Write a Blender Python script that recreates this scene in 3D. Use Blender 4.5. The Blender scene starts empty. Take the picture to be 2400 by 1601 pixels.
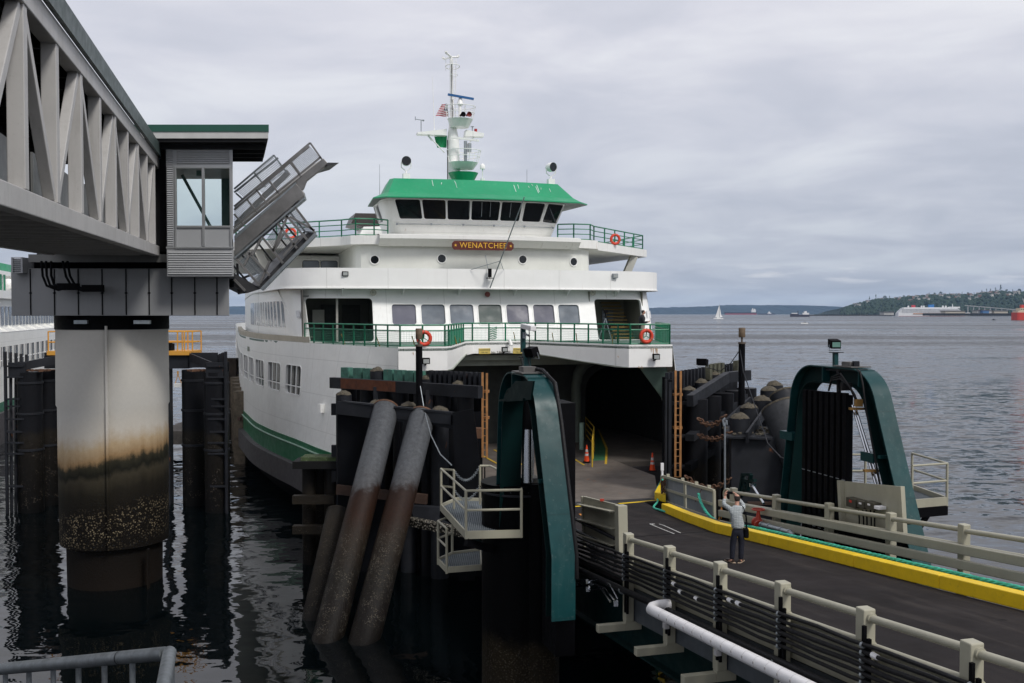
import bpy, math, random
from mathutils import Vector, Matrix
random.seed(7)
R = math.radians
SC = bpy.context.scene
COL = SC.collection
# ---------------------------------------------------------------- camera
F = 2333.0                                   # focal length in photo pixels (2400 wide)
PITCH = math.atan(66.5 / F)
CAMP = Vector((0, 0, 11.0))
cd = bpy.data.cameras.new('camera'); cam = bpy.data.objects.new('camera', cd); COL.objects.link(cam)
cd.sensor_width = 36.0; cd.lens = 36.0 * F / 2400.0
cd.clip_start = 0.1; cd.clip_end = 60000
cam.location = CAMP; cam.rotation_euler = (R(90) - PITCH, 0, 0)
SC.camera = cam
# ---------------------------------------------------------------- view and light
SC.view_settings.view_transform = 'Standard'; SC.view_settings.look = 'None'
SC.view_settings.exposure = 0.0; SC.view_settings.gamma = 1.0
SC.view_settings.use_curve_mapping = False
SC.cycles.volume_bounces = 1
SC.cycles.max_bounces = 8
SUN_TO = Vector((0.60, -0.66, 0.95)).normalized()     # towards the sun: behind the camera, to its right, high
sd = bpy.data.lights.new('sun', 'SUN'); sun = bpy.data.objects.new('sun', sd); COL.objects.link(sun)
sd.energy = 2.2; sd.angle = R(14); sd.color = (1.0, 0.965, 0.92)
sun.rotation_euler = SUN_TO.to_track_quat('Z', 'Y').to_euler()
w = bpy.data.worlds.new('World'); SC.world = w; w.use_nodes = True
nt = w.node_tree; nt.nodes.clear()
def N(nt, typ, **kw):
    n = nt.nodes.new(typ)
    for k, v in kw.items():
        if k.startswith('i_'):
            n.inputs[int(k[2:])].default_value = v
        else: setattr(n, k, v)
    return n
def L(nt, a, b): nt.links.new(a, b)
def math_n(nt, op, a=None, b=None, c=None, clamp=False):
    n = nt.nodes.new('ShaderNodeMath'); n.operation = op; n.use_clamp = clamp
    for i, x in enumerate((a, b, c)):
        if x is None: continue
        if isinstance(x, (int, float)): n.inputs[i].default_value = x
        else: nt.links.new(x, n.inputs[i])
    return n.outputs[0]
def ramp(nt, fac, stops, interp='LINEAR'):
    n = nt.nodes.new('ShaderNodeValToRGB'); cr = n.color_ramp; cr.interpolation = interp
    while len(cr.elements) < len(stops): cr.elements.new(0.5)
    for e, (p, c) in zip(cr.elements, stops):
        e.position = p; e.color = (*c, 1) if len(c) == 3 else c
    nt.links.new(fac, n.inputs[0]); return n.outputs[0]
def g3(v): return (v, v, v)
def mixc(nt, fac, a, b, mode='MIX'):
    n = nt.nodes.new('ShaderNodeMix'); n.data_type = 'RGBA'; n.blend_type = mode; n.clamp_factor = True
    for s, x in ((0, fac), (6, a), (7, b)):
        if isinstance(x, (int, float)): n.inputs[s].default_value = x
        elif isinstance(x, tuple): n.inputs[s].default_value = (*x[:3], 1)
        else: nt.links.new(x, n.inputs[s])
    return n.outputs[2]
def noise(nt, vec, scale, detail=4, rough=.55, lac=2.0, dist=0.0):
    n = nt.nodes.new('ShaderNodeTexNoise'); n.inputs['Scale'].default_value = scale
    n.inputs['Detail'].default_value = detail; n.inputs['Roughness'].default_value = rough
    n.inputs['Lacunarity'].default_value = lac; n.inputs['Distortion'].default_value = dist
    if vec is not None: nt.links.new(vec, n.inputs['Vector'])
    return n.outputs[0]
def mapping(nt, vec, scale=(1, 1, 1), loc=(0, 0, 0), rot=(0, 0, 0)):
    n = nt.nodes.new('ShaderNodeMapping'); n.inputs['Scale'].default_value = scale
    n.inputs['Location'].default_value = loc; n.inputs['Rotation'].default_value = rot
    nt.links.new(vec, n.inputs[0]); return n.outputs[0]
# sky: physical sky seen through a broken sheet of stratocumulus
sky = N(nt, 'ShaderNodeTexSky', sky_type='NISHITA', sun_disc=False,
        sun_elevation=math.asin(SUN_TO.z), sun_rotation=math.atan2(SUN_TO.x, SUN_TO.y), air_density=1.2, dust_density=2.0)
tc = N(nt, 'ShaderNodeTexCoord'); sep = N(nt, 'ShaderNodeSeparateXYZ'); L(nt, tc.outputs['Generated'], sep.inputs[0])
zc = math_n(nt, 'ADD', math_n(nt, 'MAXIMUM', sep.outputs[2], 0.0), 0.13)
cx = math_n(nt, 'DIVIDE', sep.outputs[0], zc); cy = math_n(nt, 'DIVIDE', sep.outputs[1], zc)
cmb = N(nt, 'ShaderNodeCombineXYZ'); L(nt, cx, cmb.inputs[0]); L(nt, cy, cmb.inputs[1])
n1 = noise(nt, mapping(nt, cmb.outputs[0], (1.0, 1.0, 1), (3.1, 1.7, 0)), 1.35, 5, .55, 2.0, .5)
n2 = noise(nt, mapping(nt, cmb.outputs[0], (.35, .8, 1), (9.1, 4.2, 0), (0, 0, .5)), 1.0, 3, .5)
ncl = math_n(nt, 'ADD', math_n(nt, 'MULTIPLY', n1, .6), math_n(nt, 'MULTIPLY', n2, .4))
cloud = ramp(nt, ncl, [(.33, (.64, .655, .735)), (.43, (.70, .71, .79)), (.50, (.78, .78, .85)), (.57, (.87, .87, .92)), (.7, (.97, .96, .99))])
low = ramp(nt, sep.outputs[2], [(0.0, (.62, .68, .73)), (.05, (.67, .72, .77)), (.15, (.82, .85, .88)), (.30, (1, 1, 1))])
cloud = mixc(nt, 1.0, cloud, low, 'MULTIPLY')
# thin bright tops of a far row of cumulus just over the horizon
az = math_n(nt, 'ARCTAN2', sep.outputs[0], sep.outputs[1])
cv = N(nt, 'ShaderNodeCombineXYZ'); L(nt, math_n(nt, 'MULTIPLY', az, 9.0), cv.inputs[0]); L(nt, math_n(nt, 'MULTIPLY', sep.outputs[2], 55.0), cv.inputs[1])
puff = noise(nt, cv.outputs[0], 1.6, 4, .5)
band = ramp(nt, sep.outputs[2], [(.022, g3(0)), (.034, g3(1)), (.040, g3(.9)), (.052, g3(0))])
puffm = math_n(nt, 'MULTIPLY', ramp(nt, puff, [(.54, g3(0)), (.66, g3(1))]), band)
cloud = mixc(nt, math_n(nt, 'MULTIPLY', puffm, .55), cloud, (.85, .85, .88))
bgc = N(nt, 'ShaderNodeBackground', i_1=1.0); bgs = N(nt, 'ShaderNodeBackground', i_1=0.08)
L(nt, cloud, bgc.inputs[0]); L(nt, sky.outputs[0], bgs.inputs[0])
mx = N(nt, 'ShaderNodeMixShader', i_0=.93); L(nt, bgs.outputs[0], mx.inputs[1]); L(nt, bgc.outputs[0], mx.inputs[2])
wo = N(nt, 'ShaderNodeOutputWorld'); L(nt, mx.outputs[0], wo.inputs[0])
# ---------------------------------------------------------------- frames and pixel rays
TH = R(15.7); CT, ST = math.cos(TH), math.sin(TH)
SLIP = Matrix.Rotation(TH, 4, 'Z')                       # local x = across the slip, y = along it to the ship
GW = Matrix.Rotation(R(14.5), 4, 'Z')
SHIP = SLIP @ Matrix.Translation((14.5, 46.4, 0))
I4 = Matrix.Identity(4)
CP, SP = math.cos(PITCH), math.sin(PITCH)
def ray(px, py):
    rx = (px - 1200) / F; ry = -(py - 800.5) / F
    return Vector((rx, ry * SP + CP, ry * CP - SP))
def hit(px, py, n, d):
    r = ray(px, py); n = Vector(n); t = (d - n.dot(CAMP)) / n.dot(r); return CAMP + r * t
def pY(px, py, Y): return hit(px, py, (0, 1, 0), Y)
def pZ(px, py, z): return hit(px, py, (0, 0, 1), z)
def pV(px, py, v): return hit(px, py, (CT, ST, 0), v)     # world point on the vertical plane across = v
def pU(px, py, u): return hit(px, py, (-ST, CT, 0), u)
SHIPI = SHIP.inverted()
def pS(px, py, y):                                         # ship coordinates on ship plane local y
    return SHIPI @ pU(px, py, 46.4 + y)
SLIPI = SLIP.inverted()
# ---------------------------------------------------------------- mesh builder
class MB:
    def __init__(s, M=I4, weld=False): s.v = []; s.f = []; s.sm = []; s.M = M; s.mi = []; s.m = 0; s.weld = weld
    def add(s, vs, fs, smooth=False):
        o = len(s.v); M = s.M
        s.v += [M @ Vector(p) for p in vs]
        for f in fs: s.f.append([i + o for i in f]); s.sm.append(smooth); s.mi.append(s.m)
        return s
    def box2(s, x0, x1, y0, y1, z0, z1):
        if x0 > x1: x0, x1 = x1, x0
        if y0 > y1: y0, y1 = y1, y0
        if z0 > z1: z0, z1 = z1, z0
        return s.add([(x0,y0,z0),(x1,y0,z0),(x1,y1,z0),(x0,y1,z0),(x0,y0,z1),(x1,y0,z1),(x1,y1,z1),(x0,y1,z1)],
              [(0,3,2,1),(4,5,6,7),(0,1,5,4),(1,2,6,5),(2,3,7,6),(3,0,4,7)])
    def box(s, c, d, rz=0):
        m = s.M; s.M = m @ Matrix.Translation(c) @ Matrix.Rotation(rz, 4, 'Z')
        s.box2(-d[0]/2, d[0]/2, -d[1]/2, d[1]/2, -d[2]/2, d[2]/2); s.M = m; return s
    def bar(s, a, b, w, h, up=(0, 0, 1), taper=1.0):
        a = Vector(a); b = Vector(b); d = (b - a).normalized(); up = Vector(up)
        x = d.cross(up)
        if x.length < 1e-4: x = d.cross(Vector((0, 1, 0)))
        x.normalize(); y = x.cross(d).normalized(); x = x * w / 2; y = y * h / 2; t = taper
        vs = [a-x-y, a+x-y, a+x+y, a-x+y, b-x*t-y*t, b+x*t-y*t, b+x*t+y*t, b-x*t+y*t]
        return s.add(vs, [(0,3,2,1)[::-1],(4,5,6,7)[::-1],(0,1,5,4)[::-1],(1,2,6,5)[::-1],(2,3,7,6)[::-1],(3,0,4,7)[::-1]])
    def path(s, pts, r, n=8, close=False, caps=True):
        pts = [Vector(p) for p in pts]; m = len(pts); rs = r if isinstance(r, (list, tuple)) else [r] * m
        ref = None; vs = []
        for i, p in enumerate(pts):
            if close: d = pts[(i+1) % m] - pts[i-1]
            else: d = pts[min(i+1, m-1)] - pts[max(i-1, 0)]
            d.normalize()
            if ref is None:
                ref = Vector((0, 0, 1)) if abs(d.z) < .9 else Vector((1, 0, 0))
            x = (ref - d * ref.dot(d))
            if x.length < 1e-5: x = Vector((1, 0, 0)).cross(d)
            x.normalize(); y = d.cross(x); ref = x
            for k in range(n):
                a = 2 * math.pi * (k + .5) / n; vs.append(p + (x * math.cos(a) + y * math.sin(a)) * rs[i])
        fs = []
        for i in range(m if close else m - 1):
            j = (i + 1) % m
            for k in range(n):
                k2 = (k + 1) % n; fs.append((i*n+k, i*n+k2, j*n+k2, j*n+k))
        s.add(vs, fs, True)
        if caps and not close:
            o = len(s.v) - len(vs)
            s.f.append([o + k for k in range(n)][::-1]); s.sm.append(False); s.mi.append(s.m)
            s.f.append([o + (m-1)*n + k for k in range(n)]); s.sm.append(False); s.mi.append(s.m)
        return s
    def tube(s, a, b, r, r2=None, n=8): return s.path([a, b], [r, r if r2 is None else r2], n)
    def slab(s, pts, off):
        n = len(pts); off = Vector(off); p = [Vector(q) for q in pts]
        nrm = Vector((0, 0, 0))
        for i in range(n): nrm += p[i].cross(p[(i+1) % n])
        if nrm.dot(off) < 0: p = p[::-1]
        vs = p + [q + off for q in p]
        fs = [list(range(n))[::-1], list(range(n, 2*n))] + [(i, (i+1) % n, n + (i+1) % n, n + i) for i in range(n)]
        return s.add(vs, fs)
    def lathe(s, c, prof, n=16, axis=(0, 0, 1), cap=True):
        q = Vector(axis).normalized().to_track_quat('Z', 'Y').to_matrix(); c = Vector(c); vs = []
        for r, z in prof:
            for k in range(n):
                a = 2*math.pi*k/n; vs.append(c + q @ Vector((r*math.cos(a), r*math.sin(a), z)))
        fs = []
        for i in range(len(prof)-1):
            for k in range(n):
                k2 = (k+1) % n; fs.append((i*n+k, i*n+k2, (i+1)*n+k2, (i+1)*n+k))
        s.add(vs, fs, True)
        if cap:
            o = len(s.v) - len(vs)
            if prof[0][0] > 1e-4: s.f.append([o+k for k in range(n)][::-1]); s.sm.append(False); s.mi.append(s.m)
            if prof[-1][0] > 1e-4: s.f.append([o+(len(prof)-1)*n+k for k in range(n)]); s.sm.append(False); s.mi.append(s.m)
        return s
    def ball(s, c, r, n=12, sq=(1, 1, 1)):
        m = s.M; s.M = m @ Matrix.Translation(c) @ Matrix.Diagonal((*sq, 1))
        s.lathe((0, 0, 0), [(max(r*math.sin(math.pi*i/8), 1e-5), -r*math.cos(math.pi*i/8)) for i in range(9)], n, cap=False)
        s.M = m; return s
    def torus(s, c, Rr, r, axis=(0, 0, 1), n=20, m=8):
        q = Vector(axis).normalized().to_track_quat('Z', 'Y').to_matrix(); c = Vector(c)
        return s.path([c + q @ Vector((Rr*math.cos(2*math.pi*k/n), Rr*math.sin(2*math.pi*k/n), 0)) for k in range(n)], r, m, close=True)
    def strip(s, A, B, smooth=False):
        n = len(A)
        return s.add(list(A) + list(B), [(i, i+1, n+i+1, n+i) for i in range(n-1)], smooth)
    def poly(s, pts): return s.add(pts, [list(range(len(pts)))])
    def wall(s, A, B, th):      # strip A (bottom) to B (top) given thickness th inward (vector list or single)
        n = len(A); A = [Vector(p) for p in A]; B = [Vector(p) for p in B]
        t = [Vector(th)] * n if not isinstance(th, list) else [Vector(x) for x in th]
        A2 = [p + q for p, q in zip(A, t)]; B2 = [p + q for p, q in zip(B, t)]
        s.strip(A, B, True); s.strip(B2, A2, True); s.strip(B, B2); s.strip(A2, A)
        s.poly([A[0], B[0], B2[0], A2[0]]); s.poly([A[-1], A2[-1], B2[-1], B[-1]]); return s
WM = {}
def root_m(o): return WM.get(o.name, I4)
def tag(o, label=None, cat=None, group=None, kind=None):
    if label: o['label'] = label
    if cat: o['category'] = cat
    if group: o['group'] = group
    if kind: o['kind'] = kind
    return o
SPLIT = {'casing', 'edge_post', 'waler', 'fender_rail', 'end_post', 'crosstree', 'knee_plate', 'soffit_bracket', 'wing_post', 'fender_upright', 'top_plate', 'ledge', 'panel_joint', 'jack_plate', 'stub_bracket', 'knee_brace', 'floor_beam', 'roof_joist',
         'lane_lines', 'strut', 'stiffener', 'inner_doorway', 'radar_pedestal', 'notice', 'skirt_plate', 'nose_girder', 'girder_flange', 'top_frame', 'rub_rail', 'hinge_arm', 'beam', 'slab', 'conduit_clamp', 'rod_clamp', 'cross_tie', 'support_beam', 'cap_beam', 'rail_stay', 'standoff', 'cable_label', 'leg_set', 'conduit_rack', 'wiper', 'post_plate', 'deck_house', 'grab_rail'}
RENAME = {'leg_set': 'leg', 'lane_lines': 'lane_line'}
def islands(mb):
    par = list(range(len(mb.v)))
    def find(a):
        while par[a] != a: par[a] = par[par[a]]; a = par[a]
        return a
    for f in mb.f:
        r = find(f[0])
        for q in f[1:]: par[find(q)] = r
    gr = {}
    for k, f in enumerate(mb.f): gr.setdefault(find(f[0]), []).append(k)
    out = []
    for ks in gr.values():
        m = MB(); idx = {}
        for k in ks:
            nf = []
            for q in mb.f[k]:
                if q not in idx: idx[q] = len(m.v); m.v.append(mb.v[q])
                nf.append(idx[q])
            m.f.append(nf); m.sm.append(mb.sm[k]); m.mi.append(mb.mi[k])
        out.append(m)
    return out
def build(mb, name, mat, parent=None, at=None, bevel=0, auto=True):
    """link a builder as ONE mesh; parent = thing or part it belongs to"""
    if parent is not None and name in SPLIT:
        n_ = RENAME.get(name, name); SPLIT.discard(n_); SPLIT.discard(name)
        for m in islands(mb): o = build(m, n_, mat, parent, at, bevel, auto)
        SPLIT.add(name); return o
    if parent is not None: W = WM[parent.name]
    elif at is not None: W = Matrix.Translation(at) if not isinstance(at, Matrix) else at
    else:
        n = len(mb.v); xs = [p.x for p in mb.v]; ys = [p.y for p in mb.v]; zs = [p.z for p in mb.v]
        W = Matrix.Translation(((min(xs)+max(xs))/2, (min(ys)+max(ys))/2, min(zs)))
    Wi = W.inverted()
    me = bpy.data.meshes.new(name); me.from_pydata([tuple(Wi @ p) for p in mb.v], [], mb.f); me.update()
    me.polygons.foreach_set('use_smooth', mb.sm)
    if isinstance(mat, (list, tuple)):
        for m in mat: me.materials.append(m)
        me.polygons.foreach_set('material_index', mb.mi)
    else: me.materials.append(mat)
    if mb.weld:
        import bmesh
        bm = bmesh.new(); bm.from_mesh(me); bmesh.ops.remove_doubles(bm, verts=bm.verts, dist=.002); bm.to_mesh(me); bm.free()
    if auto and any(mb.sm): me.set_sharp_from_angle(angle=R(42))
    o = bpy.data.objects.new(name, me); COL.objects.link(o)
    if name in ('debris', 'rubble'): o['kind'] = 'stuff'
    if parent is not None: o.parent = parent
    else: o.matrix_world = W
    WM[o.name] = W
    if bevel:
        b = o.modifiers.new('bevel', 'BEVEL'); b.width = bevel; b.segments = 2; b.limit_method = 'ANGLE'; b.angle_limit = R(40)
    return o
def thing(name, loc, label, cat, group=None, M=None):
    o = bpy.data.objects.new(name, None); COL.objects.link(o); o.empty_display_size = .3
    W = M if M is not None else Matrix.Translation(loc)
    o.matrix_world = W; WM[o.name] = W
    return tag(o, label, cat, group)
def copy_thing(o, delta, label=None):
    """delta: world matrix applied to the copy"""
    c = o.copy(); COL.objects.link(c); c.matrix_world = delta @ WM[o.name]; WM[c.name] = c.matrix_world.copy()
    if label: c['label'] = label
    def rec(src, dst):
        for ch in list(kids.get(src.name, [])):
            k = ch.copy(); COL.objects.link(k); k.parent = dst; WM[k.name] = WM[dst.name]; rec(ch, k)
    kids = {}
    for x in bpy.data.objects:
        if x.parent: kids.setdefault(x.parent.name, []).append(x)
    rec(o, c); return c
# ---------------------------------------------------------------- materials
MATS = {}
def mat(name, col, rough=.5, metal=0.0, var=.12, vs=1.5, streak=0.0, streakc=(.12, .09, .06), rust=0.0, rustc=(.16, .06, .025),
        bump=0.0, bs=30.0, spec=.5, speck=0.0, speckc=(.5,.48,.42), sz=.25, smap=None, seams=None, rrun=0.0, ripple=0.0):
    if name in MATS: return MATS[name]
    m = bpy.data.materials.new(name); m.use_nodes = True; t = m.node_tree; b = t.nodes['Principled BSDF']
    tcn = N(t, 'ShaderNodeTexCoord').outputs['Object']
    nz = noise(t, tcn, vs, 6, .62)
    lo = tuple(c * (1 - var) for c in col); hi = tuple(min(1, c * (1 + var)) for c in col)
    c = ramp(t, nz, [(.3, lo), (.7, hi)])
    if streak:
        ns = noise(t, mapping(t, tcn, smap or (3.0, 3.0, sz)), 1.6, 5, .65)
        nb = noise(t, tcn, .35, 2)
        f = math_n(t, 'MULTIPLY', ramp(t, ns, [(.52, g3(0)), (.78, g3(1))]), ramp(t, nb, [(.35, g3(.25)), (.65, g3(1))]))
        c = mixc(t, math_n(t, 'MULTIPLY', f, streak), c, streakc)
    if rust:
        nr = noise(t, mapping(t, tcn, (1, 1, .6)), 2.2, 8, .7)
        c = mixc(t, ramp(t, nr, [(.66 - rust * .3, g3(0)), (.72 - rust * .25, g3(1))]), c, rustc)
    if speck:
        nk = noise(t, tcn, 9.0, 4, .7)
        c = mixc(t, math_n(t, 'MULTIPLY', ramp(t, nk, [(.6, g3(0)), (.68, g3(1))]), speck), c, speckc)
    if rrun:     # sparse rust weeping down the plating
        r1 = noise(t, mapping(t, tcn, (5.0, 5.0, .35)), 1.3, 6, .7); r2 = noise(t, tcn, .55, 3, .6)
        c = mixc(t, math_n(t, 'MULTIPLY', math_n(t, 'MULTIPLY', ramp(t, r1, [(.60, g3(0)), (.70, g3(1))]), ramp(t, r2, [(.50, g3(0)), (.60, g3(1))])), rrun), c, (.34, .17, .06))
    if seams:    # welded plate edges
        sq = N(t, 'ShaderNodeSeparateXYZ'); L(t, tcn, sq.inputs[0])
        sm = None
        for ax, step in enumerate(seams):
            if not step: continue
            f = math_n(t, 'FRACT', math_n(t, 'DIVIDE', math_n(t, 'ADD', sq.outputs[ax], 400.37), step))
            l = ramp(t, f, [(0, g3(1)), (.022/step, g3(1)), (.05/step, g3(0))]); sm = l if sm is None else math_n(t, 'MAXIMUM', sm, l)
        c = mixc(t, math_n(t, 'MULTIPLY', sm, .30), c, (.30, .30, .27) if sum(col) > 1 else (.004, .02, .02))
    L(t, c, b.inputs['Base Color'])
    b.inputs['Metallic'].default_value = metal; b.inputs['Specular IOR Level'].default_value = spec
    L(t, ramp(t, noise(t, tcn, vs * 3, 4), [(.3, g3(max(.03, rough - .08))), (.7, g3(min(1, rough + .1)))]), b.inputs['Roughness'])
    if bump:
        bn = N(t, 'ShaderNodeBump'); bn.inputs['Strength'].default_value = bump; bn.inputs['Distance'].default_value = .02
        L(t, noise(t, tcn, bs, 5), bn.inputs['Height']); L(t, bn.outputs[0], b.inputs['Normal'])
    if ripple:
        bn = N(t, 'ShaderNodeBump'); bn.inputs['Strength'].default_value = ripple; bn.inputs['Distance'].default_value = .06
        L(t, noise(t, tcn, 1.1, 2, .5), bn.inputs['Height']); L(t, bn.outputs[0], b.inputs['Normal'])
    MATS[name] = m; return m
def tidal(name, stops, zmax=12.0, spec=.15, tilt=(0, 0), namp=.5, nscale=.9, barn=(0, 3, .5), barnc=(.30, .27, .21), bscale=14.0, rough=.6, bump=.6, mott=.45):
    """paint, rust and weed zones that follow height above the water; barn = (z0, z1, coverage)"""
    m = bpy.data.materials.new(name); m.use_nodes = True; t = m.node_tree; b = t.nodes['Principled BSDF']
    geo = N(t, 'ShaderNodeNewGeometry').outputs['Position']; sp = N(t, 'ShaderNodeSeparateXYZ'); L(t, geo, sp.inputs[0])
    nz = noise(t, geo, nscale, 6, .65); nf = noise(t, geo, 7.0, 5, .7)
    z = math_n(t, 'ADD', sp.outputs[2], math_n(t, 'MULTIPLY', math_n(t, 'SUBTRACT', nz, .5), namp * 2))
    z = math_n(t, 'ADD', z, math_n(t, 'MULTIPLY', math_n(t, 'SUBTRACT', nf, .5), namp * .5))
    dr = noise(t, mapping(t, geo, (1.6, 1.6, .12)), 1.7, 4, .6)
    z = math_n(t, 'ADD', z, math_n(t, 'MULTIPLY', math_n(t, 'SUBTRACT', dr, .5), namp * 1.3))
    if tilt[0]: z = math_n(t, 'ADD', z, math_n(t, 'MULTIPLY', math_n(t, 'SUBTRACT', sp.outputs[0], tilt[1]), tilt[0]))
    zn = math_n(t, 'DIVIDE', z, zmax)
    c = ramp(t, zn, [(max(0, min(1, s / zmax)), col) for s, col in stops])
    c = mixc(t, ramp(t, nf, [(.3, g3(mott)), (.7, g3(0))]), c, (.0, .0, .0), 'MIX')
    vo = N(t, 'ShaderNodeTexVoronoi'); vo.inputs['Scale'].default_value = bscale; L(t, geo, vo.inputs['Vector'])
    patch = noise(t, geo, 2.2, 6, .75)
    z0, z1, cov = barn
    bm = math_n(t, 'MULTIPLY', ramp(t, vo.outputs['Distance'], [(.18, g3(1)), (.45, g3(0))]), ramp(t, patch, [(.62 - cov * .3, g3(0)), (.68 - cov * .25, g3(1))]))
    zm = ramp(t, zn, [(max(0, z0 / zmax - .03), g3(0)), (z0 / zmax + .02, g3(1)), (z1 / zmax - .04, g3(1)), (z1 / zmax, g3(0))])
    bm = math_n(t, 'MULTIPLY', bm, zm)
    c = mixc(t, bm, c, barnc)
    L(t, c, b.inputs['Base Color']); b.inputs['Roughness'].default_value = rough; b.inputs['Specular IOR Level'].default_value = spec
    bn = N(t, 'ShaderNodeBump'); bn.inputs['Distance'].default_value = .04
    L(t, math_n(t, 'MULTIPLY', ramp(t, zn, [(z1 / zmax, g3(1)), (z1 / zmax + .06, g3(.08))]), bump), bn.inputs['Strength'])
    L(t, math_n(t, 'ADD', noise(t, geo, 16, 4), math_n(t, 'MULTIPLY', bm, 1.2)), bn.inputs['Height']); L(t, bn.outputs[0], b.inputs['Normal'])
    MATS[name] = m; return m
white = mat('ship_white', (.82, .82, .785), .36, var=.04, vs=.5, streak=.22, streakc=(.42, .39, .32), sz=.10, seams=(0, 3.1, 1.85), rrun=.45, ripple=.5)
white2 = mat('ship_white_clean', (.87, .87, .845), .36, var=.035, vs=.5, streak=.10, streakc=(.5,.46,.38), sz=.15, seams=(3.4, 0, 0), rrun=.35, ripple=.35)
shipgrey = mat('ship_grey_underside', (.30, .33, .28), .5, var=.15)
hullgreen = mat('hull_green', (.005, .125, .05), .35, var=.15, vs=.8, streak=.1, streakc=(.1,.12,.1))
railgreen = mat('rail_green', (.003, .165, .078), .42, var=.2)
roofgreen = mat('roof_green', (.004, .27, .115), .42, var=.10, vs=.35, streak=.1, streakc=(.45,.55,.48), sz=.8)
fendm = mat('fender_grey', (.055, .05, .053), .6, var=.25, streak=.3, streakc=(.02,.02,.02))
glassdark = mat('glass_dark', (.006, .008, .01), .07, var=.2, spec=.6)
glassgrey = mat('glass_grey', (.15, .175, .205), .10, var=.3, vs=.55, spec=.7)
blackm = mat('black_paint', (.004, .004, .005), .6, var=.3, vs=3, spec=.06)
blacksteel = mat('black_steel', (.0045, .005, .0065), .6, var=.4, vs=1.2, streak=.15, streakc=(.03,.027,.024), bump=.15, bs=6, spec=.08)
darkbeam = mat('dark_beam', (.015, .0165, .0205), .55, var=.3, vs=1.3, rust=.05, bump=.1, bs=8, spec=.25)
rustbeam = mat('rust_beam', (.10, .03, .011), .8, var=.4, vs=3)
greysteel = mat('grey_steel', (.20, .21, .22), .45, .3, var=.2, vs=1.5, rust=.12)
galv = mat('galvanised', (.30, .33, .35), .42, .7, var=.2, vs=5, speck=.25, speckc=(.6,.62,.64))
teal = mat('teal_paint', (.0038, .043, .046), .42, spec=.3, var=.2, vs=.9, streak=.3, streakc=(.09,.16,.15), sz=.2, speck=.12, speckc=(.25,.30,.28), ripple=.3, seams=(0, 0, 2.2))
teal_shade = mat('teal_paint_shaded', (.0015, .013, .013), .55, spec=.12, var=.25, vs=1)  # teal paint again, shade of recessed faces put into its colour
beige = mat('beige_paint', (.36, .345, .265), .45, var=.10, vs=1.2, streak=.22, streakc=(.15,.13,.09))
asphalt = mat('asphalt', (.0175, .0145, .0148), .9, var=.35, vs=.5, bump=.5, bs=60, spec=.2, speck=.2, speckc=(.035,.03,.028), streak=.9, streakc=(.052,.044,.040), smap=(1.5, .10, 1), rust=.14, rustc=(.009,.008,.008))
yellow = mat('yellow_paint', (.80, .535, .008), .5, var=.09, vs=1.5, streak=.35, streakc=(.33,.22,.04), smap=(2, 2, 2), speck=.25, speckc=(.10,.075,.03))
yellow2 = mat('yellow_rail', (.62, .30, .04), .5, var=.1)
orange = mat('orange_plastic', (.80, .075, .012), .45, var=.1)
whitep = mat('white_plastic', (.80, .79, .79), .35, var=.05, vs=2, streak=.1)
rubber = mat('black_rubber', (.006, .006, .007), .5, spec=.2, var=.3, vs=6)
cham = mat('walkway_grey', (.44, .43, .415), .5, 0, var=.08, vs=.8, streak=.4, streakc=(.16,.145,.12), sz=.4, speck=.12, speckc=(.12,.1,.08))
chamd = mat('walkway_dark', (.014, .014, .015), .7, spec=.2, var=.3)
siding = mat('siding_grey', (.40, .41, .42), .4, .15, var=.06, vs=.7)
panelg = mat('panel_grey', (.27, .275, .28), .55, var=.07, vs=.6, streak=.15, streakc=(.07,.07,.07))
dkgreen = mat('fascia_green', (.010, .075, .05), .45, var=.1)
rope = mat('teal_rope', (.05, .42, .30), .7, var=.25, vs=12)
rustm = mat('rusty_iron', (.10, .048, .025), .8, var=.4, vs=6)
chrome = mat('chrome', (.6, .62, .65), .12, 1.0, var=.05)
gravel = mat('gravel_heap', (.075, .064, .045), .95, var=.5, vs=9, bump=1, bs=25)
wood = mat('old_timber', (.13, .105, .075), .85, var=.4, vs=3, bump=.4, bs=10)
greent = mat('green_timber', (.05, .15, .115), .7, var=.5, vs=3, speck=.6, speckc=(.17,.13,.10))
redv = mat('red_valve', (.40, .035, .015), .45, var=.15)
skin = mat('skin', (.45, .24, .17), .5, var=.08, vs=10)
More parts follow.
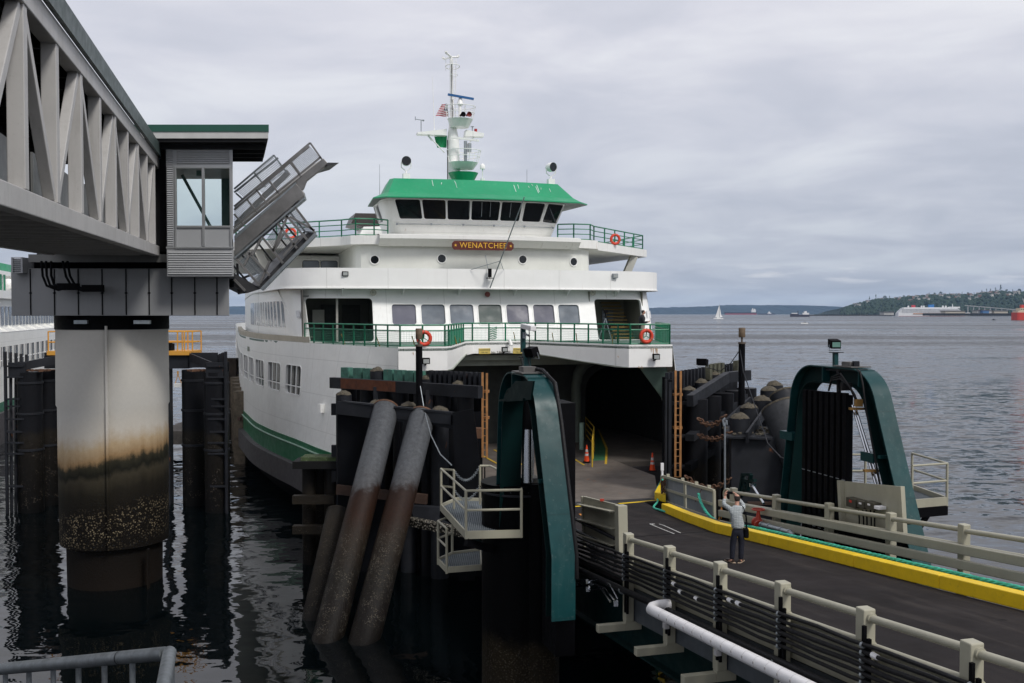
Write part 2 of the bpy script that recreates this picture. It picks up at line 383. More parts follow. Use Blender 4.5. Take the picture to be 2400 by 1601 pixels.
# ================================================================ SETTING
# water
def water_mat():
    m = bpy.data.materials.new('sea_water'); m.use_nodes = True; t = m.node_tree; b = t.nodes['Principled BSDF']
    b.inputs['Base Color'].default_value = (.0012, .0025, .003, 1); b.inputs['Roughness'].default_value = .03
    b.inputs['IOR'].default_value = 1.33
    g = N(t, 'ShaderNodeNewGeometry').outputs['Position']
    sp = N(t, 'ShaderNodeSeparateXYZ'); L(t, g, sp.inputs[0])
    dist = math_n(t, 'POWER', math_n(t, 'ADD', math_n(t, 'POWER', sp.outputs[0], 2.0), math_n(t, 'POWER', sp.outputs[1], 2.0)), .5)
    # sheltered in the slip, wind chop outside; wave slopes tilt the normal directly
    amp = ramp(t, math_n(t, 'DIVIDE', dist, 400.0), [(.07, g3(.055)), (.12, g3(.22)), (.17, g3(.8)), (1.0, g3(1.6))])
    def slope(vec, sc_, det, gain, ax=1.0):
        n_ = t.nodes.new('ShaderNodeTexNoise'); n_.inputs['Scale'].default_value = sc_; n_.inputs['Detail'].default_value = det; n_.inputs['Roughness'].default_value = .55
        t.links.new(vec, n_.inputs['Vector'])
        v = t.nodes.new('ShaderNodeVectorMath'); v.operation = 'SUBTRACT'; v.inputs[1].default_value = (.5, .5, .5); t.links.new(n_.outputs[1], v.inputs[0])
        k = t.nodes.new('ShaderNodeVectorMath'); k.operation = 'MULTIPLY'; k.inputs[1].default_value = (gain*.7, gain*ax, 0); t.links.new(v.outputs[0], k.inputs[0]); return k.outputs[0]
    def vadd(a, b):
        v = t.nodes.new('ShaderNodeVectorMath'); v.operation = 'ADD'; t.links.new(a, v.inputs[0]); t.links.new(b, v.inputs[1]); return v.outputs[0]
    s1 = slope(mapping(t, g, (.5, 1.0, 1), (5, 0, 0), (0, 0, .18)), .85, 3, 1.0)
    s2 = slope(mapping(t, g, (.55, 1.0, 1), (1, 9, 0), (0, 0, -.25)), 2.6, 3, .8)
    s3 = slope(mapping(t, g, (.5, 1.0, 1), (3, 2, 0), (0, 0, .1)), .25, 2, .45)
    sm = vadd(vadd(s1, s2), s3)
    sc2 = t.nodes.new('ShaderNodeVectorMath'); sc2.operation = 'SCALE'; t.links.new(sm, sc2.inputs[0]); t.links.new(amp, sc2.inputs['Scale'])
    up = t.nodes.new('ShaderNodeVectorMath'); up.operation = 'ADD'; up.inputs[1].default_value = (0, 0, 1); t.links.new(sc2.outputs[0], up.inputs[0])
    nn_ = t.nodes.new('ShaderNodeVectorMath'); nn_.operation = 'NORMALIZE'; t.links.new(up.outputs[0], nn_.inputs[0]); L(t, nn_.outputs[0], b.inputs['Normal'])
    # wind slicks: large smooth patches show paler
    sl = noise(t, mapping(t, g, (.0016, .012, 1)), 1.0, 3, .5)
    L(t, math_n(t, 'ADD', .012, math_n(t, 'MULTIPLY', ramp(t, sl, [(.45, g3(.12)), (.6, g3(.03))]), math_n(t, 'MULTIPLY', amp, amp))), b.inputs['Roughness'])
    return m
wb = MB(); S = 14000
wb.poly([(-S, -600, 0), (S, -600, 0), (S, S, 0), (-S, S, 0)])
wob = build(wb, 'water', water_mat(), at=(0, 0, 0)); tag(wob, kind='structure', label='grey green harbour water with ripples')
# sea floor so that nothing is open below
fb = MB(); fb.box2(-S, S, -600, S, -12.5, -12)
tag(build(fb, 'seabed', mat('seabed', (.05, .05, .045), .9), at=(0, 0, -12)), kind='structure')

# the air: thin even haze round everything
hz = MB(); hz.box2(-15500, 15500, -900, 15000, -13.5, 260)
hm = bpy.data.materials.new('haze'); hm.use_nodes = True; ht = hm.node_tree; ht.nodes.clear()
ho = N(ht, 'ShaderNodeOutputMaterial'); hv = N(ht, 'ShaderNodeVolumePrincipled'); hv.inputs['Color'].default_value = (.42, .66, 1.0, 1); hv.inputs['Density'].default_value = 2.6e-5; hv.inputs['Anisotropy'].default_value = 0.0
L(ht, hv.outputs[0], ho.inputs['Volume'])
tag(build(hz, 'haze', hm, at=(0, 0, 0)), kind='stuff', label='thin bluish haze over the harbour')
# far shores: ridges built as terrain
def ridge(name, prof, Y, depth, m, jag, n=260, base=-2):
    mb = MB(); xs = [p[0] for p in prof]
    def hgt(px):
        for (x0, y0), (x1, y1) in zip(prof, prof[1:]):
            if x0 <= px <= x1: return y0 + (y1 - y0) * (px - x0) / (x1 - x0)
        return prof[-1][1]
    rows = 9; vs = []
    rnd = random.Random(5)
    jit = [rnd.uniform(0, 1) for _ in range(n)]
    for j in range(rows):
        t = j / (rows - 1); yy = Y + depth * t
        k = math.sin(min(1, t / .62) * math.pi / 2) if t < .62 else math.cos((t - .62) / .38 * math.pi / 2)
        for i in range(n):
            px = xs[0] + (xs[-1] - xs[0]) * i / (n - 1)
            Yr = Y + depth * .62
            H = pY(px, hgt(px), Yr).z
            X = (px - 1200) / F * Yr
            z = base + (H - base) * k + (jag * (jit[i] - .5) * 2 * (.4 + .6 * k) + jag * (rnd.random() - .5)) * min(1, k * 3) * (1 if H > 4 else .2)
            vs.append((X, yy, z))
    fs = [(j*n+i, j*n+i+1, (j+1)*n+i+1, (j+1)*n+i) for j in range(rows-1) for i in range(n-1)]
    mb.add(vs, fs, False)
    o = build(mb, name, m, at=(0, Y, 0)); return o, hgt
hillm = mat('forest_hill', (.022, .036, .022), .9, var=.5, vs=.02)
farm = mat('far_forest_hazed', (.012, .034, .055), .9, var=.3, vs=.006)  # blue of the distant haze is mixed into this forest colour
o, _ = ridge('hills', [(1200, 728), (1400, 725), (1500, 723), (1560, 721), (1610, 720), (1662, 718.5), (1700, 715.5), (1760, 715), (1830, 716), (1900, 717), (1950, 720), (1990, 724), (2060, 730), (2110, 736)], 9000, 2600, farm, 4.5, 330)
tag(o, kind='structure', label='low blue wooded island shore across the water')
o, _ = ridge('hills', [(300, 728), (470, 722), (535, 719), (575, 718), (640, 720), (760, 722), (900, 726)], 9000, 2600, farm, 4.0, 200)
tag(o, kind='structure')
HP = [(1966, 737), (1985, 724), (2000, 719), (2030, 711), (2060, 706), (2090, 705.5), (2130, 700), (2180, 697), (2230, 696), (2280, 696), (2310, 691), (2345, 686.5), (2365, 690), (2420, 689), (2480, 692)]
HY, HD = 4600, 1500
o, hh = ridge('hills', HP, HY, HD, hillm, 6, 260)
tag(o, kind='structure', label='near wooded hill with houses at right')
def hillpt(px, t):
    k = math.sin(min(1, t / .62) * math.pi / 2); yy = HY + HD * t; Yr = HY + HD * .62
    H = pY(px, hh(px), Yr).z; return Vector(((px - 1200) / F * yy, yy, -2 + (H + 2) * k))
# foliage mass on that hill (nobody could count it)
mb = MB(); rnd = random.Random(11)
for i in range(2600):
    px = rnd.uniform(1972, 2470); t = rnd.uniform(.03, .64); p = hillpt(px, t); r = rnd.uniform(5, 11)
    mb.lathe(p, [(r*.7, -3), (r, r*.5), (r*.75, r*1.2), (r*.2, r*1.6)], 6)
canopy = mat('canopy', (.018, .036, .018), .9, var=.6, vs=.035)
tag(build(mb, 'forest', canopy, at=(0, HY, 0)), 'dark green wood covering the hill at right', kind='stuff')
# skyline trees one can tell apart
treem = mat('conifer', (.018, .036, .020), .9, var=.4, vs=.1); barkm = mat('bark', (.05, .035, .025), .9)
def far_tree(px, kind, h, i):
    p = hillpt(px, .62)
    t = thing('pine_tree' if kind == 0 else 'broadleaf_tree', p, '', 'tree', 'trees on the far skyline')
    mb = MB(Matrix.Translation(p)); rn = random.Random(i * 3 + 1)
    mb.tube((0, 0, -4), (0, 0, h * .5), h * .03, h * .015, 5); build(mb, 'trunk', barkm, t)
    mb = MB(Matrix.Translation(p))
    if kind == 0:
        for k in range(60):
            q = rn.random() ** .8; a = rn.uniform(0, 6.28); rr = h * .17 * (1 - q) * rn.uniform(.5, 1.1)
            c = Vector((math.cos(a) * rr, math.sin(a) * rr, h * (.12 + .86 * q))); s = h * .06
            mb.add([c + Vector((rn.uniform(-s, s), rn.uniform(-s, s), rn.uniform(-s, s))) for _ in range(4)], [(0, 1, 2), (0, 2, 3), (0, 3, 1), (1, 3, 2)])
    else:
        for k in range(70):
            a = rn.uniform(0, 6.28); b = rn.uniform(-.6, 1.4); rr = h * .30 * rn.uniform(.55, 1.05)
            c = Vector((math.cos(a) * rr * math.cos(b), math.sin(a) * rr * math.cos(b), h * .62 + rr * math.sin(b))); s = h * .09
            mb.add([c + Vector((rn.uniform(-s, s), rn.uniform(-s, s), rn.uniform(-s, s))) for _ in range(4)], [(0, 1, 2), (0, 2, 3), (0, 3, 1), (1, 3, 2)])
    build(mb, 'crown', treem, t); return t
TREES = [(2037, 0, 26), (2052, 0, 30), (2073, 1, 24), (2084, 0, 22), (2118, 1, 18), (2177, 0, 20), (2190, 1, 20), (2204, 1, 24), (2224, 0, 18), (2240, 1, 16), (2254, 0, 22), (2268, 1, 20), (2282, 0, 18),
         (2300, 0, 24), (2311, 0, 26), (2320, 0, 24), (2332, 0, 26), (2344, 0, 34), (2358, 1, 20), (2372, 0, 22), (2388, 1, 24)]
for i, (px, k, h) in enumerate(TREES):
    t = far_tree(px, k, h * 1.35, i)
    nth = ['first', 'second', 'third', 'fourth', 'fifth', 'sixth', 'seventh', 'eighth', 'ninth', 'tenth', 'eleventh', 'twelfth', 'thirteenth', 'fourteenth', 'fifteenth', 'sixteenth', 'seventeenth', 'eighteenth', 'nineteenth', 'twentieth', 'twenty first'][i]
    t['label'] = f"{'pointed conifer' if k == 0 else 'round dark tree'}, {nth} tree from the left along the far hill skyline"
# houses on the hill
hw = mat('house_wall', (.46, .45, .42), .8, var=.2, vs=.1); hr = mat('house_roof', (.16, .14, .14), .8, var=.3, vs=.1); hb = mat('house_brick', (.26, .15, .11), .8)
rnd = random.Random(21)
for i in range(64):
    px = rnd.choice([rnd.uniform(2095, 2300), rnd.uniform(2000, 2395), rnd.uniform(2280, 2395)]); t = rnd.uniform(.3, .6)
    p = hillpt(px, t); p.z += 9; W_, D_, H_ = rnd.uniform(9, 18), rnd.uniform(8, 12), rnd.uniform(5, 9)
    zone = 'the low hill end by the marina' if px < 2110 else ('the hillside over the cruise ship stern' if px < 2190 else ('the hillside over the cruise ship bow' if px < 2275 else ('the slope behind the elevated road' if px < 2335 else 'the slope above the red ship')))
    wt = rnd.random() < .75
    th_ = thing('house', p, f"tiny {'pale' if wt else 'brown'} house among dark trees on {zone}", 'house', f"{'pale' if wt else 'brown'} houses on {zone}")
    mb = MB(Matrix.Translation(p) @ Matrix.Rotation(rnd.uniform(-.5, .5), 4, 'Z')); mb.box2(-W_/2, W_/2, -D_/2, D_/2, -8, H_); build(mb, 'wall', hw if wt else hb, th_)
    m2 = MB(mb.M); m2.slab([(-W_/2-.6, -D_/2-.6, H_), (-W_/2-.6, D_/2+.6, H_), (-W_/2-.6, 0, H_+3.2)], (W_+1.2, 0, 0)); build(m2, 'roof', hr, th_)
# breakwater, piers
def farbox(mb, x0, x1, y0, y1, Y, D):
    a = pY(x0, y0, Y); b = pY(x1, y1, Y); mb.box2(a.x, b.x, Y, Y + D, min(a.z, b.z), max(a.z, b.z))
mb = MB(); a = pY(1890, 735, 3900); b = pY(2100, 735, 3900)
rk = random.Random(2)
for i in range(120):
    x = a.x + (b.x - a.x) * i / 119; mb.box((x, 3900, 1.5), (5.5, 12, 5 + rk.uniform(-1, 1.5)), rk.uniform(0, 1))
tag(build(mb, 'breakwater', mat('rock', (.07, .065, .06), .9)), 'long low dark rock breakwater before the marina masts', 'breakwater')
mb = MB(); farbox(mb, 2180, 2440, 734.2, 740, 3300, 60)
for i in range(60): farbox(mb, 2180 + i * 4.3, 2181 + i * 4.3, 736, 741, 3296, 3)
tag(build(mb, 'pier', mat('pier_dark', (.03, .028, .027), .9)), 'long dark wharf in front of the cruise ship and shore buildings', 'pier')
# shore sheds on the wharf
def shed(x0, x1, y0, col, lab, Y=3420):
    t = thing('warehouse', pY((x0+x1)/2, 737, Y), lab, 'building')
    mb = MB(); farbox(mb, x0, x1, y0, 738, Y, 40); build(mb, 'wall', col, t)
    mb = MB(); a = pY(x0, y0, Y); b = pY(x1, y0, Y); mb.box2(a.x-2, b.x+2, Y-2, Y+42, a.z+.05, a.z+2); build(mb, 'roof', hr, t)
cream = mat('shed_cream', (.50, .45, .36), .8); bluep = mat('shed_blue', (.06, .16, .35), .6)
shed(2216, 2262, 729.5, cream, 'long cream cruise terminal shed at the ship side on the wharf')
shed(2291, 2324, 728.5, hw, 'white flat roofed shed right of the cruise ship bow')
shed(2304, 2318, 727.5, bluep, 'small blue shed front between white wharf sheds', 3400)
shed(2330, 2362, 729, cream, 'cream shed left of the red ship')
shed(2072, 2095, 732, hw, 'low pale marina building left of the cruise ship stern')
# long bridge ramp line above the sheds
mb = MB(); a = pY(2262, 716, 3900); b = pY(2380, 726, 3900); mb.bar(a, b, 8, 3)
for i in range(9):
    q = a.lerp(b, (i + .5) / 9); mb.bar(q, (q.x, q.y, 0), 3, 4)
tag(build(mb, 'road_bridge', mat('bridge_concrete', (.33, .33, .33), .8)), 'pale elevated road descending behind the wharf at far right', 'bridge')
# marina masts: one little moored sailboat each
def tiny_boat(px, Y, hullL, mast, name, lab, cat, grp, lean=0):
    p = pY(px, 737, Y); p.z = 0
    mb = MB(Matrix.Translation(p))
    mb.slab([(-hullL/2, -1.3, 1.2), (hullL*.3, -1.3, 1.2), (hullL/2, 0, 1.4), (hullL*.3, 1.3, 1.2), (-hullL/2, 1.3, 1.2)], (0, 0, -1.6))
    mb.box((-hullL*.05, 0, 1.6), (hullL*.35, 1.6, .9))
    mb.m = 1; mb.tube((hullL*.05, 0, 1), (hullL*.05 + lean, 0, mast), .22, .15, 5)
    o = build(mb, name, [white2, galv]); tag(o, lab, cat, grp); return o
rnd = random.Random(4); mx_ = []
for i in range(46):
    px = 1918 + i * 3.95 + rnd.uniform(-1, 1)
    tiny_boat(px, 4150 + rnd.uniform(-60, 120), rnd.uniform(9, 15), rnd.uniform(13, 23), 'moored_sailboat', 'tiny moored sailboat with a bare mast behind the long breakwater', 'sailboat', 'moored sailboats behind the breakwater')
# ---- cruise ship
cw = mat('cruise_white', (.72, .72, .72), .5, var=.04, vs=.05)
Y = 3500; A = pY(2102, 738, Y).x; B = pY(2274, 738, Y).x; LN = B - A
t = thing('cruise_ship', (A, Y, 0), 'large white cruise ship moored at the far wharf below the hill', 'cruise ship')
mb = MB(); mb.slab([(A, Y-14, 10), (A+LN*.86, Y-14, 10), (B, Y, 13), (A+LN*.86, Y+14, 10), (A, Y+14, 10)], (0, 0, -11)); build(mb, 'hull', cw, t)
mb = MB(); mb.box2(A+2, A+LN*.9, Y-14.3, Y+14.3, -1, .9); build(mb, 'waterline_band', mat('boot_red', (.35, .05, .04), .6), t)
mb = MB()
for k in range(6):
    z0 = 10 + k * 3; e = A + LN * (.90 - .018 * k); s_ = A + LN * (.0 + .012 * k)
    mb.box2(s_, e, Y-13.5, Y+13.5, z0, z0 + 2.1); mb.box2(s_, e, Y-12.4, Y+12.4, z0 + 2.1, z0 + 3)
build(mb, 'superstructure', cw, t)
for k in range(6):
    mb = MB(); z0 = 10.35 + k * 3
    for i in range(46):
        x = A + LN * (.05 + .8 * i / 46); mb.box2(x, x + LN * .011, Y-13.6, Y-13.45, z0 + .6, z0 + 1.6)
    build(mb, 'window_row', glassgrey, t)
mb = MB(); mb.box2(A+LN*.08, A+LN*.8, Y-10, Y+10, 28, 31); mb.box2(A+LN*.72, A+LN*.84, Y-12, Y+12, 28, 33.5); build(mb, 'upper_deck', cw, t)
mb = MB(); mb.box2(A+LN*.20, A+LN*.245, Y-4, Y+4, 31, 39); build(mb, 'red_funnel', mat('fred', (.5, .05, .06), .6), t)
mb = MB(); mb.box2(A+LN*.43, A+LN*.50, Y-5, Y+5, 31, 41); build(mb, 'blue_funnel', mat('fblue', (.03, .17, .45), .6), t)
for q in (.15, .33, .36, .62, .66):
    mb = MB(); mb.ball((A+LN*q, Y-3, 34), 3.2); mb.box2(A+LN*q-1, A+LN*q+1, Y-4, Y-2, 28, 32); build(mb, 'radome', cw, t)
mb = MB(); mb.tube((A+LN*.76, Y, 30), (A+LN*.755, Y, 44), 1.8, .5, 6); build(mb, 'mast', cw, t)
for i in range(14):
    mb = MB(); x = A + LN * (.2 + .035 * i); mb.box2(x, x+8, Y-15.5, Y-13.6, 7.5, 10.2); build(mb, 'lifeboat', mat('lb_orange', (.5, .22, .08), .5), t)
# ---- red ship at the right edge
Y = 1560; x0 = pY(2377, 737, Y).x
t = thing('cargo_ship', (x0, Y, 0), 'red hulled ship with cream upper works cut by the right edge', 'ship')
mb = MB(); mb.slab([(x0, Y-9, 12), (x0+3, Y-10, 12), (x0+90, Y-10, 12), (x0+90, Y+10, 12), (x0+3, Y+10, 12), (x0, Y+9, 12)], (0, 0, -12.5)); build(mb, 'hull', mat('ship_red', (.52, .045, .03), .5, vs=.1), t)
mb = MB(); mb.box2(x0+2, x0+90, Y-8, Y+8, 12, 15); mb.box2(x0+6, x0+28, Y-7, Y+7, 15, 19); build(mb, 'superstructure', mat('ship_cream', (.55, .48, .36), .6), t)
mb = MB(); mb.box2(x0+10, x0+15, Y-3, Y+3, 19, 24); build(mb, 'funnel', MATS['ship_red'], t)
mb = MB(); mb.tube((x0+20, Y, 15), (x0+13, Y, 34), .5, .3, 6); build(mb, 'mast', cw, t)
mb = MB()
for i in range(6): mb.box2(x0+7+i*3.4, x0+9+i*3.4, Y-7.2, Y-6.95, 16.5, 17.7)
build(mb, 'window_row', glassdark, t)
# ---- tanker
Y = 7200; A = pY(1699, 737, Y).x; B = pY(1772, 737, Y).x
t = thing('tanker', (A, Y, 0), 'long low red and black tanker anchored far off, right of the sailboat', 'ship')
mb = MB(); mb.slab([(A, Y-15, 9), (B, Y-15, 9), (B, Y+15, 9), (A, Y+15, 9)], (0, 0, -9.5)); build(mb, 'hull', mat('tank_red', (.30, .06, .07), .6), t)
mb = MB(); mb.box2(A-3, B, Y-15.3, Y+15.3, 9, 17); build(mb, 'topside', mat('tank_black', (.035, .03, .05), .6), t)
mb = MB(); mb.box2(B-34, B-4, Y-12, Y+12, 17, 36); mb.box2(B-28, B-22, Y-4, Y+4, 36, 46); mb.box2(B-14, B-8, Y-4, Y+4, 36, 42); build(mb, 'bridge_house', cw, t)
Y = 7100; A = pY(1776, 737, Y).x; B = pY(1816, 737, Y).x
t = thing('barge', (A, Y, 0), 'thin dark barge with small white house right of the tanker', 'barge')
mb = MB(); mb.box2(A, B, Y-10, Y+10, -.5, 7); build(mb, 'hull', MATS['tank_black'], t)
mb = MB(); mb.box2(A+70, A+95, Y-8, Y+8, 7, 13); mb.box2(B-45, B-35, Y-3, Y+3, 7, 22); build(mb, 'deck_house', cw, t)
# ---- dark supply vessel
Y = 3000; A = pY(1853, 740, Y).x; B = pY(1896, 740, Y).x; LN = B - A
t = thing('tug_boat', (A, Y, 0), 'black hulled work vessel with white deck houses on open water', 'boat')
mb = MB(); mb.slab([(A, Y-6, 9), (A+LN*.42, Y-6, 8), (A+LN*.42, Y+6, 8), (A, Y+6, 9)], (0, 0, -9.4)); mb.slab([(A+LN*.42, Y-6, 6), (B, Y-6, 6.5), (B, Y+6, 6.5), (A+LN*.42, Y+6, 6)], (0, 0, -6.4)); build(mb, 'hull', MATS['tank_black'], t)
mb = MB(); mb.box2(A+3, A+LN*.35, Y-5, Y+5, 9.05, 11.5); mb.box2(A+LN*.65, B-1, Y-5, Y+5, 6.6, 12); mb.box2(A+LN*.74, A+LN*.86, Y-4, Y+4, 12, 17); build(mb, 'deck_house', cw, t)
mb = MB(); mb.box2(A+LN*.38, A+LN*.41, Y-1, Y+1, 8, 18); build(mb, 'mast', MATS['tank_black'], t)
# ---- sailboat under sail
Y = 1900; p = pY(1684, 737, Y); p.z = 0
t = thing('sailboat', p, 'white sailing yacht with both sails up left of the tanker', 'sailboat')
mb = MB(Matrix.Translation(p)); mb.slab([(-9, -2, 1.6), (-9.5, 0, 1.7), (-9, 2, 1.6), (7, 2, 1.4), (9, 1, 1.4), (9, -1, 1.4), (7, -2, 1.4)], (0, 0, -1.9)); mb.box2(-3, 4, -1.3, 1.3, 1.6, 2.6); build(mb, 'hull', white2, t)
mb = MB(Matrix.Translation(p)); mb.slab([(1.2, .1, 3), (1.6, .1, 27), (-6, .8, 3.2)], (0, .15, 0)); build(mb, 'jib', mat('sail', (.82, .82, .80), .6, var=.03), t)
mb = MB(Matrix.Translation(p)); mb.slab([(2.1, .1, 3.5), (2.0, .1, 25), (5.0, .6, 8), (8, .9, 3.6)], (0, .15, 0)); build(mb, 'mainsail', MATS['sail'], t)
mb = MB(Matrix.Translation(p)); mb.tube((1.9, 0, 1), (1.9, 0, 29), .25, .15, 6); build(mb, 'mast', galv, t)
# ---- small motorboat
Y = 1030; p = pY(1886, 737, Y); p.z = 0
t = thing('motorboat', p, 'small white motorboat with canopy, nearest boat on the open water', 'boat')
mb = MB(Matrix.Translation(p)); mb.slab([(-3.9, -1.2, 1.1), (-3.9, 1.2, 1.1), (3.4, 1.2, .9), (3.4, -1.2, .9)], (0, 0, -1.0)); build(mb, 'hull', white2, t)
mb = MB(Matrix.Translation(p)); mb.box2(-.8, 1.6, -.9, .9, 1.1, 1.7); mb.box2(-1.0, 1.4, -1, 1, 2.3, 2.45)
for a_ in (-.9, 1.3):
    for b_ in (-.9, .9): mb.tube((a_, b_, 1), (a_, b_, 2.3), .05, n=5)
build(mb, 'canopy', mat('canopy_grey', (.12, .12, .12), .6), t)
mb = MB(Matrix.Translation(p)); mb.box2(3.5, 3.9, -.3, .3, .3, 1.6); build(mb, 'outboard_motor', blackm, t)
Y = 1560; p = pY(2329, 737, Y); p.z = 0
mb = MB(Matrix.Translation(p)); mb.slab([(-2.2, -.8, .7), (-2.2, .8, .7), (2.4, .8, .6), (3, 0, .8), (2.4, -.8, .6)], (0, 0, -.8)); mb.box2(-1, -.2, -.4, .4, .7, 2.0); mb.box2(.4, 1, -.4, .4, .7, 1.8)
tag(build(mb, 'dinghy', blackm), 'tiny dark open boat on the water near the right edge', 'boat')
# ================================================================ FERRY (ship coordinates: x across, y aft from the fork tips, z above water)
ZC, ZP, ZS, ZT = 3.15, 9.36, 12.42, 15.05
def smooth_curve(pts, per=5):
    out = []
    P = [Vector((p[0], p[1], 0)) for p in pts]
    for i in range(len(P) - 1):
        p0 = P[max(i-1, 0)]; p1 = P[i]; p2 = P[i+1]; p3 = P[min(i+2, len(P)-1)]
        for k in range(per):
            t = k / per
            out.append(.5 * ((2*p1) + (p2-p0)*t + (2*p0-5*p1+4*p2-p3)*t*t + (3*p1-p0-3*p2+p3)*t**3))
    out.append(P[-1]); return out
def V3(p, z, dx=0): return Vector((p[0] + dx, p[1], z))
ferry = thing('ferry', (0, 0, 0), 'large white and green double ended car ferry docked bow on, boarding doors open', 'ferry', M=SHIP)
FM = SHIP
HULL = smooth_curve([(7.0, 0.0), (8.3, 1.3), (9.3, 3.2), (10.2, 6.5), (11.0, 10.3), (12.1, 15), (13.0, 20), (13.45, 25), (13.8, 30), (13.95, 40), (13.95, 70), (13.95, 110), (13.0, 128), (9, 140)])
HTOP = [Vector((p.x + {0: 0}.get(i, 0), p.y, 0)) for i, p in enumerate(HULL)]
def _tw(y):      # straight taper of the passenger deck edge, fuller lower down
    return 7.0 + 3.7 * y / 10.3 if y < 10.3 else None
HTOP = [Vector((_tw(p.y), p.y, 0)) if _tw(p.y) is not None else Vector((p.x - .3 * max(0, 1 - (p.y - 10.3) / 8), p.y, 0)) for p in HULL]
def off(curve, d):      # curve moved outwards by d
    out = []
    for i, p in enumerate(curve):
        a = curve[max(i-1, 0)]; b = curve[min(i+1, len(curve)-1)]; t = (b - a).normalized()
        out.append(p + Vector((t.y, -t.x, 0)) * d)
    return out
def mir(curve): return [Vector((-p.x, p.y, 0)) for p in curve]
# --- generic wall with real openings.  W(x, z, d) -> point (d = depth inwards)
def wall_grid(mb, W, x0, x1, z0, z1, holes, step=.7, fil=.22, th=.12):
    xs = {x0, x1}; zs = {z0, z1}
    for h in holes: xs |= {h[0], h[1]}; zs |= {h[2], h[3]}
    n = int((x1 - x0) / step)
    for i in range(1, n):
        x = x0 + (x1 - x0) * i / n
        if min(abs(x - q) for q in xs) > step * .35: xs.add(x)
    xs = sorted(xs); zs = sorted(zs)
    for a, b in zip(xs, xs[1:]):
        for c, d in zip(zs, zs[1:]):
            xm = (a+b)/2; zm = (c+d)/2
            if any(h[0] < xm < h[1] and h[2] < zm < h[3] for h in holes): continue
            mb.add([W(a,c,0), W(b,c,0), W(b,d,0), W(a,d,0)], [(0,1,2,3)], True)
    for h in holes:
        a, b, c, d = h[:4]; f = min(fil, (b-a)*.3, (d-c)*.3); k = 5
        loop = []
        for (cx_, cz_, a0) in ((b-f, d-f, 0), (a+f, d-f, 90), (a+f, c+f, 180), (b-f, c+f, 270)):
            cor = {0: (b, d), 90: (a, d), 180: (a, c), 270: (b, c)}[a0]
            arc = [(cx_ + f*math.cos(R(a0 + 90*i/k)), cz_ + f*math.sin(R(a0 + 90*i/k))) for i in range(k+1)]
            for p, q in zip(arc, arc[1:]): mb.add([W(*cor, 0), W(*q, 0), W(*p, 0)], [(0,1,2)])
            loop += arc
        n = len(loop)
        for i in range(n):
            p = loop[i]; q = loop[(i+1) % n]
            mb.add([W(*p,0), W(*q,0), W(*q,th), W(*p,th)], [(3,2,1,0)], True)
def rr_loop(a, b, c, d, f, k=5):
    out = []
    for (cx_, cz_, a0) in ((b-f, d-f, 0), (a+f, d-f, 90), (a+f, c+f, 180), (b-f, c+f, 270)):
        out += [(cx_ + f*math.cos(R(a0 + 90*i/k)), cz_ + f*math.sin(R(a0 + 90*i/k))) for i in range(k+1)]
    return out
def window(parent, W, h, frame_m, glass_m, f=.2, fw=.055, glass=True, depth=.06, name='window', bars=0):
    a, b, c, d = h; f = min(f, (b-a)*.3, (d-c)*.3)
    A = rr_loop(a-.01, b+.01, c-.01, d+.01, f, 5); B = rr_loop(a+fw, b-fw, c+fw, d-fw, max(f-fw, .02), 5); n = len(A)
    mb = MB(FM)
    for i in range(n):
        j = (i+1) % n
        mb.add([W(*A[i],-.025), W(*A[j],-.025), W(*B[j],-.025), W(*B[i],-.025)], [(0,1,2,3)])
        mb.add([W(*B[i],-.025), W(*B[j],-.025), W(*B[j],depth), W(*B[i],depth)], [(0,1,2,3)])
        mb.add([W(*A[i],-.025), W(*A[i],.02), W(*A[j],.02), W(*A[j],-.025)], [(0,1,2,3)])
    if bars:
        for q in range(1, bars + 1):
            x = a + (b-a)*q/(bars+1); mb.add([W(x-.05,c,.0), W(x+.05,c,.0), W(x+.05,d,.0), W(x-.05,d,.0), W(x-.05,c,.05), W(x+.05,c,.05), W(x+.05,d,.05), W(x-.05,d,.05)], [(0,1,2,3),(0,4,5,1),(3,2,6,7),(0,3,7,4),(1,5,6,2)])
        z = c + (d-c)*.3; mb.add([W(a,z-.035,-.01), W(b,z-.035,-.01), W(b,z+.035,-.01), W(a,z+.035,-.01)], [(0,1,2,3)])
    o = build(mb, name, frame_m, parent)
    if glass:
        m2 = MB(FM); G = rr_loop(a+fw*.5, b-fw*.5, c+fw*.5, d-fw*.5, max(f-fw, .02), 4)
        m2.poly([W(*p, depth-.02) for p in G]); build(m2, 'pane', glass_m, o)
    return o
def curve_x(curve):      # returns f(x)->y for a half curve given as points with x rising
    def g(x):
        x = abs(x)
        for p, q in zip(curve, curve[1:]):
            if p.x <= x <= q.x + 1e-6: return p.y + (q.y - p.y) * (x - p.x) / max(q.x - p.x, 1e-6)
        return curve[-1].y
    return g
def arc_len(curve):
    s = [0]
    for p, q in zip(curve, curve[1:]): s.append(s[-1] + (q - p).length)
    return s
def side_W(curve_b, curve_t, z0, z1, sgn):
    """wall parametrised by arc length along the bottom curve"""
    s = arc_len(curve_b)
    def W(a, z, d):
        a = max(0, min(a, s[-1] - 1e-4)); i = 0
        while s[i+1] < a: i += 1
        k = (a - s[i]) / (s[i+1] - s[i]); t = (z - z0) / (z1 - z0)
        p = curve_b[i].lerp(curve_b[i+1], k).lerp(curve_t[i].lerp(curve_t[i+1], k), t)
        tn = (curve_b[i+1] - curve_b[i]).normalized(); nrm = Vector((tn.y, -tn.x, 0))
        p = p - nrm * d
        return Vector((p.x * sgn, p.y, z))
    return W, s[-1]
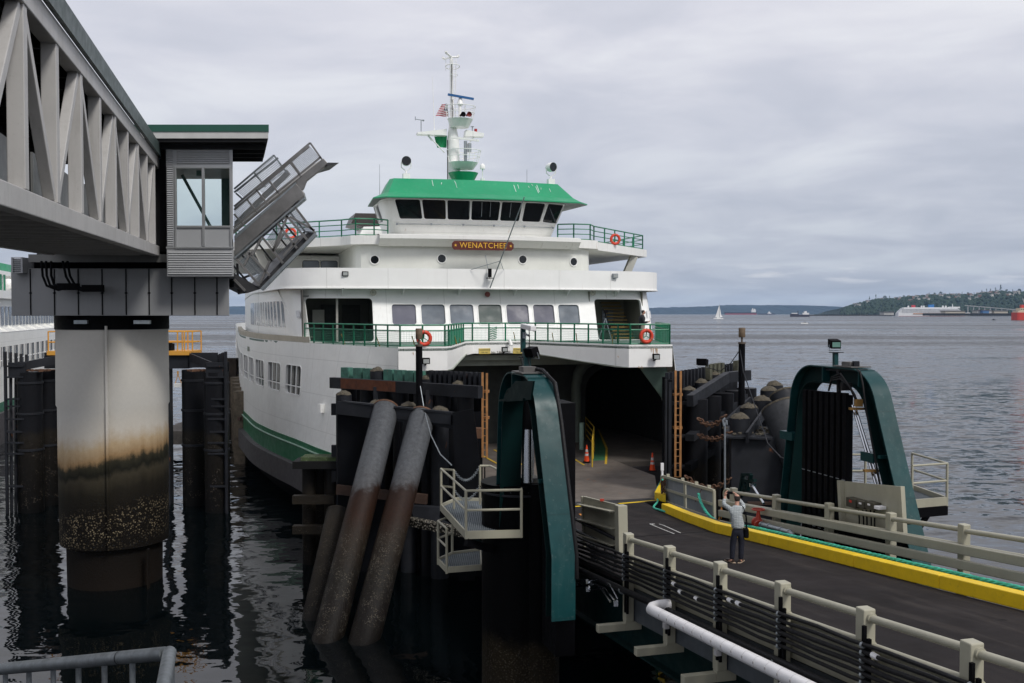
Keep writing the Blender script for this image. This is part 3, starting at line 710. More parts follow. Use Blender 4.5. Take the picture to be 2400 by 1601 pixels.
# --- hull sides (z 3.9 .. 9.36), green belt, fender, with car deck windows
SA = arc_len(HULL)
def at_y(y):
    for i, p in enumerate(HULL):
        if p.y >= y: return SA[i]
WL, LL = side_W(HULL, HTOP, 3.9, ZP, -1); WR, _ = side_W(HULL, HTOP, 3.9, ZP, 1)
carwin = []; s0 = at_y(10.3)
for i, (wd, gap) in enumerate([(2.6, 1.0)] * 26):
    a = s0 + i * 3.75; carwin.append((a, a + 2.75, 6.35, 8.05))
for sg, W in ((-1, WL), (1, WR)):
    mb = MB(FM, True)
    holes = carwin if sg < 0 else []
    # at the fork the shell is cut back below: hull starts further aft lower down
    def Wc(a, z, d, W=W):
        k = max(0, min(1, (8.26 - z) / 5.2)); cut = 2.2 * k
        a2 = max(a, 0); a2 = cut + a2 * (1 - cut / 12) if a2 < 12 else a2
        return W(a2, z, d)
    wall_grid(mb, Wc, 0, LL, 3.9, ZP, holes, step=1.2, fil=.28, th=.15)
    if sg > 0: mb.f = [f[::-1] for f in mb.f]
    build(mb, 'hull_side', white, ferry)
    if sg < 0:
        for h in carwin[:20]: window(ferry, W, h, white2, glassdark, f=.28, fw=.04, depth=.14, bars=2, name='hull_window')
    mb = MB(FM)
    cv = HULL if sg > 0 else mir(HULL); G = off(HULL, .04); G2 = off(HULL, .30); G3 = off(HULL, .38)
    if sg < 0: G = mir(G); G2 = mir(G2); G3 = mir(G3)
    i0 = 5
    mb.strip([V3(p, 2.58) for p in G[i0:]], [V3(p, 3.92) for p in G[i0:]], True); mb.strip([V3(p, 3.92) for p in G[i0:]], [V3(p, 3.92) for p in cv[i0:]])
    build(mb, 'green_belt', hullgreen, ferry)
    mb = MB(FM)
    mb.path([V3(p, 3.62) for p in off(HULL, .10)[i0:]] if sg > 0 else [V3(p, 3.62) for p in mir(off(HULL, .10))[i0:]], .05, 5)
    build(mb, 'guard_bead', mat('bead', (.25, .38, .30), .5), ferry)
    mb = MB(FM)
    mb.strip([V3(p, 2.6) for p in G3[i0:]], [V3(p, 2.6) for p in cv[i0:]]); mb.strip([V3(p, 1.35) for p in G3[i0:]], [V3(p, 2.6) for p in G3[i0:]], True)
    build(mb, 'rubbing_fender', fendm, ferry); mb = MB(FM)
    H2 = off(HULL, -2.4); H2 = mir(H2) if sg < 0 else H2
    mb.strip([V3(p, -1.5) for p in H2[i0:]], [V3(p, 1.35) for p in G3[i0:]], True)
    build(mb, 'hull_bottom', blackm, ferry)  # shadow under the fender put into the black colour and inward slope
# fender across the bow under the car deck
mb = MB(FM); bow = [Vector((-9.2, 3.0, 0)), Vector((-8.6, 2.2, 0)), Vector((8.6, 2.2, 0)), Vector((9.2, 3.0, 0))]
mb.wall([V3(p, -1.5) for p in bow], [V3(p, 2.9) for p in bow], (0, .5, 0)); build(mb, 'bow_fender', fendm, ferry)
# car deck floor with ceiling and dark casing inside
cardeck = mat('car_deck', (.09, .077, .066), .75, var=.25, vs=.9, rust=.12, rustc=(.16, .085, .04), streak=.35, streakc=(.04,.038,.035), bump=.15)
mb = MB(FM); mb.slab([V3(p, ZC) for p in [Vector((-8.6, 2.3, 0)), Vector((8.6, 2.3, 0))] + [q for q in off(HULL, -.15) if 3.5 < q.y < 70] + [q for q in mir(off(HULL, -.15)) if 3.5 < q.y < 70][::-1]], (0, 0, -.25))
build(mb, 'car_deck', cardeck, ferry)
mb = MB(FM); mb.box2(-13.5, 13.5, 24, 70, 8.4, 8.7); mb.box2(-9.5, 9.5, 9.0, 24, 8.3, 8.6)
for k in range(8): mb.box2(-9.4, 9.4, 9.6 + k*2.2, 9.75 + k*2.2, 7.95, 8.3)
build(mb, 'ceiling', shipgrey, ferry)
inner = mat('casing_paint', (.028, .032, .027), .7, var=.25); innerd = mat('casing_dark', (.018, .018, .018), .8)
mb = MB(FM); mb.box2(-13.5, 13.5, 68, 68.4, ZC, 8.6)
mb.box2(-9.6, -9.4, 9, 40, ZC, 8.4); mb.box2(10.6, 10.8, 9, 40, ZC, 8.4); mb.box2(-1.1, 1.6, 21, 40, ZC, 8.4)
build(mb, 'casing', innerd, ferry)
# transverse bulkhead with rounded portals
def portal(x0, x1, zt, y, n=14):
    out = [(x0, ZC)]; w_ = (x1-x0)
    for i in range(n+1):
        a = math.pi - math.pi*i/n; out.append((x0 + w_*.5 + w_*.5*math.cos(a)*(1 if True else 1), zt - 1.6 + 1.6*math.sin(a)))
    out.append((x1, ZC)); return out
def bulkhead(mb, y, th, x0, x1, z1, ports):
    xs = sorted({x0, x1} | {p for q in ports for p in (q[0], q[1])})
    for a, b in zip(xs, xs[1:]):
        q = [p for p in ports if abs(p[0]-a) < 1e-6 and abs(p[1]-b) < 1e-6]
        if q:
            arc = portal(a, b, q[0][2], y)
            for p, r_ in zip(arc[1:-1], arc[2:-1]):
                mb.add([(p[0], y, p[1]), (r_[0], y, r_[1]), (r_[0], y, z1), (p[0], y, z1)], [(0,1,2,3)])
            for p, r_ in zip(arc, arc[1:]): mb.add([(p[0], y, p[1]), (r_[0], y, r_[1]), (r_[0], y+th, r_[1]), (p[0], y+th, p[1])], [(3,2,1,0)])
        else: mb.box2(a, b, y, y+th, ZC, z1)
def sx(px, py, y): return pS(px, py, y).x
YB = 11.5
xa = sx(1372, 1000, YB); xb = sx(1548, 1000, YB)
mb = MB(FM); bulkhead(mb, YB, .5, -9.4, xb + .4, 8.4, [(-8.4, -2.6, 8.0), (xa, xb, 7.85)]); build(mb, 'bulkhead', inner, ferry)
mb = MB(FM); arc = portal(xa, xb, 7.85, YB)
mb.path([(p[0], YB-.03, p[1]) for p in arc[9:]], .05, 6); build(mb, 'portal_edge', mat('trim_yellow', (.30, .20, .04), .6), ferry)
mb = MB(FM); xq = sx(1350, 1000, 10.9); mb.path([(xq, 10.9, ZC), (xq, 10.9, 6.6), (xq+.12, 10.9, 7.3), (xq+.5, 10.9, 7.9), (xq+1.1, 10.9, 8.25)], [.3, .3, .32, .36, .42], 12); build(mb, 'arch_column', mat('arch_green', (.13, .155, .13), .55), ferry)
# green walkway, yellow lines, yellow rail
dl = mat('deck_line', (.55, .36, .03), .6, var=.2)
mb = MB(FM); mb.slab([V3((SHIPI @ pZ(px, py, ZC)), ZC + .004) for px, py in ((1386, 1104), (1417, 1104), (1420, 1055), (1402, 1010), (1396, 1010), (1394, 1060))], (0, 0, .012)); build(mb, 'green_walkway', mat('walk_green', (.03, .13, .06), .7), ferry)
mb = MB(FM)
def deckline(mb, a, b, wd=.12, z=ZC): 
    p = SHIPI @ pZ(*a, z); q = SHIPI @ pZ(*b, z); p.z = q.z = z + .02; mb.bar(p, q, wd, .012)
for a, b in (((1419, 1104), (1422, 1052)), ((1422, 1052), (1402, 1006)), ((1310, 1078), (1362, 1106)), ((1345, 1076), (1388, 1103)), ((1300, 1066), (1345, 1076)), ((1130, 1068), (1260, 1140)), ((1158, 1055), (1300, 1130))): deckline(mb, a, b)
build(mb, 'lane_lines', dl, ferry)
mb = MB(FM); R0 = [SHIPI @ pZ(px, py, ZC) for px, py in ((1388, 1096), (1392, 1058), (1372, 1030))]
for p, q in zip(R0, R0[1:]):
    for z in (.35, .7, 1.05, 1.4): mb.tube(V3(p, ZC+z), V3(q, ZC+z), .03, n=6)
for p in R0 + [R0[0].lerp(R0[1], .5)]: mb.tube(V3(p, ZC), V3(p, ZC+1.4), .04, n=6)
build(mb, 'yellow_rail', dl, ferry)
mb = MB(FM); p = SHIPI @ pZ(1363, 1062, ZC); mb.tube(V3(p, ZC+.2), V3(p, ZC+1.7), .13, n=10); build(mb, 'standpipe', mat('pale_green', (.22, .33, .28), .5), ferry)
# --- passenger deck plate, fork fascia
EDGE = [(-7.0, 0.0), (-4.65, .05), (-4.3, .7), (-2.0, 7.6), (-1.4, 8.2), (1.4, 8.2), (2.0, 7.6), (4.3, .7), (4.65, .05), (7.0, 0.0)]
EP = [Vector((x, y, 0)) for x, y in EDGE]
FZ = [8.28, 8.28, 8.32, 8.66, 8.72, 8.72, 8.66, 8.32, 8.28, 8.28]   # fascia lower edge
deckpl = mat('deck_plate', (.11, .17, .14), .6, var=.2)
mb = MB(FM); rr = [p for p in HTOP if p.y < 60]; pl = EP + rr[1:] + mir(rr[1:])[::-1]
mb.slab([V3(p, ZP - .03) for p in pl], (0, 0, -.12)); build(mb, 'passenger_deck', deckpl, ferry)
mb = MB(FM); mb.wall([V3(p, z) for p, z in zip(EP, FZ)], [V3(p, ZP + .05) for p in EP], [Vector((0, .12, 0))] * 10)
# soft lower corners of the two horns
for x in (-5.8, 5.8): mb.box2(x - 1.15, x + 1.15, .13, 1.9, 8.32, ZP - .16)
build(mb, 'fork_fascia', white2, ferry)
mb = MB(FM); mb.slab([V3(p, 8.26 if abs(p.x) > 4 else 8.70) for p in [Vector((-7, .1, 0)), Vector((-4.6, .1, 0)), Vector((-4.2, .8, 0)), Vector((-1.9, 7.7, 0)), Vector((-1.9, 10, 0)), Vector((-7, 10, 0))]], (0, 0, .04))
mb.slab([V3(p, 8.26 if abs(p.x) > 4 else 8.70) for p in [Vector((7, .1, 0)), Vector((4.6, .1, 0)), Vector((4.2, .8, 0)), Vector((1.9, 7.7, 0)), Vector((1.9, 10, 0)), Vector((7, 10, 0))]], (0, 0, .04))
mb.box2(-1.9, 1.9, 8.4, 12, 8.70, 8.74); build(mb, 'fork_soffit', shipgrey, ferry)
# brackets under the right horn (diagonal knee plate)
brm = mat('knee_green', (.17, .25, .21), .5)
mb = MB(FM)
for sg in (1, -1):
    mb.slab([(sg*5.4, .5, 8.28), (sg*6.9, .5, 8.28), (sg*8.8, 2.6, 3.6), (sg*8.6, 2.7, 3.6), (sg*8.3, 2.2, 5.4)], (0, .12, 0))
build(mb, 'knee_plate', brm, ferry)
mb = MB(FM); rz = random.Random(8)
for px, py, ln in ((1531, 816, .42), (1537, 816, .25), (1540, 817, .55), (1526, 816, .2), (1497, 858, .12), (1504, 858, .15), (1448, 834, .1), (968, 826, .12)):
    p = pS(px, py, 0); mb.bar((p.x, -.004, p.z), (p.x + .03, -.004, p.z - ln), .035, .006, up=(0, 1, 0), taper=.3)
build(mb, 'rust_stain', mat('stain_rust', (.45, .26, .10), .8, var=.3, vs=8), ferry)
# --- passenger cabin front wall (raked) and sides
CB = smooth_curve([(0, 10.0), (4, 10.0), (8, 10.08), (10.0, 10.25), (10.8, 10.9), (11.3, 14), (12.0, 18), (12.8, 25), (13.1, 32), (13.2, 60)], 4)
CTc = smooth_curve([(0, 11.0), (4, 11.0), (8, 11.1), (10.2, 11.6), (11.1, 12.8), (11.5, 15), (12.1, 18.5), (12.8, 25), (13.1, 32), (13.2, 60)], 4)
sC = arc_len(CB); WCs = {}
for sg in (-1, 1): WCs[sg], LC = side_W(CB, CTc, ZP, ZS, sg)
def Wf(x, z, d): return WCs[1 if x >= 0 else -1](abs(x), z, d)
fw_px = [(917, 977), (986, 1045), (1053, 1112), (1120, 1178), (1186, 1241), (1249, 1301), (1308, 1360)]
fholes = []
for a, b in fw_px:
    A = pS(a, 742, 10.5); B = pS(b, 742, 10.5); fholes.append((A.x, B.x, 10.30, 11.55))
dA = pS(724, 755, 10.5).x; dB = pS(874, 755, 10.5).x; eA = pS(1397, 755, 10.5).x; eB = pS(1508, 755, 10.5).x
doors = [(dA, dB, ZP + .02, 11.85), (eA, eB, ZP + .02, 11.85)]
mb = MB(FM, True); wall_grid(mb, Wf, -LC, LC, ZP, ZS + .1, fholes + doors, step=.8, fil=.22, th=.18)
build(mb, 'cabin_front', white2, ferry)
panem = [glassgrey] * 7
gl2 = mat('glass_violet', (.12, .12, .155), .15, var=.15, vs=.4, spec=.7); gl3 = mat('glass_green', (.09, .115, .105), .15, var=.2, vs=.5, spec=.7)
for h, g in zip(fholes, [gl2, glassgrey, glassgrey, gl3, gl2, gl2, glassgrey]): window(ferry, Wf, h, white2, g, f=.2, fw=.045, depth=.10)
# left side cabin windows (narrow vertical lights)
sw = []
mbw = MB(FM)
Wl = WCs[-1]
for i in range(16):
    a = sC[-1] * 0 + 14.6 + i * 1.15
    window(ferry, Wl, (a, a + .78, 10.15, 11.75), white2, glassgrey, f=.1, fw=.05, depth=-.01, name='side_window')
mb = MB(FM); mb.bar(Wl(10.9, ZP, -.03), Wl(16.0, ZS, -.03), .06, .06); build(mb, 'corner_trim', white2, ferry)
# rooms behind the two openings
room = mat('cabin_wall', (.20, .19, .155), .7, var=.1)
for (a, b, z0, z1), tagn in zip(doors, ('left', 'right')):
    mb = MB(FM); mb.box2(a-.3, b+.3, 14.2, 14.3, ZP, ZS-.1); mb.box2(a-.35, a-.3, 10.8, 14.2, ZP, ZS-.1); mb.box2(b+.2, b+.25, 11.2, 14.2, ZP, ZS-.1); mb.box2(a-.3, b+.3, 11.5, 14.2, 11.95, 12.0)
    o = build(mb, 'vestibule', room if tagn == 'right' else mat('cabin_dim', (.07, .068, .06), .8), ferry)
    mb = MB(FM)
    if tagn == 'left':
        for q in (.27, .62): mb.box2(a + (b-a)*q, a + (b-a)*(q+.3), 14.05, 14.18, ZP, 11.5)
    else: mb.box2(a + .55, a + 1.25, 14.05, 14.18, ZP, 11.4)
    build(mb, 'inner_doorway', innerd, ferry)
    if tagn == 'right':
        mb = MB(FM)
        for q in (1.75,): mb.box2(a+q, a+q+.75, 14.0, 14.1, 10.35, 11.2)
        build(mb, 'notice_board', glassgrey, ferry)
        mb = MB(FM)
        for k in range(12): mb.box2(b-1.45, b-.15, 11.6 + k*.24, 11.85 + k*.24, ZP + .1 + k*.22, ZP + .13 + k*.22)
        s_ = build(mb, 'staircase', mat('tread', (.03, .028, .02), .7), ferry)
        mb = MB(FM)
        for k in range(12): mb.box2(b-1.45, b-.15, 11.56 + k*.24, 11.60 + k*.24, ZP + .06 + k*.22, ZP + .14 + k*.22)
        build(mb, 'nosing', mat('nosing_ochre', (.22, .14, .03), .7), s_)
    else:
        mb = MB(FM); mb.box2(a+1.6, a+1.72, 11.4, 11.5, ZP, 11.85); mb.box2(a + .45, a+1.15, 13.8, 13.9, 10.4, 11.2); build(mb, 'door_post', mat('cabin_pale', (.32, .31, .28), .7), ferry)
# small notice left of the left door
mb = MB(FM); mb.add([Wf(dA-.75, 10.75, -.03), Wf(dA-.35, 10.75, -.03), Wf(dA-.35, 11.15, -.03), Wf(dA-.75, 11.15, -.03)], [(0,1,2,3)]); mb.add([Wf(eB+.35, 10.7, -.03), Wf(eB+1.0, 10.7, -.03), Wf(eB+1.0, 11.15, -.03), Wf(eB+.35, 11.15, -.03)], [(0,1,2,3)]); build(mb, 'notice', mat('notice', (.62, .63, .64), .6, var=.3, vs=18), ferry)
# --- sun deck floor and bulwark
BW = smooth_curve([(0, 9.9), (5, 9.98), (9, 10.5), (10.8, 11.3), (11.8, 12.9), (12.2, 17), (12.8, 24), (13.1, 32), (13.2, 60)], 5)
full = mir(BW)[::-1] + BW[1:]
inn = mir(off(BW, -.12))[::-1] + off(BW, -.12)[1:]
mb = MB(FM); mb.wall([V3(p, ZS) for p in full], [V3(p, 13.56) for p in full], [b - a for a, b in zip(full, inn)]); build(mb, 'bulwark', white2, ferry)
mb = MB(FM); mb.slab([V3(p, ZS) for p in inn], (0, 0, .1)); build(mb, 'sun_deck', mat('soffit', (.50, .51, .46), .6), ferry)
mb = MB(FM); ou = [p.lerp(q, -.5) for p, q in zip(full, inn)]; mb.wall([V3(p, ZS-.03) for p in ou], [V3(p, ZS+.035) for p in ou], [(b-a)*.5 for a, b in zip(full, inn)]); build(mb, 'bulwark_lip', white2, ferry)
mb = MB(FM)
for x in (-8.5, -5.0, -1.7, 1.7, 5.0, 8.2): mb.slab([(x, 10.05, ZS), (x, 11.0, ZS), (x, 11.0, ZS-.45)], (.04, 0, 0))
build(mb, 'soffit_bracket', white2, ferry)
# side ledge behind rail corner: tan deck edge
mb = MB(FM); e1 = [p for p in HTOP if p.y > 9 and p.y < 60]
mb.strip([V3(p, ZP+.01) for p in mir(e1)], [V3(p, ZP + .32) for p in mir(e1)], True); mb.strip([V3(p, ZP+.32) for p in mir(e1)], [V3(p, ZP + .32) for p in mir(off(e1, -.35))]); build(mb, 'deck_ledge', mat('ledge_tan', (.42, .38, .30), .6), ferry)
# --- officers' house with portholes
PH = smooth_curve([(0, 11.9), (3, 12.0), (6, 12.45), (7.15, 12.9), (7.4, 13.6), (7.45, 17), (7.5, 40)], 5)
for sg in (-1, 1):
    Wp_, LP_ = side_W(PH, PH, ZS, ZT, sg)
    if sg < 0: WpL = Wp_
    else: WpR = Wp_
def Wp(x, z, d): return (WpR if x >= 0 else WpL)(abs(x), z, d)
mb = MB(FM, True); wall_grid(mb, Wp, -LP_, LP_, ZS+.1, ZT+.1, [], step=.6); 
build(mb, 'deck_house', mat('house_white', (.72, .73, .68), .45, var=.05, vs=.8, streak=.12, streakc=(.4,.38,.3)), ferry)
for px, py in ((877, 609), (1033, 607), (1221, 609), (1343, 614)):
    p = pS(px, py, 12.3 if abs(px-1130) < 150 else 12.6); x = p.x * 1.004
    c = Wp(x, p.z, 0); nrm = (Wp(x, p.z, -1) - c).normalized()
    mb = MB(FM); mb.torus(c + nrm*.02, .27, .035, nrm, 20, 6); o = build(mb, 'porthole', white2, ferry)
    mb = MB(FM); mb.lathe(c + nrm*.01, [(.27, 0), (.0001, .001)], 20, nrm); build(mb, 'pane', glassdark, o)
# --- top deck band
TD = smooth_curve([(0, 11.55), (3, 11.65), (6.2, 12.1), (7.75, 12.75)], 5) + [Vector((8.2, 13.9, 0)), Vector((14.4, 20.4, 0)), Vector((14.4, 60, 0))]
tdf = mir(TD)[::-1] + TD[1:]
mb = MB(FM); mb.slab([V3(p, ZT) for p in tdf], (0, 0, .52)); build(mb, 'top_deck', white, ferry)
FM = SHIP @ Matrix.Translation((0, 0, -.26))
# raised visor lip under the wheelhouse
VL = [p for p in TD if abs(p.x) < 6.5]; vl = mir(VL)[::-1] + VL[1:]
mb = MB(FM); o1 = [Vector((p.x, p.y - .55, 0)) for p in vl]
mb.wall([V3(p, 15.62) for p in o1], [V3(p, 15.82) for p in o1], (0, .05, 0)); mb.strip([V3(p, 15.82) for p in o1], [V3(p, 15.92) for p in vl]); mb.strip([V3(p, 15.2) for p in vl], [V3(p, 15.62) for p in o1])
mb.strip([V3(p, 15.92) for p in vl], [V3(Vector((p.x, p.y + 1.5, 0)), 15.92) for p in vl])
for i in range(1, len(o1)-1, 3): mb.slab([V3(vl[i], 15.15) + Vector((0,-.01,0)), V3(vl[i], 15.6) + Vector((0,-.01,0)), V3(o1[i], 15.6)], (.04, 0, 0))
build(mb, 'visor_ledge', white, ferry)
FM = SHIP
# name board
nb = pS(1060, 577, 10.8); nb2 = pS(1204, 580, 10.8); zc_ = 14.98
mb = MB(FM); xa_, xb_ = nb.x, nb2.x; yb = 10.8; h = .26; c_ = .14
loop = [(xa_+c_, zc_-h), (xb_-c_, zc_-h), (xb_, zc_-h+c_), (xb_, zc_+h-c_), (xb_-c_, zc_+h), (xa_+c_, zc_+h), (xa_, zc_+h-c_), (xa_, zc_-h+c_)]
mb.slab([(x, yb, z) for x, z in loop], (0, .08, 0)); board = build(mb, 'name_board', mat('sign_red', (.10, .014, .008), .5), ferry)
def text(body, size, M, m, parent, name='lettering', ext=.012, sp=1.0):
    cu = bpy.data.curves.new(name, 'FONT'); cu.body = body; cu.size = size; cu.extrude = ext; cu.align_x = 'CENTER'; cu.align_y = 'CENTER'; cu.space_character = sp; cu.resolution_u = 3
    to = bpy.data.objects.new(name, cu); COL.objects.link(to)
    dg = bpy.context.evaluated_depsgraph_get(); me = bpy.data.meshes.new_from_object(to.evaluated_get(dg)); bpy.data.objects.remove(to)
    me.transform(WM[parent.name].inverted() @ M); me.materials.append(m)
    o = bpy.data.objects.new(name, me); COL.objects.link(o); o.parent = parent; WM[o.name] = WM[parent.name]; return o
gold = mat('sign_gold', (.75, .42, .04), .5)
TXT = Matrix.Rotation(R(90), 4, 'X')
text('WENATCHEE', .46, FM @ Matrix.Translation(((xa_+xb_)/2, yb-.02, zc_)) @ TXT @ Matrix.Diagonal((.98, 1, 1, 1)), gold, board, sp=1.08)
mb = MB(FM)
for x in (xa_+.19, xb_-.19):
    st = [(x + (.1 if i % 2 == 0 else .042)*math.sin(math.pi*i/5), yb-.03, zc_ + (.1 if i % 2 == 0 else .042)*math.cos(math.pi*i/5)) for i in range(10)]
    for i in range(10): mb.add([(x, yb-.03, zc_), st[i], st[(i+1) % 10]], [(0,2,1)])
build(mb, 'star', gold, board)
FM = SHIP @ Matrix.Translation((0, 0, -.26))
# --- wheelhouse: leaning glazed front and sides
WB = smooth_curve([(0, 13.2), (2.5, 13.25), (4.3, 13.55), (4.9, 14.1), (5.0, 15.5), (5.0, 17.3)], 4)
WT = smooth_curve([(0, 12.5), (2.8, 12.55), (5.1, 12.9), (5.8, 13.5), (5.8, 15.5), (5.8, 17.3)], 4)
ww = {}
for sg in (-1, 1): ww[sg], LW = side_W(WB, WT, 15.7, 18.15, sg)
def Ww(x, z, d): return ww[1 if x >= 0 else -1](abs(x), z, d)
def wx(px, py, z):      # arc parameter of a pixel on the wheelhouse front at height z
    best = None
    for k in range(-260, 261):
        s_ = k * .025; p = FM @ Ww(s_, z, 0); v = p - CAMP
        q = 1200 + F * v.x / (v.y * CP - v.z * SP)
        if best is None or abs(q - px) < best[0]: best = (abs(q - px), s_)
    return best[1]
wh = []
for a, b in ((932, 988), (992, 1045), (1049, 1101), (1105, 1170), (1174, 1220), (1227, 1271), (1277, 1316)):
    wh.append((wx(a-1.5, 490, 17.4), wx(b+1.5, 490, 17.4), 16.90, 18.10))
side = [(-9.2, -7.9, 16.92, 18.05), (-7.6, -6.5, 16.92, 18.05), (6.4, 7.6, 16.92, 18.05)]
mb = MB(FM, True); wall_grid(mb, Ww, -LW, LW, 15.7, 18.15, wh + side, step=.5, fil=.14, th=.12)
wheel = build(mb, 'wheelhouse', white, ferry)
for h in wh + side: window(wheel, Ww, h, white2, glassdark, f=.14, fw=.035, depth=.08)
mb = MB(FM)      # wipers
for i in (2, 3, 3, 4):
    h = wh[i]; x = h[0] + (h[1]-h[0]) * ({0: .9, 1: .3, 2: .7, 3: .55}[[2, 3, 3, 4].index(i) if i != 3 else 1])
for x in (wh[2][1]-.1, wh[3][0]+.6, wh[3][0]+1.1, wh[4][0]+.55): mb.bar(Ww(x, 18.0, -.05), Ww(x+.03, 17.15, -.05), .03, .02)
build(mb, 'wiper', galv, wheel)
mb = MB(FM)
for x0_, x1_ in ((-4.6, 4.7),):
    pts = [Ww(x0_ + (x1_-x0_)*i/20, 16.62 + .0, -.06) for i in range(21)]; mb.path(pts, .02, 5)
    for i in (0, 4, 8, 12, 16, 20): mb.box(pts[i], (.1, .1, .1))
build(mb, 'grab_rail', galv, wheel)
mb = MB(FM); pts = [Ww(-4.9 + 9.9*i/20, 16.8, -.03) for i in range(21)]; mb.wall(pts, [p + Vector((0,0,.05)) for p in pts], (0, .05, 0)); build(mb, 'sill', white2, wheel)
# roof: steep green band flaring out into a visor
def ring(pts): return [Vector((x, y, 0)) for x, y in pts]
RT = ring([(-5.0, 17.5), (-5.2, 14.2), (-5.0, 13.75), (-2.3, 13.4), (.15, 13.3), (2.6, 13.4), (5.4, 13.75), (5.6, 14.2), (5.4, 17.5)])
RM_ = ring([(-5.5, 17.5), (-5.7, 13.4), (-5.5, 12.75), (-2.5, 12.35), (.25, 12.2), (3.0, 12.35), (6.1, 12.75), (6.35, 13.4), (6.1, 17.5)])
RE = ring([(-6.1, 17.5), (-6.4, 12.9), (-5.7, 12.05), (-2.6, 11.6), (.3, 11.45), (3.2, 11.6), (6.4, 12.05), (7.1, 12.9), (6.8, 17.5)])
mb = MB(FM)
mb.strip([V3(p, 18.45) for p in RM_], [V3(p, 19.42) for p in RT]); mb.strip([V3(p, 18.12) for p in RE], [V3(p, 18.45) for p in RM_]); mb.strip([V3(p, 18.05) for p in RE], [V3(p, 18.12) for p in RE])
mb.poly([V3(p, 19.42) for p in RT]); mb.poly([V3(p, z) for p, z in ((RT[0],19.42),(RM_[0],18.45),(RE[0],18.05),(RE[-1],18.05),(RM_[-1],18.45),(RT[-1],19.42))])
roof = build(mb, 'wheelhouse_roof', roofgreen, ferry)
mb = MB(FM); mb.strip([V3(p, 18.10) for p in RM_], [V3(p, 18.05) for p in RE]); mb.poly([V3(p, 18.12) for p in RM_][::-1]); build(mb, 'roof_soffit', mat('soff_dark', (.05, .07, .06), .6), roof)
mb = MB(FM); rs = random.Random(3)       # bird and rust runs down the green band
for px in (1015, 1036, 1067, 1068, 1205, 1240, 1250, 1258, 1262, 1270, 1290, 1215):
    s0_ = rs.uniform(.0, .4); t0 = rs.uniform(.15, .75)
    p = pS(px, 440, 13.0); x = p.x
    def edge(cv, x):
        for a, b in zip(cv, cv[1:]):
            if a.x <= x <= b.x: return a.y + (b.y-a.y)*(x-a.x)/(b.x-a.x+1e-9)
        return cv[4].y
    yt, ym = edge(RT, x), edge(RM_, x)
    A = Vector((x, yt + (ym-yt)*s0_ - .012, 19.42 - .97*s0_ + .01)); B = Vector((x + rs.uniform(-.05,.05), yt + (ym-yt)*(s0_+t0*(1-s0_)) - .012, 19.42 - .97*(s0_+t0*(1-s0_)) + .01)); mb.bar(A, B, rs.uniform(.02, .05), .01)
build(mb, 'stain', mat('stain_pale', (.45, .60, .52), .7), roof)
# searchlights
for px, py, tx in ((952, 385, -.1), (1291, 400, .35)):
    p = pS(px, 414, 14.2); b_ = Vector((p.x, 14.2, 19.42))
    mb = MB(FM); mb.box(b_ + Vector((0, 0, .18)), (.42, .42, .36)); mb.tube(b_ + Vector((0,0,.36)), b_ + Vector((0,0,.55)), .05)
    for s_ in (-1, 1): mb.path([b_ + Vector((0,0,.5)), b_ + Vector((s_*.3,0,.75)), b_ + Vector((s_*.3,0,1.05))], .03, 6)
    sl = build(mb, 'searchlight', white2, ferry)
    d = Vector((tx, -1, -.05)).normalized(); c = b_ + Vector((0, 0, 1.12))
    mb = MB(FM); mb.lathe(c - d*.35, [(.05, 0), (.22, .05), (.29, .25), (.29, .62)], 18, d, cap=False); build(mb, 'lamp_housing', white2, sl)
    mb = MB(FM); mb.lathe(c - d*.35, [(.27, .58), (.0001, .55)], 18, d); build(mb, 'lens', glassdark, sl)
# roof domes and small aerials
p = pS(1131, 417, 15); b_ = Vector((p.x, 15, 19.42)); mb = MB(FM); mb.tube(b_, b_ + Vector((0,0,.35)), .14); mb.tube(b_, b_ + Vector((0,0,.95)), .035); mb.lathe(b_ + Vector((0,0,.95)), [(.17, 0), (.17, .22), (.08, .33), (.001, .36)], 12); build(mb, 'satellite_dome', white2, ferry)
mb = MB(FM); p = pS(890, 470, 15); mb.tube((p.x, 15, 18.0), (p.x, 15, 20.4), .02, .01, 5); p = pS(1235, 420, 16); mb.tube((p.x, 16, 19.4), (p.x, 16, 20.6), .015, n=5); build(mb, 'whip_aerial', galv, ferry)
FM = SHIP
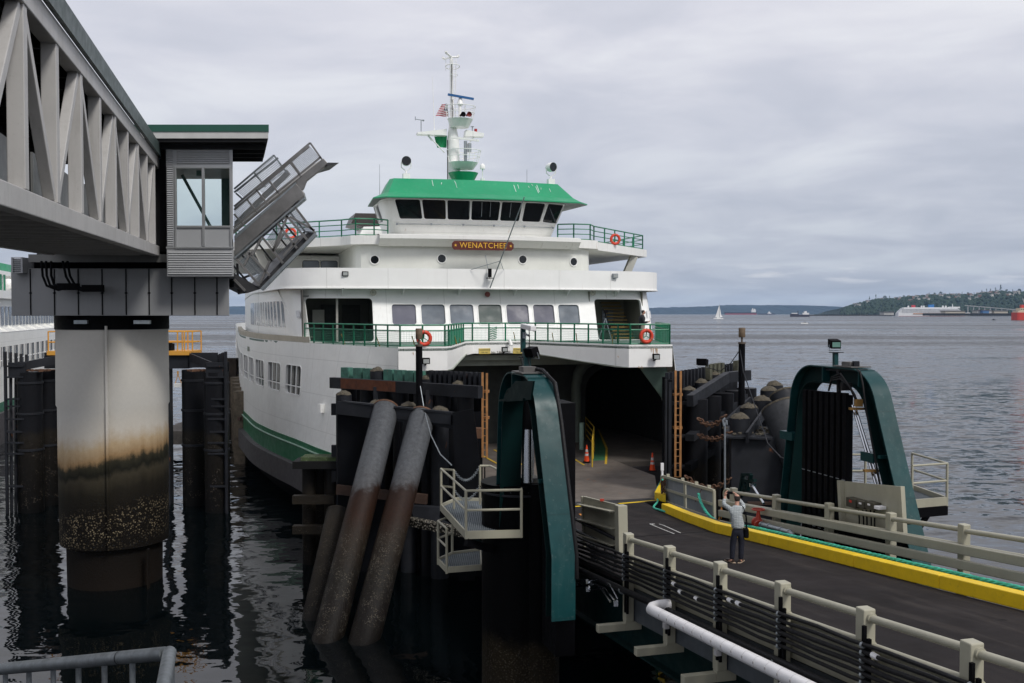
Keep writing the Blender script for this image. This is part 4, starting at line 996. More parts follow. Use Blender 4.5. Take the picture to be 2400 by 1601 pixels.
# --- mast
MY = 18.0
def ms(px, py, y=MY): return pS(px, py, y)
b0 = ms(1067, 417); x0 = b0.x
mast = MB(FM); top = ms(1057, 132); mid = ms(1062, 330); lo = ms(1064, 418)
mast.tube((lo.x, MY, 18.9), (mid.x, MY, mid.z), .46, .40, 14); mast.tube((mid.x, MY, mid.z), (ms(1060,285).x, MY, ms(1060,285).z), .40, .2, 12)
mast.tube((ms(1060,285).x, MY, ms(1060,285).z), (top.x, MY, top.z), .15, .09, 10)
mst = build(mast, 'mast', white2, ferry)
def platform(pxl, pxr, pyt, pyb, pyrail, tilt):
    c = ms((pxl+pxr)/2, pyt); r = (ms(pxr, pyt).x - ms(pxl, pyt).x) / 2; zb = ms(1070, pyb).z; zr = ms(1070, pyrail).z
    mb = MB(FM)
    n = 18; ringf = lambda rr, z, dy=0: [(c.x + rr*math.cos(2*math.pi*i/n), MY - .5 + dy + rr*.8*math.sin(2*math.pi*i/n), z) for i in range(n)]
    A = ringf(r, c.z); B = ringf(r*.72, zb, .2)
    for i in range(n):
        j = (i+1) % n; mb.add([A[i], A[j], B[j], B[i]], [(0, 3, 2, 1)], True)
    mb.poly(A); mb.poly(B[::-1]); o = build(mb, 'mast_platform', white2, mst)
    mb = MB(FM); Rr = ringf(r*1.18, zr, -.1); Rm = ringf(r*1.1, (zr + c.z)/2, -.05)
    mb.path(Rr, .025, 6, close=True); mb.path(Rm, .02, 6, close=True)
    for i in range(0, n, 2): mb.tube(A[i], Rr[i], .02, n=5)
    build(mb, 'platform_rail', white2, mst); return c, r
platform(1045, 1104, 283, 301, 254, 0)
platform(1049, 1116, 384, 398, 356, 0)
mb = MB(FM); c = ms(1082, 398); mb.lathe((c.x, MY-.45, 19.12), [(.45, 0), (.62, .35), (1.0, 1.05)], 14, cap=False); build(mb, 'platform_base', roofgreen, mst)
# cross tree wings
mb = MB(FM)
a = ms(977, 316); b = ms(1045, 304); c = ms(1045, 319); mb.slab([(a.x, MY-.3, a.z), (a.x, MY-.3, a.z+.12), (b.x, MY-.3, b.z), (c.x, MY-.3, c.z)], (0, .6, 0))
a = ms(1132, 322); b = ms(1090, 306); c = ms(1088, 321); d = ms(1132, 314); mb.slab([(a.x, MY-.3, a.z), (d.x, MY-.3, d.z), (b.x, MY-.3, b.z), (c.x, MY-.3, c.z)], (0, .6, 0))
build(mb, 'crosstree', white2, mst)
mb = MB(FM)
for p, q in (((1004, 318), (1042, 358)), ((1110, 322), (1092, 345)), ((1003, 318), (1012, 330))):
    P = ms(*p); Q = ms(*q); mb.tube((P.x, MY, P.z), (Q.x, MY, Q.z), .04, n=6)
build(mb, 'strut', white2, mst)
mb = MB(FM); P = ms(1045, 226); Q = ms(1103, 239); mb.bar((P.x, MY-.6, P.z), (Q.x, MY-.9, Q.z), .12, .14); 
rb = build(mb, 'radar_scanner', mat('radar_blue', (.01, .10, .28), .4), mst); rb['label'] = 'blue radar scanner bar high on the mast'
mb = MB(FM); P = ms(1074, 252); Q = ms(1074, 234); mb.lathe((P.x, MY-.6, P.z), [(.16, 0), (.22, .1), (.1, .5)], 10); P = ms(1073, 283); mb.tube((P.x, MY-.6, P.z), (P.x, MY-.6, ms(1073, 252).z), .1, n=8); build(mb, 'radar_pedestal', white2, mst)
mb = MB(FM); P = ms(1050, 327); Q = ms(1113, 337); mb.bar((P.x, MY-.9, P.z), (Q.x, MY-1.2, Q.z), .14, .12); rb = build(mb, 'radar_scanner', white2, mst); rb['label'] = 'white radar scanner bar low on the mast'
mb = MB(FM); P = ms(1083, 337); Q = ms(1083, 384); mb.tube((P.x, MY-1, P.z), (Q.x, MY-1, Q.z), .11, n=8); P = ms(1092, 352); mb.box((P.x, MY-1, P.z), (.2, .3, .55)); build(mb, 'radar_pedestal', galv, mst)
for px, m_ in ((1074, blackm), (1088, mat('horn_red', (.16, .012, .012), .5))):
    P = ms(px, 276); mb = MB(FM); mb.lathe((P.x, MY-.9, P.z), [(.08, -.1), (.06, .2), (.17, .42)], 14, (.1, -1, -.05), cap=False); mb.lathe((P.x, MY-.9, P.z), [(.165, .41), (.0001, .3)], 14, (.1, -1, -.05), cap=False); build(mb, 'fog_horn', m_, mst)
P = ms(1115, 308); mb = MB(FM); mb.tube((P.x, MY, P.z-.1), (P.x, MY, P.z+.16), .1, n=10); build(mb, 'red_lantern', mat('lant_red', (.35, .02, .02), .4), mst)
mb = MB(FM); P = ms(1107, 312); mb.tube((P.x, MY, P.z), (P.x, MY, P.z+.4), .03, n=5); mb.box((P.x, MY, P.z+.42), (.2, .2, .04))
P = ms(987, 310); Q = ms(987, 282); mb.tube((P.x, MY, P.z), (Q.x, MY, Q.z), .03, n=5); mb.bar((P.x-.35, MY, Q.z+.05), (P.x+.15, MY, Q.z), .03, .05); mb.box((P.x-.38, MY, Q.z+.1), (.05, .02, .25)); mb.ball((P.x+.15, MY, Q.z), .07); o = build(mb, 'wind_gauge', galv, mst)
mb = MB(FM); P = ms(1018, 305); Q = ms(1013.6, 180); mb.tube((P.x, MY, P.z), (Q.x, MY, Q.z), .03, .012, 6); P = ms(1085, 272); mb.tube((P.x, MY-.4, P.z-.3), (P.x, MY-.4, P.z+1.4), .015, n=5); build(mb, 'whip_aerial', white2, mst)
# top T bar, ring, ladder
mb = MB(FM); P = ms(1041, 133); Q = ms(1077, 130); M_ = ms(1058, 134)
mb.path([(P.x, MY-.6, P.z+.1), (M_.x, MY, M_.z), (Q.x, MY+.4, Q.z)], .07, 6); mb.bar((P.x, MY+.3, P.z-.1), (M_.x, MY, M_.z), .1, .08)
for q in ((P.x, MY-.6, P.z+.16), (Q.x, MY+.4, Q.z+.08), (P.x, MY+.3, P.z)): mb.box(q, (.16, .16, .1))
build(mb, 'top_bracket', white2, mst)
mb = MB(FM); c = ms(1059, 156); mb.torus((c.x+.05, MY, c.z), .46, .03, (0, .15, 1), 20, 6); mb.tube((c.x-.4, MY, c.z-.3), (c.x-.4, MY, c.z+.5), .02, n=5); c2 = ms(1066, 235)
mb.tube((c2.x, MY-.2, c2.z), (c.x+.25, MY-.2, c.z+.5), .02, n=5); mb.tube((c2.x-.22, MY-.2, c2.z), (c.x+.03, MY-.2, c.z+.5), .02, n=5)
nr = 22
for i in range(nr):
    t_ = i / nr; xx = c2.x + (c.x+.25 - c2.x)*t_; zz = c2.z + (c.z+.5-c2.z)*t_; mb.tube((xx-.22, MY-.2, zz), (xx, MY-.2, zz), .013, n=4)
c3 = ms(1063, 178); mb.torus((c3.x, MY-.2, c3.z), .22, .015, (0, .2, 1), 14, 5); build(mb, 'mast_ladder', white2, mst)
mb = MB(FM); mb.path([(ms(1047, 414).x, MY-.3, 19.4), (ms(1047, 330).x, MY-.3, ms(1047, 330).z)], .03, 5); mb.path([(ms(1059, 280).x, MY-.15, ms(1059, 280).z), (ms(1058, 150).x, MY-.12, ms(1058, 150).z)], .025, 5); build(mb, 'cable_run', blackm, mst)
# flags (separate things)
def flag(name, quadpx, m, lab, y, n=10, amp=.12):
    mb = MB(FM); tl, tr, br, bl = [ms(*q, y) for q in quadpx]; k = 8; vs = []
    for j in range(k+1):
        for i in range(n+1):
            u = i/n; v = j/k; p = tl.lerp(tr, u).lerp(bl.lerp(br, u), v); vs.append((p.x, y + amp*math.sin(u*7 + v*2)*(1-u*.6), p.z))
    mb.add(vs, [(j*(n+1)+i, j*(n+1)+i+1, (j+1)*(n+1)+i+1, (j+1)*(n+1)+i) for j in range(k) for i in range(n)], True)
    b2 = MB(FM); b2.add([(x, y_ + .012, z) for x, y_, z in vs], [(j*(n+1)+i, (j+1)*(n+1)+i, (j+1)*(n+1)+i+1, j*(n+1)+i+1) for j in range(k) for i in range(n)], True)
    mb.v += b2.v; o = len(vs); mb.f += [[q + o for q in f] for f in b2.f]; mb.sm += b2.sm; mb.mi += b2.mi
    ob = build(mb, name, m); tag(ob, lab, 'flag'); return ob, (tl, tr, br, bl)
# stripes and canton as procedural material using UV-free object coordinates baked as separate faces
red = mat('flag_red', (.42, .03, .05), .7); wht = mat('flag_white', (.72, .70, .70), .7); blu = mat('flag_blue', (.03, .04, .11), .7); grn = mat('flag_green', (.005, .30, .11), .6)
y = MY + .3
tl, tr, br, bl = [ms(*q, y) for q in ((1036, 244), (1050, 244), (1050, 273), (1021, 272))]
n, k = 13, 13; vs = []; mb = MB(FM)
for j in range(k+1):
    for i in range(n+1):
        u = i/n; v = j/k; p = tl.lerp(tr, u).lerp(bl.lerp(br, u), v); vs.append((p.x, y + .14*math.sin(u*7 + v*3)*(1-u*.5), p.z))
for j in range(k):
    for i in range(n):
        mb.m = 2 if (i >= 7 and j < 7) else (0 if j % 2 == 0 else 1)
        q = [vs[j*(n+1)+i], vs[j*(n+1)+i+1], vs[(j+1)*(n+1)+i+1], vs[(j+1)*(n+1)+i]]
        mb.add(q, [(0, 3, 2, 1)], True); mb.add([(a, b + .012, c) for a, b, c in q], [(0, 1, 2, 3)], True)
mb.m = 1
for j in range(3):
    for i in range(4):
        p = tl.lerp(tr, .6 + .1*i).lerp(bl.lerp(br, .6 + .1*i), .08 + .16*j); mb.box((p.x, y - .16, p.z), (.035, .01, .035))
tag(build(mb, 'flag', [red, wht, blu]), 'red, white and blue striped flag flying from the ferry mast', 'flag')
flag('flag', ((1018, 320), (1048, 318), (1047, 346), (1026, 346)), grn, 'plain green flag blowing below the mast crosstree', MY + .3)
# --- black funnel behind left of wheelhouse
fx = lambda px, y: pS(px, 520, y).x
YF = 28
mb = MB(FM); za = pS(850, 500, YF).z; zb = pS(850, 540, YF).z
mb.slab([(fx(823, YF), YF, za-.75), (fx(833, YF), YF, za), (fx(905, YF), YF, za+.02), (fx(905, YF), YF, za-.95), (fx(860, YF), YF, za-1.05)], (0, 4, 0)); fun = build(mb, 'funnel_top', mat('funnel_black', (.035, .028, .026), .45), ferry)
mb = MB(FM); mb.slab([(fx(838, YF), YF-.1, zb-.6), (fx(852, YF), YF-.1, za-1.0), (fx(915, YF), YF-.1, za-.9), (fx(915, YF), YF-.1, zb-.6)], (0, 4, 0)); build(mb, 'funnel', white2, ferry)
mb = MB(FM); mb.box2(fx(855, YF), fx(920, YF), YF-.5, YF+4.3, 15.8, zb-.35); build(mb, 'funnel_base', blackm, ferry)
# --- rails.  generic multi-bar rail on ship: pts, height, bars, posts
def rail(pts, z0, h, bars, post_step, name='railing', mesh=False, r=.045, parent=None, m=None, M=None, infill=True):
    mb = MB(M or FM); pts = [Vector((p[0], p[1], z0 if len(p) < 3 or p[2] == 0 else p[2])) for p in pts]
    for z in bars: mb.path([p + Vector((0,0,z)) for p in pts], r if z == max(bars) else r*.7, 6)
    for a, b in zip(pts, pts[1:]):
        n = max(1, round((b-a).length / post_step))
        for i in range(n+1): q = a.lerp(b, i/n); mb.tube(q - Vector((0,0,.05)), q + Vector((0,0,h)), r, n=6)
    o = build(mb, name, m or railgreen, parent or ferry)
    if mesh:      # wire infill as real thin wires
        mb = MB(M or FM); s = .075
        for a, b in zip(pts, pts[1:]):
            L_ = (b-a).length; n = max(1, int(L_ / s))
            for i in range(n): q = a.lerp(b, i/n); mb.bar(q + Vector((0,0,.08)), q + Vector((0,0,h*.78)), .008, .008)
            for j in range(9): zz = .08 + (h*.78-.08)*j/8; mb.bar(a + Vector((0,0,zz)), b + Vector((0,0,zz)), .008, .008)
        build(mb, 'mesh_infill', mat('wire', (.05, .22, .14), .5), o)
    return o
IN = .12
front = [(-10.6, 10.2), (-6.9, IN), (-4.75, IN), (-4.4, .9), (-2.1, 7.75), (-1.45, 8.3), (1.45, 8.3), (2.1, 7.75), (4.4, .9), (4.75, IN), (6.9, IN), (10.6, 10.2)]
rail(front, ZP, 1.07, (.1, .80, 1.07), 1.15, mesh=True)
mb = MB(FM)
for x, y in ((-9.0, 6.2), (-7.7, 2.4), (-6.3, .2), (-3.6, 3.2), (-2.9, 5.4), (1.0, 8.3), (2.6, 6.1), (3.3, 4.1), (4.3, 1.4), (5.9, .2)):
    mb.bar((x, y+.1, ZP+.55), (x+.25, y+.6, ZP), .05, .02)
build(mb, 'rail_stay', yellow2, ferry)
# rope ladder roll on centre rail
mb = MB(FM)
for k in range(7): mb.path([(-.55, 8.22, ZP+.85-k*.1), (-.3, 8.15, ZP+.78-k*.1), (-.05, 8.22, ZP+.85-k*.1)], .03, 5)
build(mb, 'hanging_ladder', railgreen, ferry)
topL = [(-4.9, 14.3), (-7.0, 14.3), (-8.2, 14.6), (-9.0, 15.2), (-14.2, 20.6), (-14.2, 60)]
o1_ = rail([(-5.4, 13.7), (-6.3, 13.2), (-7.4, 13.2), (-8.1, 14.4), (-14.2, 20.7), (-14.2, 58)], 15.57, 1.05, (.1, .42, .74, 1.05), 1.9)
rail([(5.4, 13.7), (6.3, 13.2), (7.4, 13.2), (8.1, 14.4), (14.2, 20.7), (14.2, 58)], 15.57, 1.05, (.1, .42, .74, 1.05), 1.9)
# life rings: hang on rails, so each one is a thing
def life_ring(px, py, y, lab, size=.38, tilt=0):
    p = pS(px, py, y); t = thing('life_ring', FM @ p, lab, 'life ring', 'orange life rings on green rails'); W = t
    d = SHIP.to_3x3() @ Vector((0, -1, 0))
    mb = MB(Matrix.Translation(FM @ p)); mb.torus((0, 0, 0), size*.78, size*.24, d, 26, 10); build(mb, 'ring', mat('ring_orange', (.62, .05, .02), .55, var=.15), t)
    mb = MB(Matrix.Translation(FM @ p) @ SHIP.to_3x3().to_4x4())
    for a in (0, 120, 240):
        a = R(a + 90); c = Vector((math.cos(a), 0, math.sin(a))) * size*.78; mb.torus(c, size*.25, .012, (-math.sin(a), 0, math.cos(a)), 12, 5)
        mb.bar((0, .05, 0), c, .05, .03)
    build(mb, 'holder', railgreen, t); return t
life_ring(994, 793, .0, 'orange life ring on the green rail behind the left lamp pole')
life_ring(1515, 788, .0, 'orange life ring on the green rail beside the man on the ferry deck')
life_ring(1442, 561, 15.8, 'orange life ring on the upper right green rail below the sky', .38)
life_ring(681, 547, 19.0, 'orange life ring on the ferry top rail seen behind the raised boarding ramp', .38)
# top wings: posts
mb = MB(FM); mb.bar((12.3, 19.2, 13.7), (12.9, 19.2, ZT), .5, .35, up=(0, 1, 0)); mb.bar((-12.3, 19.2, 13.7), (-12.9, 19.2, ZT), .5, .35, up=(0, 1, 0)); build(mb, 'wing_post', mat('post_grey', (.42, .42, .38), .5), ferry)
# white deck cabin left behind bulwark
mb = MB(FM); xa2, xb2 = pS(668, 620, 22).x, pS(802, 620, 22).x
mb.box2(xa2, xb2, 22, 27, 12.6, pS(735, 598, 22).z); cab2 = build(mb, 'deck_cabin', white2, ferry, bevel=.25)
def Wc2(x, z, d): return Vector((x, 22 + d, z))
for a, b in ((709, 748), (752, 791)):
    A_ = pS(a, 610, 22).x; B_ = pS(b, 610, 22).x; window(cab2, Wc2, (A_, B_, pS(735, 632, 22).z, pS(735, 611, 22).z), blackm, glassgrey, f=.15, fw=.04, depth=-.02)
# floodlights fixed on the ferry
def flood(px, py, y, w_=.34, m=blackm, face=mat('lamp_glass', (.35, .37, .36), .15)):
    p = pS(px, py, y); mb = MB(FM); mb.slab([(p.x-w_/2, y-.32, p.z-w_*.32), (p.x+w_/2, y-.32, p.z-w_*.32), (p.x+w_/2, y-.32, p.z+w_*.42), (p.x-w_/2, y-.32, p.z+w_*.42)], (0, .14, .03)); mb.bar((p.x, y-.2, p.z-w_*.3), (p.x, y+.02, p.z-w_*.5), .08, .05); o = build(mb, 'floodlight', m, ferry)
    mb = MB(FM); mb.slab([(p.x-w_*.38, y-.325, p.z-w_*.22), (p.x+w_*.38, y-.325, p.z-w_*.22), (p.x+w_*.38, y-.325, p.z+w_*.32), (p.x-w_*.38, y-.325, p.z+w_*.32)], (0, -.012, 0)); build(mb, 'lens', face, o)
flood(808, 643, 10.6); flood(1438, 648, 10.45, m=galv); flood(996, 847, .0, .36); flood(1533, 837, .0, .36); flood(1180, 820, 8.1, .34)
for px, py in ((875, 686), (1390, 686)):
    p = pS(px, py, 10.7); mb = MB(FM); mb.torus((p.x, 10.7, p.z), .14, .045, (0, -1, -.2), 16, 6); mb.ball((p.x, 10.72, p.z), .07); build(mb, 'loudspeaker', mat('speaker_cream', (.5, .47, .4), .5), ferry)
p = pS(1144, 690, 10.8); mb = MB(FM); mb.lathe((p.x, 10.9, p.z), [(.12, -.0), (.16, .1), (.16, .3)], 14, (-.3, -1, 0)); build(mb, 'bell', mat('bell_red', (.2, .05, .04), .5), ferry)
# nav camera and jack staff on bulwark front
mb = MB(FM); P0 = pS(1148, 675, 9.8); P1 = pS(1173, 612, 8.4); P2 = pS(1229, 462, 5.2)
P0 = Vector((P0.x, 9.75, P0.z)); top_ = pS(1229, 462, 6.0); top_ = Vector((top_.x, 6.0, top_.z)); k1 = P0.lerp(top_, .31)
mb.tube(P0, top_, .035, .03, 8)
for q in ((1104, 632), (1180, 633)):
    b_ = pS(*q, 9.85); mb.tube(k1, (b_.x, 9.85, b_.z), .02, n=6)
mb.tube(P0 + Vector((0,0,.5)), P0 + Vector((-.25, .1, 1.9)), .018, n=5); build(mb, 'jack_staff', galv, ferry)
mb = MB(FM); p = pS(1147, 640, 9.7); mb.box((p.x, 9.6, p.z), (.18, .18, .5)); mb.box((p.x, 9.6, p.z-.3), (.4, .3, .04)); build(mb, 'bow_camera', blackm, ferry)
# CCTV bullet + plate + clearance signs + end mark on fascia
mb = MB(FM); p = pS(1196, 806, 8.0); mb.lathe((p.x, 7.95, p.z+.05), [(.09, -.2), (.11, .15)], 12, (.25, -.3, -1)); mb.box((p.x-.05, 8.0, p.z-.32), (.4, .1, .14)); build(mb, 'deck_camera', white2, ferry)
sgy = mat('sign_yellow', (.58, .45, .12), .6); ink = mat('sign_ink', (.10, .09, .05), .6)
for a, b in ((1122, 1149), (1202, 1229)):
    A_ = pS(a, 822, 8.2); B_ = pS(b, 822, 8.2); z0 = pS(1135, 829.5, 8.2).z; z1 = pS(1135, 816.5, 8.2).z
    mb = MB(FM); mb.box2(A_.x, B_.x, 8.17, 8.2, z0, z1); s_ = build(mb, 'clearance_sign', sgy, ferry); cxm = (A_.x+B_.x)/2
    text('CLEARANCE', .115, FM @ Matrix.Translation((cxm, 8.165, z1-.09)) @ TXT, ink, s_, ext=.002)
    text("15ft. 4in.", .115, FM @ Matrix.Translation((cxm, 8.165, z0+.08)) @ TXT, ink, s_, ext=.002)
p = pS(1166, 826, 8.2); text('No. 2 End', .18, FM @ Matrix.Translation((p.x, 8.185, p.z)) @ TXT, ink, ferry, name='end_mark', ext=.004)
# little hull box and draft marks left of the dolphin
p = SHIPI @ pV(759, 980, 14.5 - 8.9); mb = MB(FM); q = WL(3.9, 6.2, -.1)
best = None
for k in range(20, 300):
    s_ = k*.03
    pt = FM @ WL(s_, 6.2, 0); v = pt - CAMP; X_ = 1200 + F*v.x/(v.y*CP - v.z*SP)
    if best is None or abs(X_ - 760) < best[0]: best = (abs(X_-760), s_)
c = WL(best[1], 6.0, -.12); mb.box(c, (.34, .25, .45), .6); build(mb, 'vent_box', white2, ferry)
# tripod on deck + man beside the rail : things of their own
p = SHIPI @ pZ(1419, 804, ZP)
t = thing('tripod', FM @ Vector((p.x, p.y, ZP)), 'camera tripod standing on the ferry deck before the right doorway', 'tripod')
mb = MB(FM); apex = Vector((p.x, p.y, ZP + 1.35))
for dx, dy in ((-.42, .1), (.36, -.1), (.02, .5)): mb.tube((p.x+dx, p.y+dy, ZP), apex, .022, .03, 6)
build(mb, 'leg_set', galv, t)
mb = MB(FM); mb.tube(apex, apex + Vector((0,0,.3)), .03); mb.box(apex + Vector((0,0,.38)), (.22, .2, .18)); build(mb, 'camera_head', blackm, t)
# ---------------- second ferry far left, same class seen side on
G2 = SLIP @ Matrix.Translation((-19, 58, 0))
f2 = thing('ferry', (0, 0, 0), 'second white ferry moored behind the concrete pillar at far left', 'ferry', M=G2)
mb = MB(G2); mb.box2(-22, 0, 0, 120, 3.4, 9.36); mb.box2(-21, -.9, 0, 120, 9.36, 12.3); mb.box2(-21.6, -.3, 0, 120, 12.3, 13.0); h2 = build(mb, 'hull', white, f2)
mb = MB(G2); mb.box2(-21, -2.5, 0, 120, 13.0, 14.6); mb.box2(-21, -1.8, 0, 120, 14.6, 15.0); build(mb, 'upper_house', white, f2)
mb = MB(G2); mb.box2(-18, -4, 0, 100, 15.0, 16.2); build(mb, 'green_stripe_house', roofgreen, f2)
mb = MB(G2); mb.box2(-22.05, .05, 0, 120, 2.6, 3.4); build(mb, 'green_belt', hullgreen, f2)
mb = MB(G2); mb.box2(-22, .35, 0, 120, -.5, 2.6); build(mb, 'rubbing_fender', fendm, f2)
for k in range(34):
    y = 18 + k*2.6; mb = MB(G2); mb.box2(-.02, .05, y, y+2.0, 6.4, 8.1); o = build(mb, 'hull_window', glassdark, f2)
    m2 = MB(G2); m2.box2(.05, .08, y+.9, y+1.05, 6.4, 8.1); m2.box2(.05, .08, y+1.4, y+1.5, 6.4, 8.1); m2.box2(.052, .075, y, y+2, 6.9, 7.0); build(m2, 'glazing_bar', white2, o)
for k in range(48):
    y = 16 + k*1.6; mb = MB(G2); mb.box2(-.92, -.84, y, y+1.05, 9.9, 11.6); build(mb, 'cabin_window', glassgrey, f2)
for k in range(4):
    y = 20 + k*3.2; mb = MB(G2); mb.box2(-.02, .05, y, y+1.9, 3.7, 5.6); build(mb, 'lower_window', glassdark, f2)
for k in range(7):
    y = 14 + k*6.5; mb = MB(G2); mb.lathe((-1.6, y, 13.8), [(.1, 0), (.5, .3), (.5, 2.2), (.1, 2.5)], 12, (0, 1, 0)); build(mb, 'raft_canister', white2, f2)
    mb = MB(G2); mb.box2(-1.0, -.9, y+.3, y+.7, 13.0, 14.5); mb.box2(-1.0, -.9, y+1.8, y+2.2, 13.0, 14.5); build(mb, 'raft_cradle', railgreen, f2)
mb = MB(G2)
for k in range(20):
    y = 16+k*4.5; mb.slab([(-.9, y, 9.36), (0.02, y, 9.38), (-.9, y+.01, 9.9)], (0, .08, 0))
mb.strip([(0.03, 0, 9.36), (0.03, 120, 9.36)], [(-.9, 0, 9.7), (-.9, 120, 9.7)]); build(mb, 'deck_ledge', white, f2)
# ================================================================ OVERHEAD WALKWAY on the left
GI = GW.inverted()
def pGw(px, py, v=-3.5):
    c, s_ = math.cos(R(14.5)), math.sin(R(14.5)); return GI @ hit(px, py, (c, s_, 0), v)
def gz(u): return 11 + 5.3 + .026 * (u - 18.3)          # top of top chord
def gb(u): return 11 + 1.5 + .026 * (u - 14.0)          # underside of bottom chord
U0, U1 = 5.0, 41.0
gang = thing('walkway_bridge', (0, 0, 0), 'long grey steel truss passenger walkway with green roof edge, running overhead at left', 'walkway bridge', M=GW)
for v in (-3.5, -7.6):
    s_ = 1 if v > -5 else -1
    mb = MB(GW); mb.bar((v - .14*s_, U0, gb(U0)+.19), (v - .14*s_, U1, gb(U1)+.19), .28, .38); build(mb, 'bottom_chord', cham, gang, bevel=.02)
    mb = MB(GW); mb.bar((v - .13*s_, U0, gz(U0)-.17), (v - .13*s_, U1, gz(U1)-.17), .30, .42); build(mb, 'top_chord', cham, gang, bevel=.02)
    nodes = [17.45 + 2.68*k for k in range(-4, 9)]
    for k, u in enumerate(nodes):
        zt, zb = gz(u) - .32, gb(u) + .38
        mb = MB(GW); mb.bar((v - .14*s_, u, zb), (v - .14*s_, u, zt), .27, .27, up=(0, 1, 0)); build(mb, 'vertical', cham, gang, bevel=.015)
        if k + 1 < len(nodes):
            u2 = nodes[k+1]; top_first = (k % 2 == 0)
            a = (v - .14*s_, u + .17, (zt - .1) if top_first else (zb + .1)); b = (v - .14*s_, u2 - .17, (gb(u2)+.48) if top_first else (gz(u2)-.42))
            mb = MB(GW); mb.bar(a, b, .2, .2, up=(0, 1, 0)); build(mb, 'diagonal', cham, gang, bevel=.015)
mb = MB(GW); mb.slab([(-3.5, U0, gz(U0)), (-3.5, U1+.2, gz(U1)), (-8.0, U1+.2, gz(U1)), (-8.0, U0, gz(U0))], (0, 0, .06)); build(mb, 'roof_deck', chamd, gang)
mb = MB(GW); mb.bar((-3.42, U0, gz(U0)+.26), (-3.42, U1+.3, gz(U1)+.26), .1, .44); build(mb, 'roof_fascia', mat('fascia_faded', (.05, .075, .07), .5), gang)
mb = MB(GW); mb.slab([(-3.8, U0, gb(U0)+.25), (-3.8, U1, gb(U1)+.25), (-7.3, U1, gb(U1)+.25), (-7.3, U0, gb(U0)+.25)], (0, 0, .12)); build(mb, 'floor', chamd, gang)
mb = MB(GW)
for i in range(26):
    u = U0 + .5 + i*1.4; mb.box2(-7.3, -3.8, u, u+.16, gb(u)+.02, gb(u)+.25)
build(mb, 'floor_beam', cham, gang)
mb = MB(GW)
for i in range(26):
    u = U0 + .5 + i*1.4; mb.box2(-7.3, -3.8, u, u+.12, gz(u)-.28, gz(u)-.02)
for v in (-4.6, -5.6, -6.6): mb.bar((v, U0, gz(U0)-.12), (v, U1, gz(U1)-.12), .1, .18)
build(mb, 'roof_joist', chamd, gang)
mb = MB(GW); mb.slab([(-7.1, U0, gb(U0)+.1), (-7.1, U1, gb(U1)+.1), (-7.1, U1, gz(U1)-.2), (-7.1, U0, gz(U0)-.2)], (-.05, 0, 0)); build(mb, 'back_wall', chamd, gang)
lowp = mat('panel_pale', (.20, .205, .205), .45, var=.08)
for i in range(13):
    u = nodes[0] + i*2.68 + .25; 
    mb = MB(GW); mb.slab([(-4.0, u, gb(u)+.5), (-4.0, u+2.25, gb(u)+.5), (-4.0, u+2.25, gb(u)+1.35), (-4.0, u, gb(u)+1.35)], (-.04, 0, 0)); mb.tube((-3.95, u+1.1, gb(u)+.4), (-3.95, u+1.1, gb(u)+1.7), .03, n=6); build(mb, 'parapet_panel', lowp, gang)
mb = MB(GW); mb.bar((-5.2, 13, gz(13)-.7), (-3.9, 13.2, gz(13)-.7), .12, .12); build(mb, 'yellow_pipe', yellow2, gang)
# conduits hanging to the bent cap
mb = MB()
for k, (x0, y0) in enumerate(((97, 612), (108, 612), (120, 612), (147, 612), (158, 612))):
    x1, y1 = ((150, 676), (152, 674), (156, 672), (212, 678), (214, 675))[k]
    A = pY(x0, y0, 37.9); B = pY(x1, y1, 37.8); M_ = pY((x0+x1)/2 - 14 + k, y1 - 6, 37.8); M2 = pY((x0*.25+x1*.75), y1 + 4, 37.8)
    mb.path([A, A.lerp(M_, .5) + Vector((-.05, 0, -.1)), M_, M2, B], .045, 8)
for x1, y1 in ((160, 672), (218, 676)): c = pY(x1, y1, 37.9); mb.box(c, (.75, .3, .26))
tag(build(mb, 'cable_bundle', blackm), 'black cables drooping from the walkway to the grey cap panels', 'cables')
def shear(mb, Y0):
    for v in mb.v: v.x -= .285*(v.y - Y0)
# ---- pier: cap box, black saddle, jacketed shaft
pier = thing('pier_column', (-16.4, 40.9, 0), 'thick off white concrete column with weed and barnacles at its foot, carrying the walkway', 'column')
mb = MB(); mb.box2(-19.3, -10.9, 38.4, 43.4, 10.9, 12.72); shear(mb, 38.4); build(mb, 'cap_beam', panelg, pier, bevel=.02)
mb = MB()
for px in (72, 128, 184, 240, 296, 350, 403, 457, 509):
    x = pY(px, 700, 38.4).x; mb.box2(x-.02, x+.02, 38.375, 38.4, 10.93, 12.7); mb.box2(x-.05, x+.05, 38.37, 38.4, 11.75, 11.8)
build(mb, 'panel_joint', blackm, pier)
mb = MB(); mb.box2(-18.9, -13.2, 38.9, 42.5, 12.72, 13.1); mb.box2(-18.2, -12.6, 38.2, 42, 13.0, 13.35); build(mb, 'saddle', blackm, pier)
mb = MB(); mb.box2(-18.5, -12.8, 38.15, 38.25, 12.95, 13.25); build(mb, 'saddle_pipe', mat('rod_grey', (.2, .2, .19), .5), pier)
lvr = pY(27, 640, 38.0); lv2 = pY(53, 603, 38.0)
mb = MB()
for k in range(8): 
    z = lvr.z + (lv2.z-lvr.z)*k/8; mb.slab([(lvr.x+.05, 38.0, z), (lvr.x+.05, 38.12, z+.07), (lv2.x-.05, 38.12, z+.07), (lv2.x-.05, 38.0, z)], (0, .01, .02))
mb.box2(lvr.x, lv2.x, 38.14, 39, lvr.z, lv2.z); mb.box2(lvr.x, lvr.x+.06, 37.98, 38.14, lvr.z, lv2.z); mb.box2(lv2.x-.06, lv2.x, 37.98, 38.14, lvr.z, lv2.z); build(mb, 'louvre_box', siding, pier)
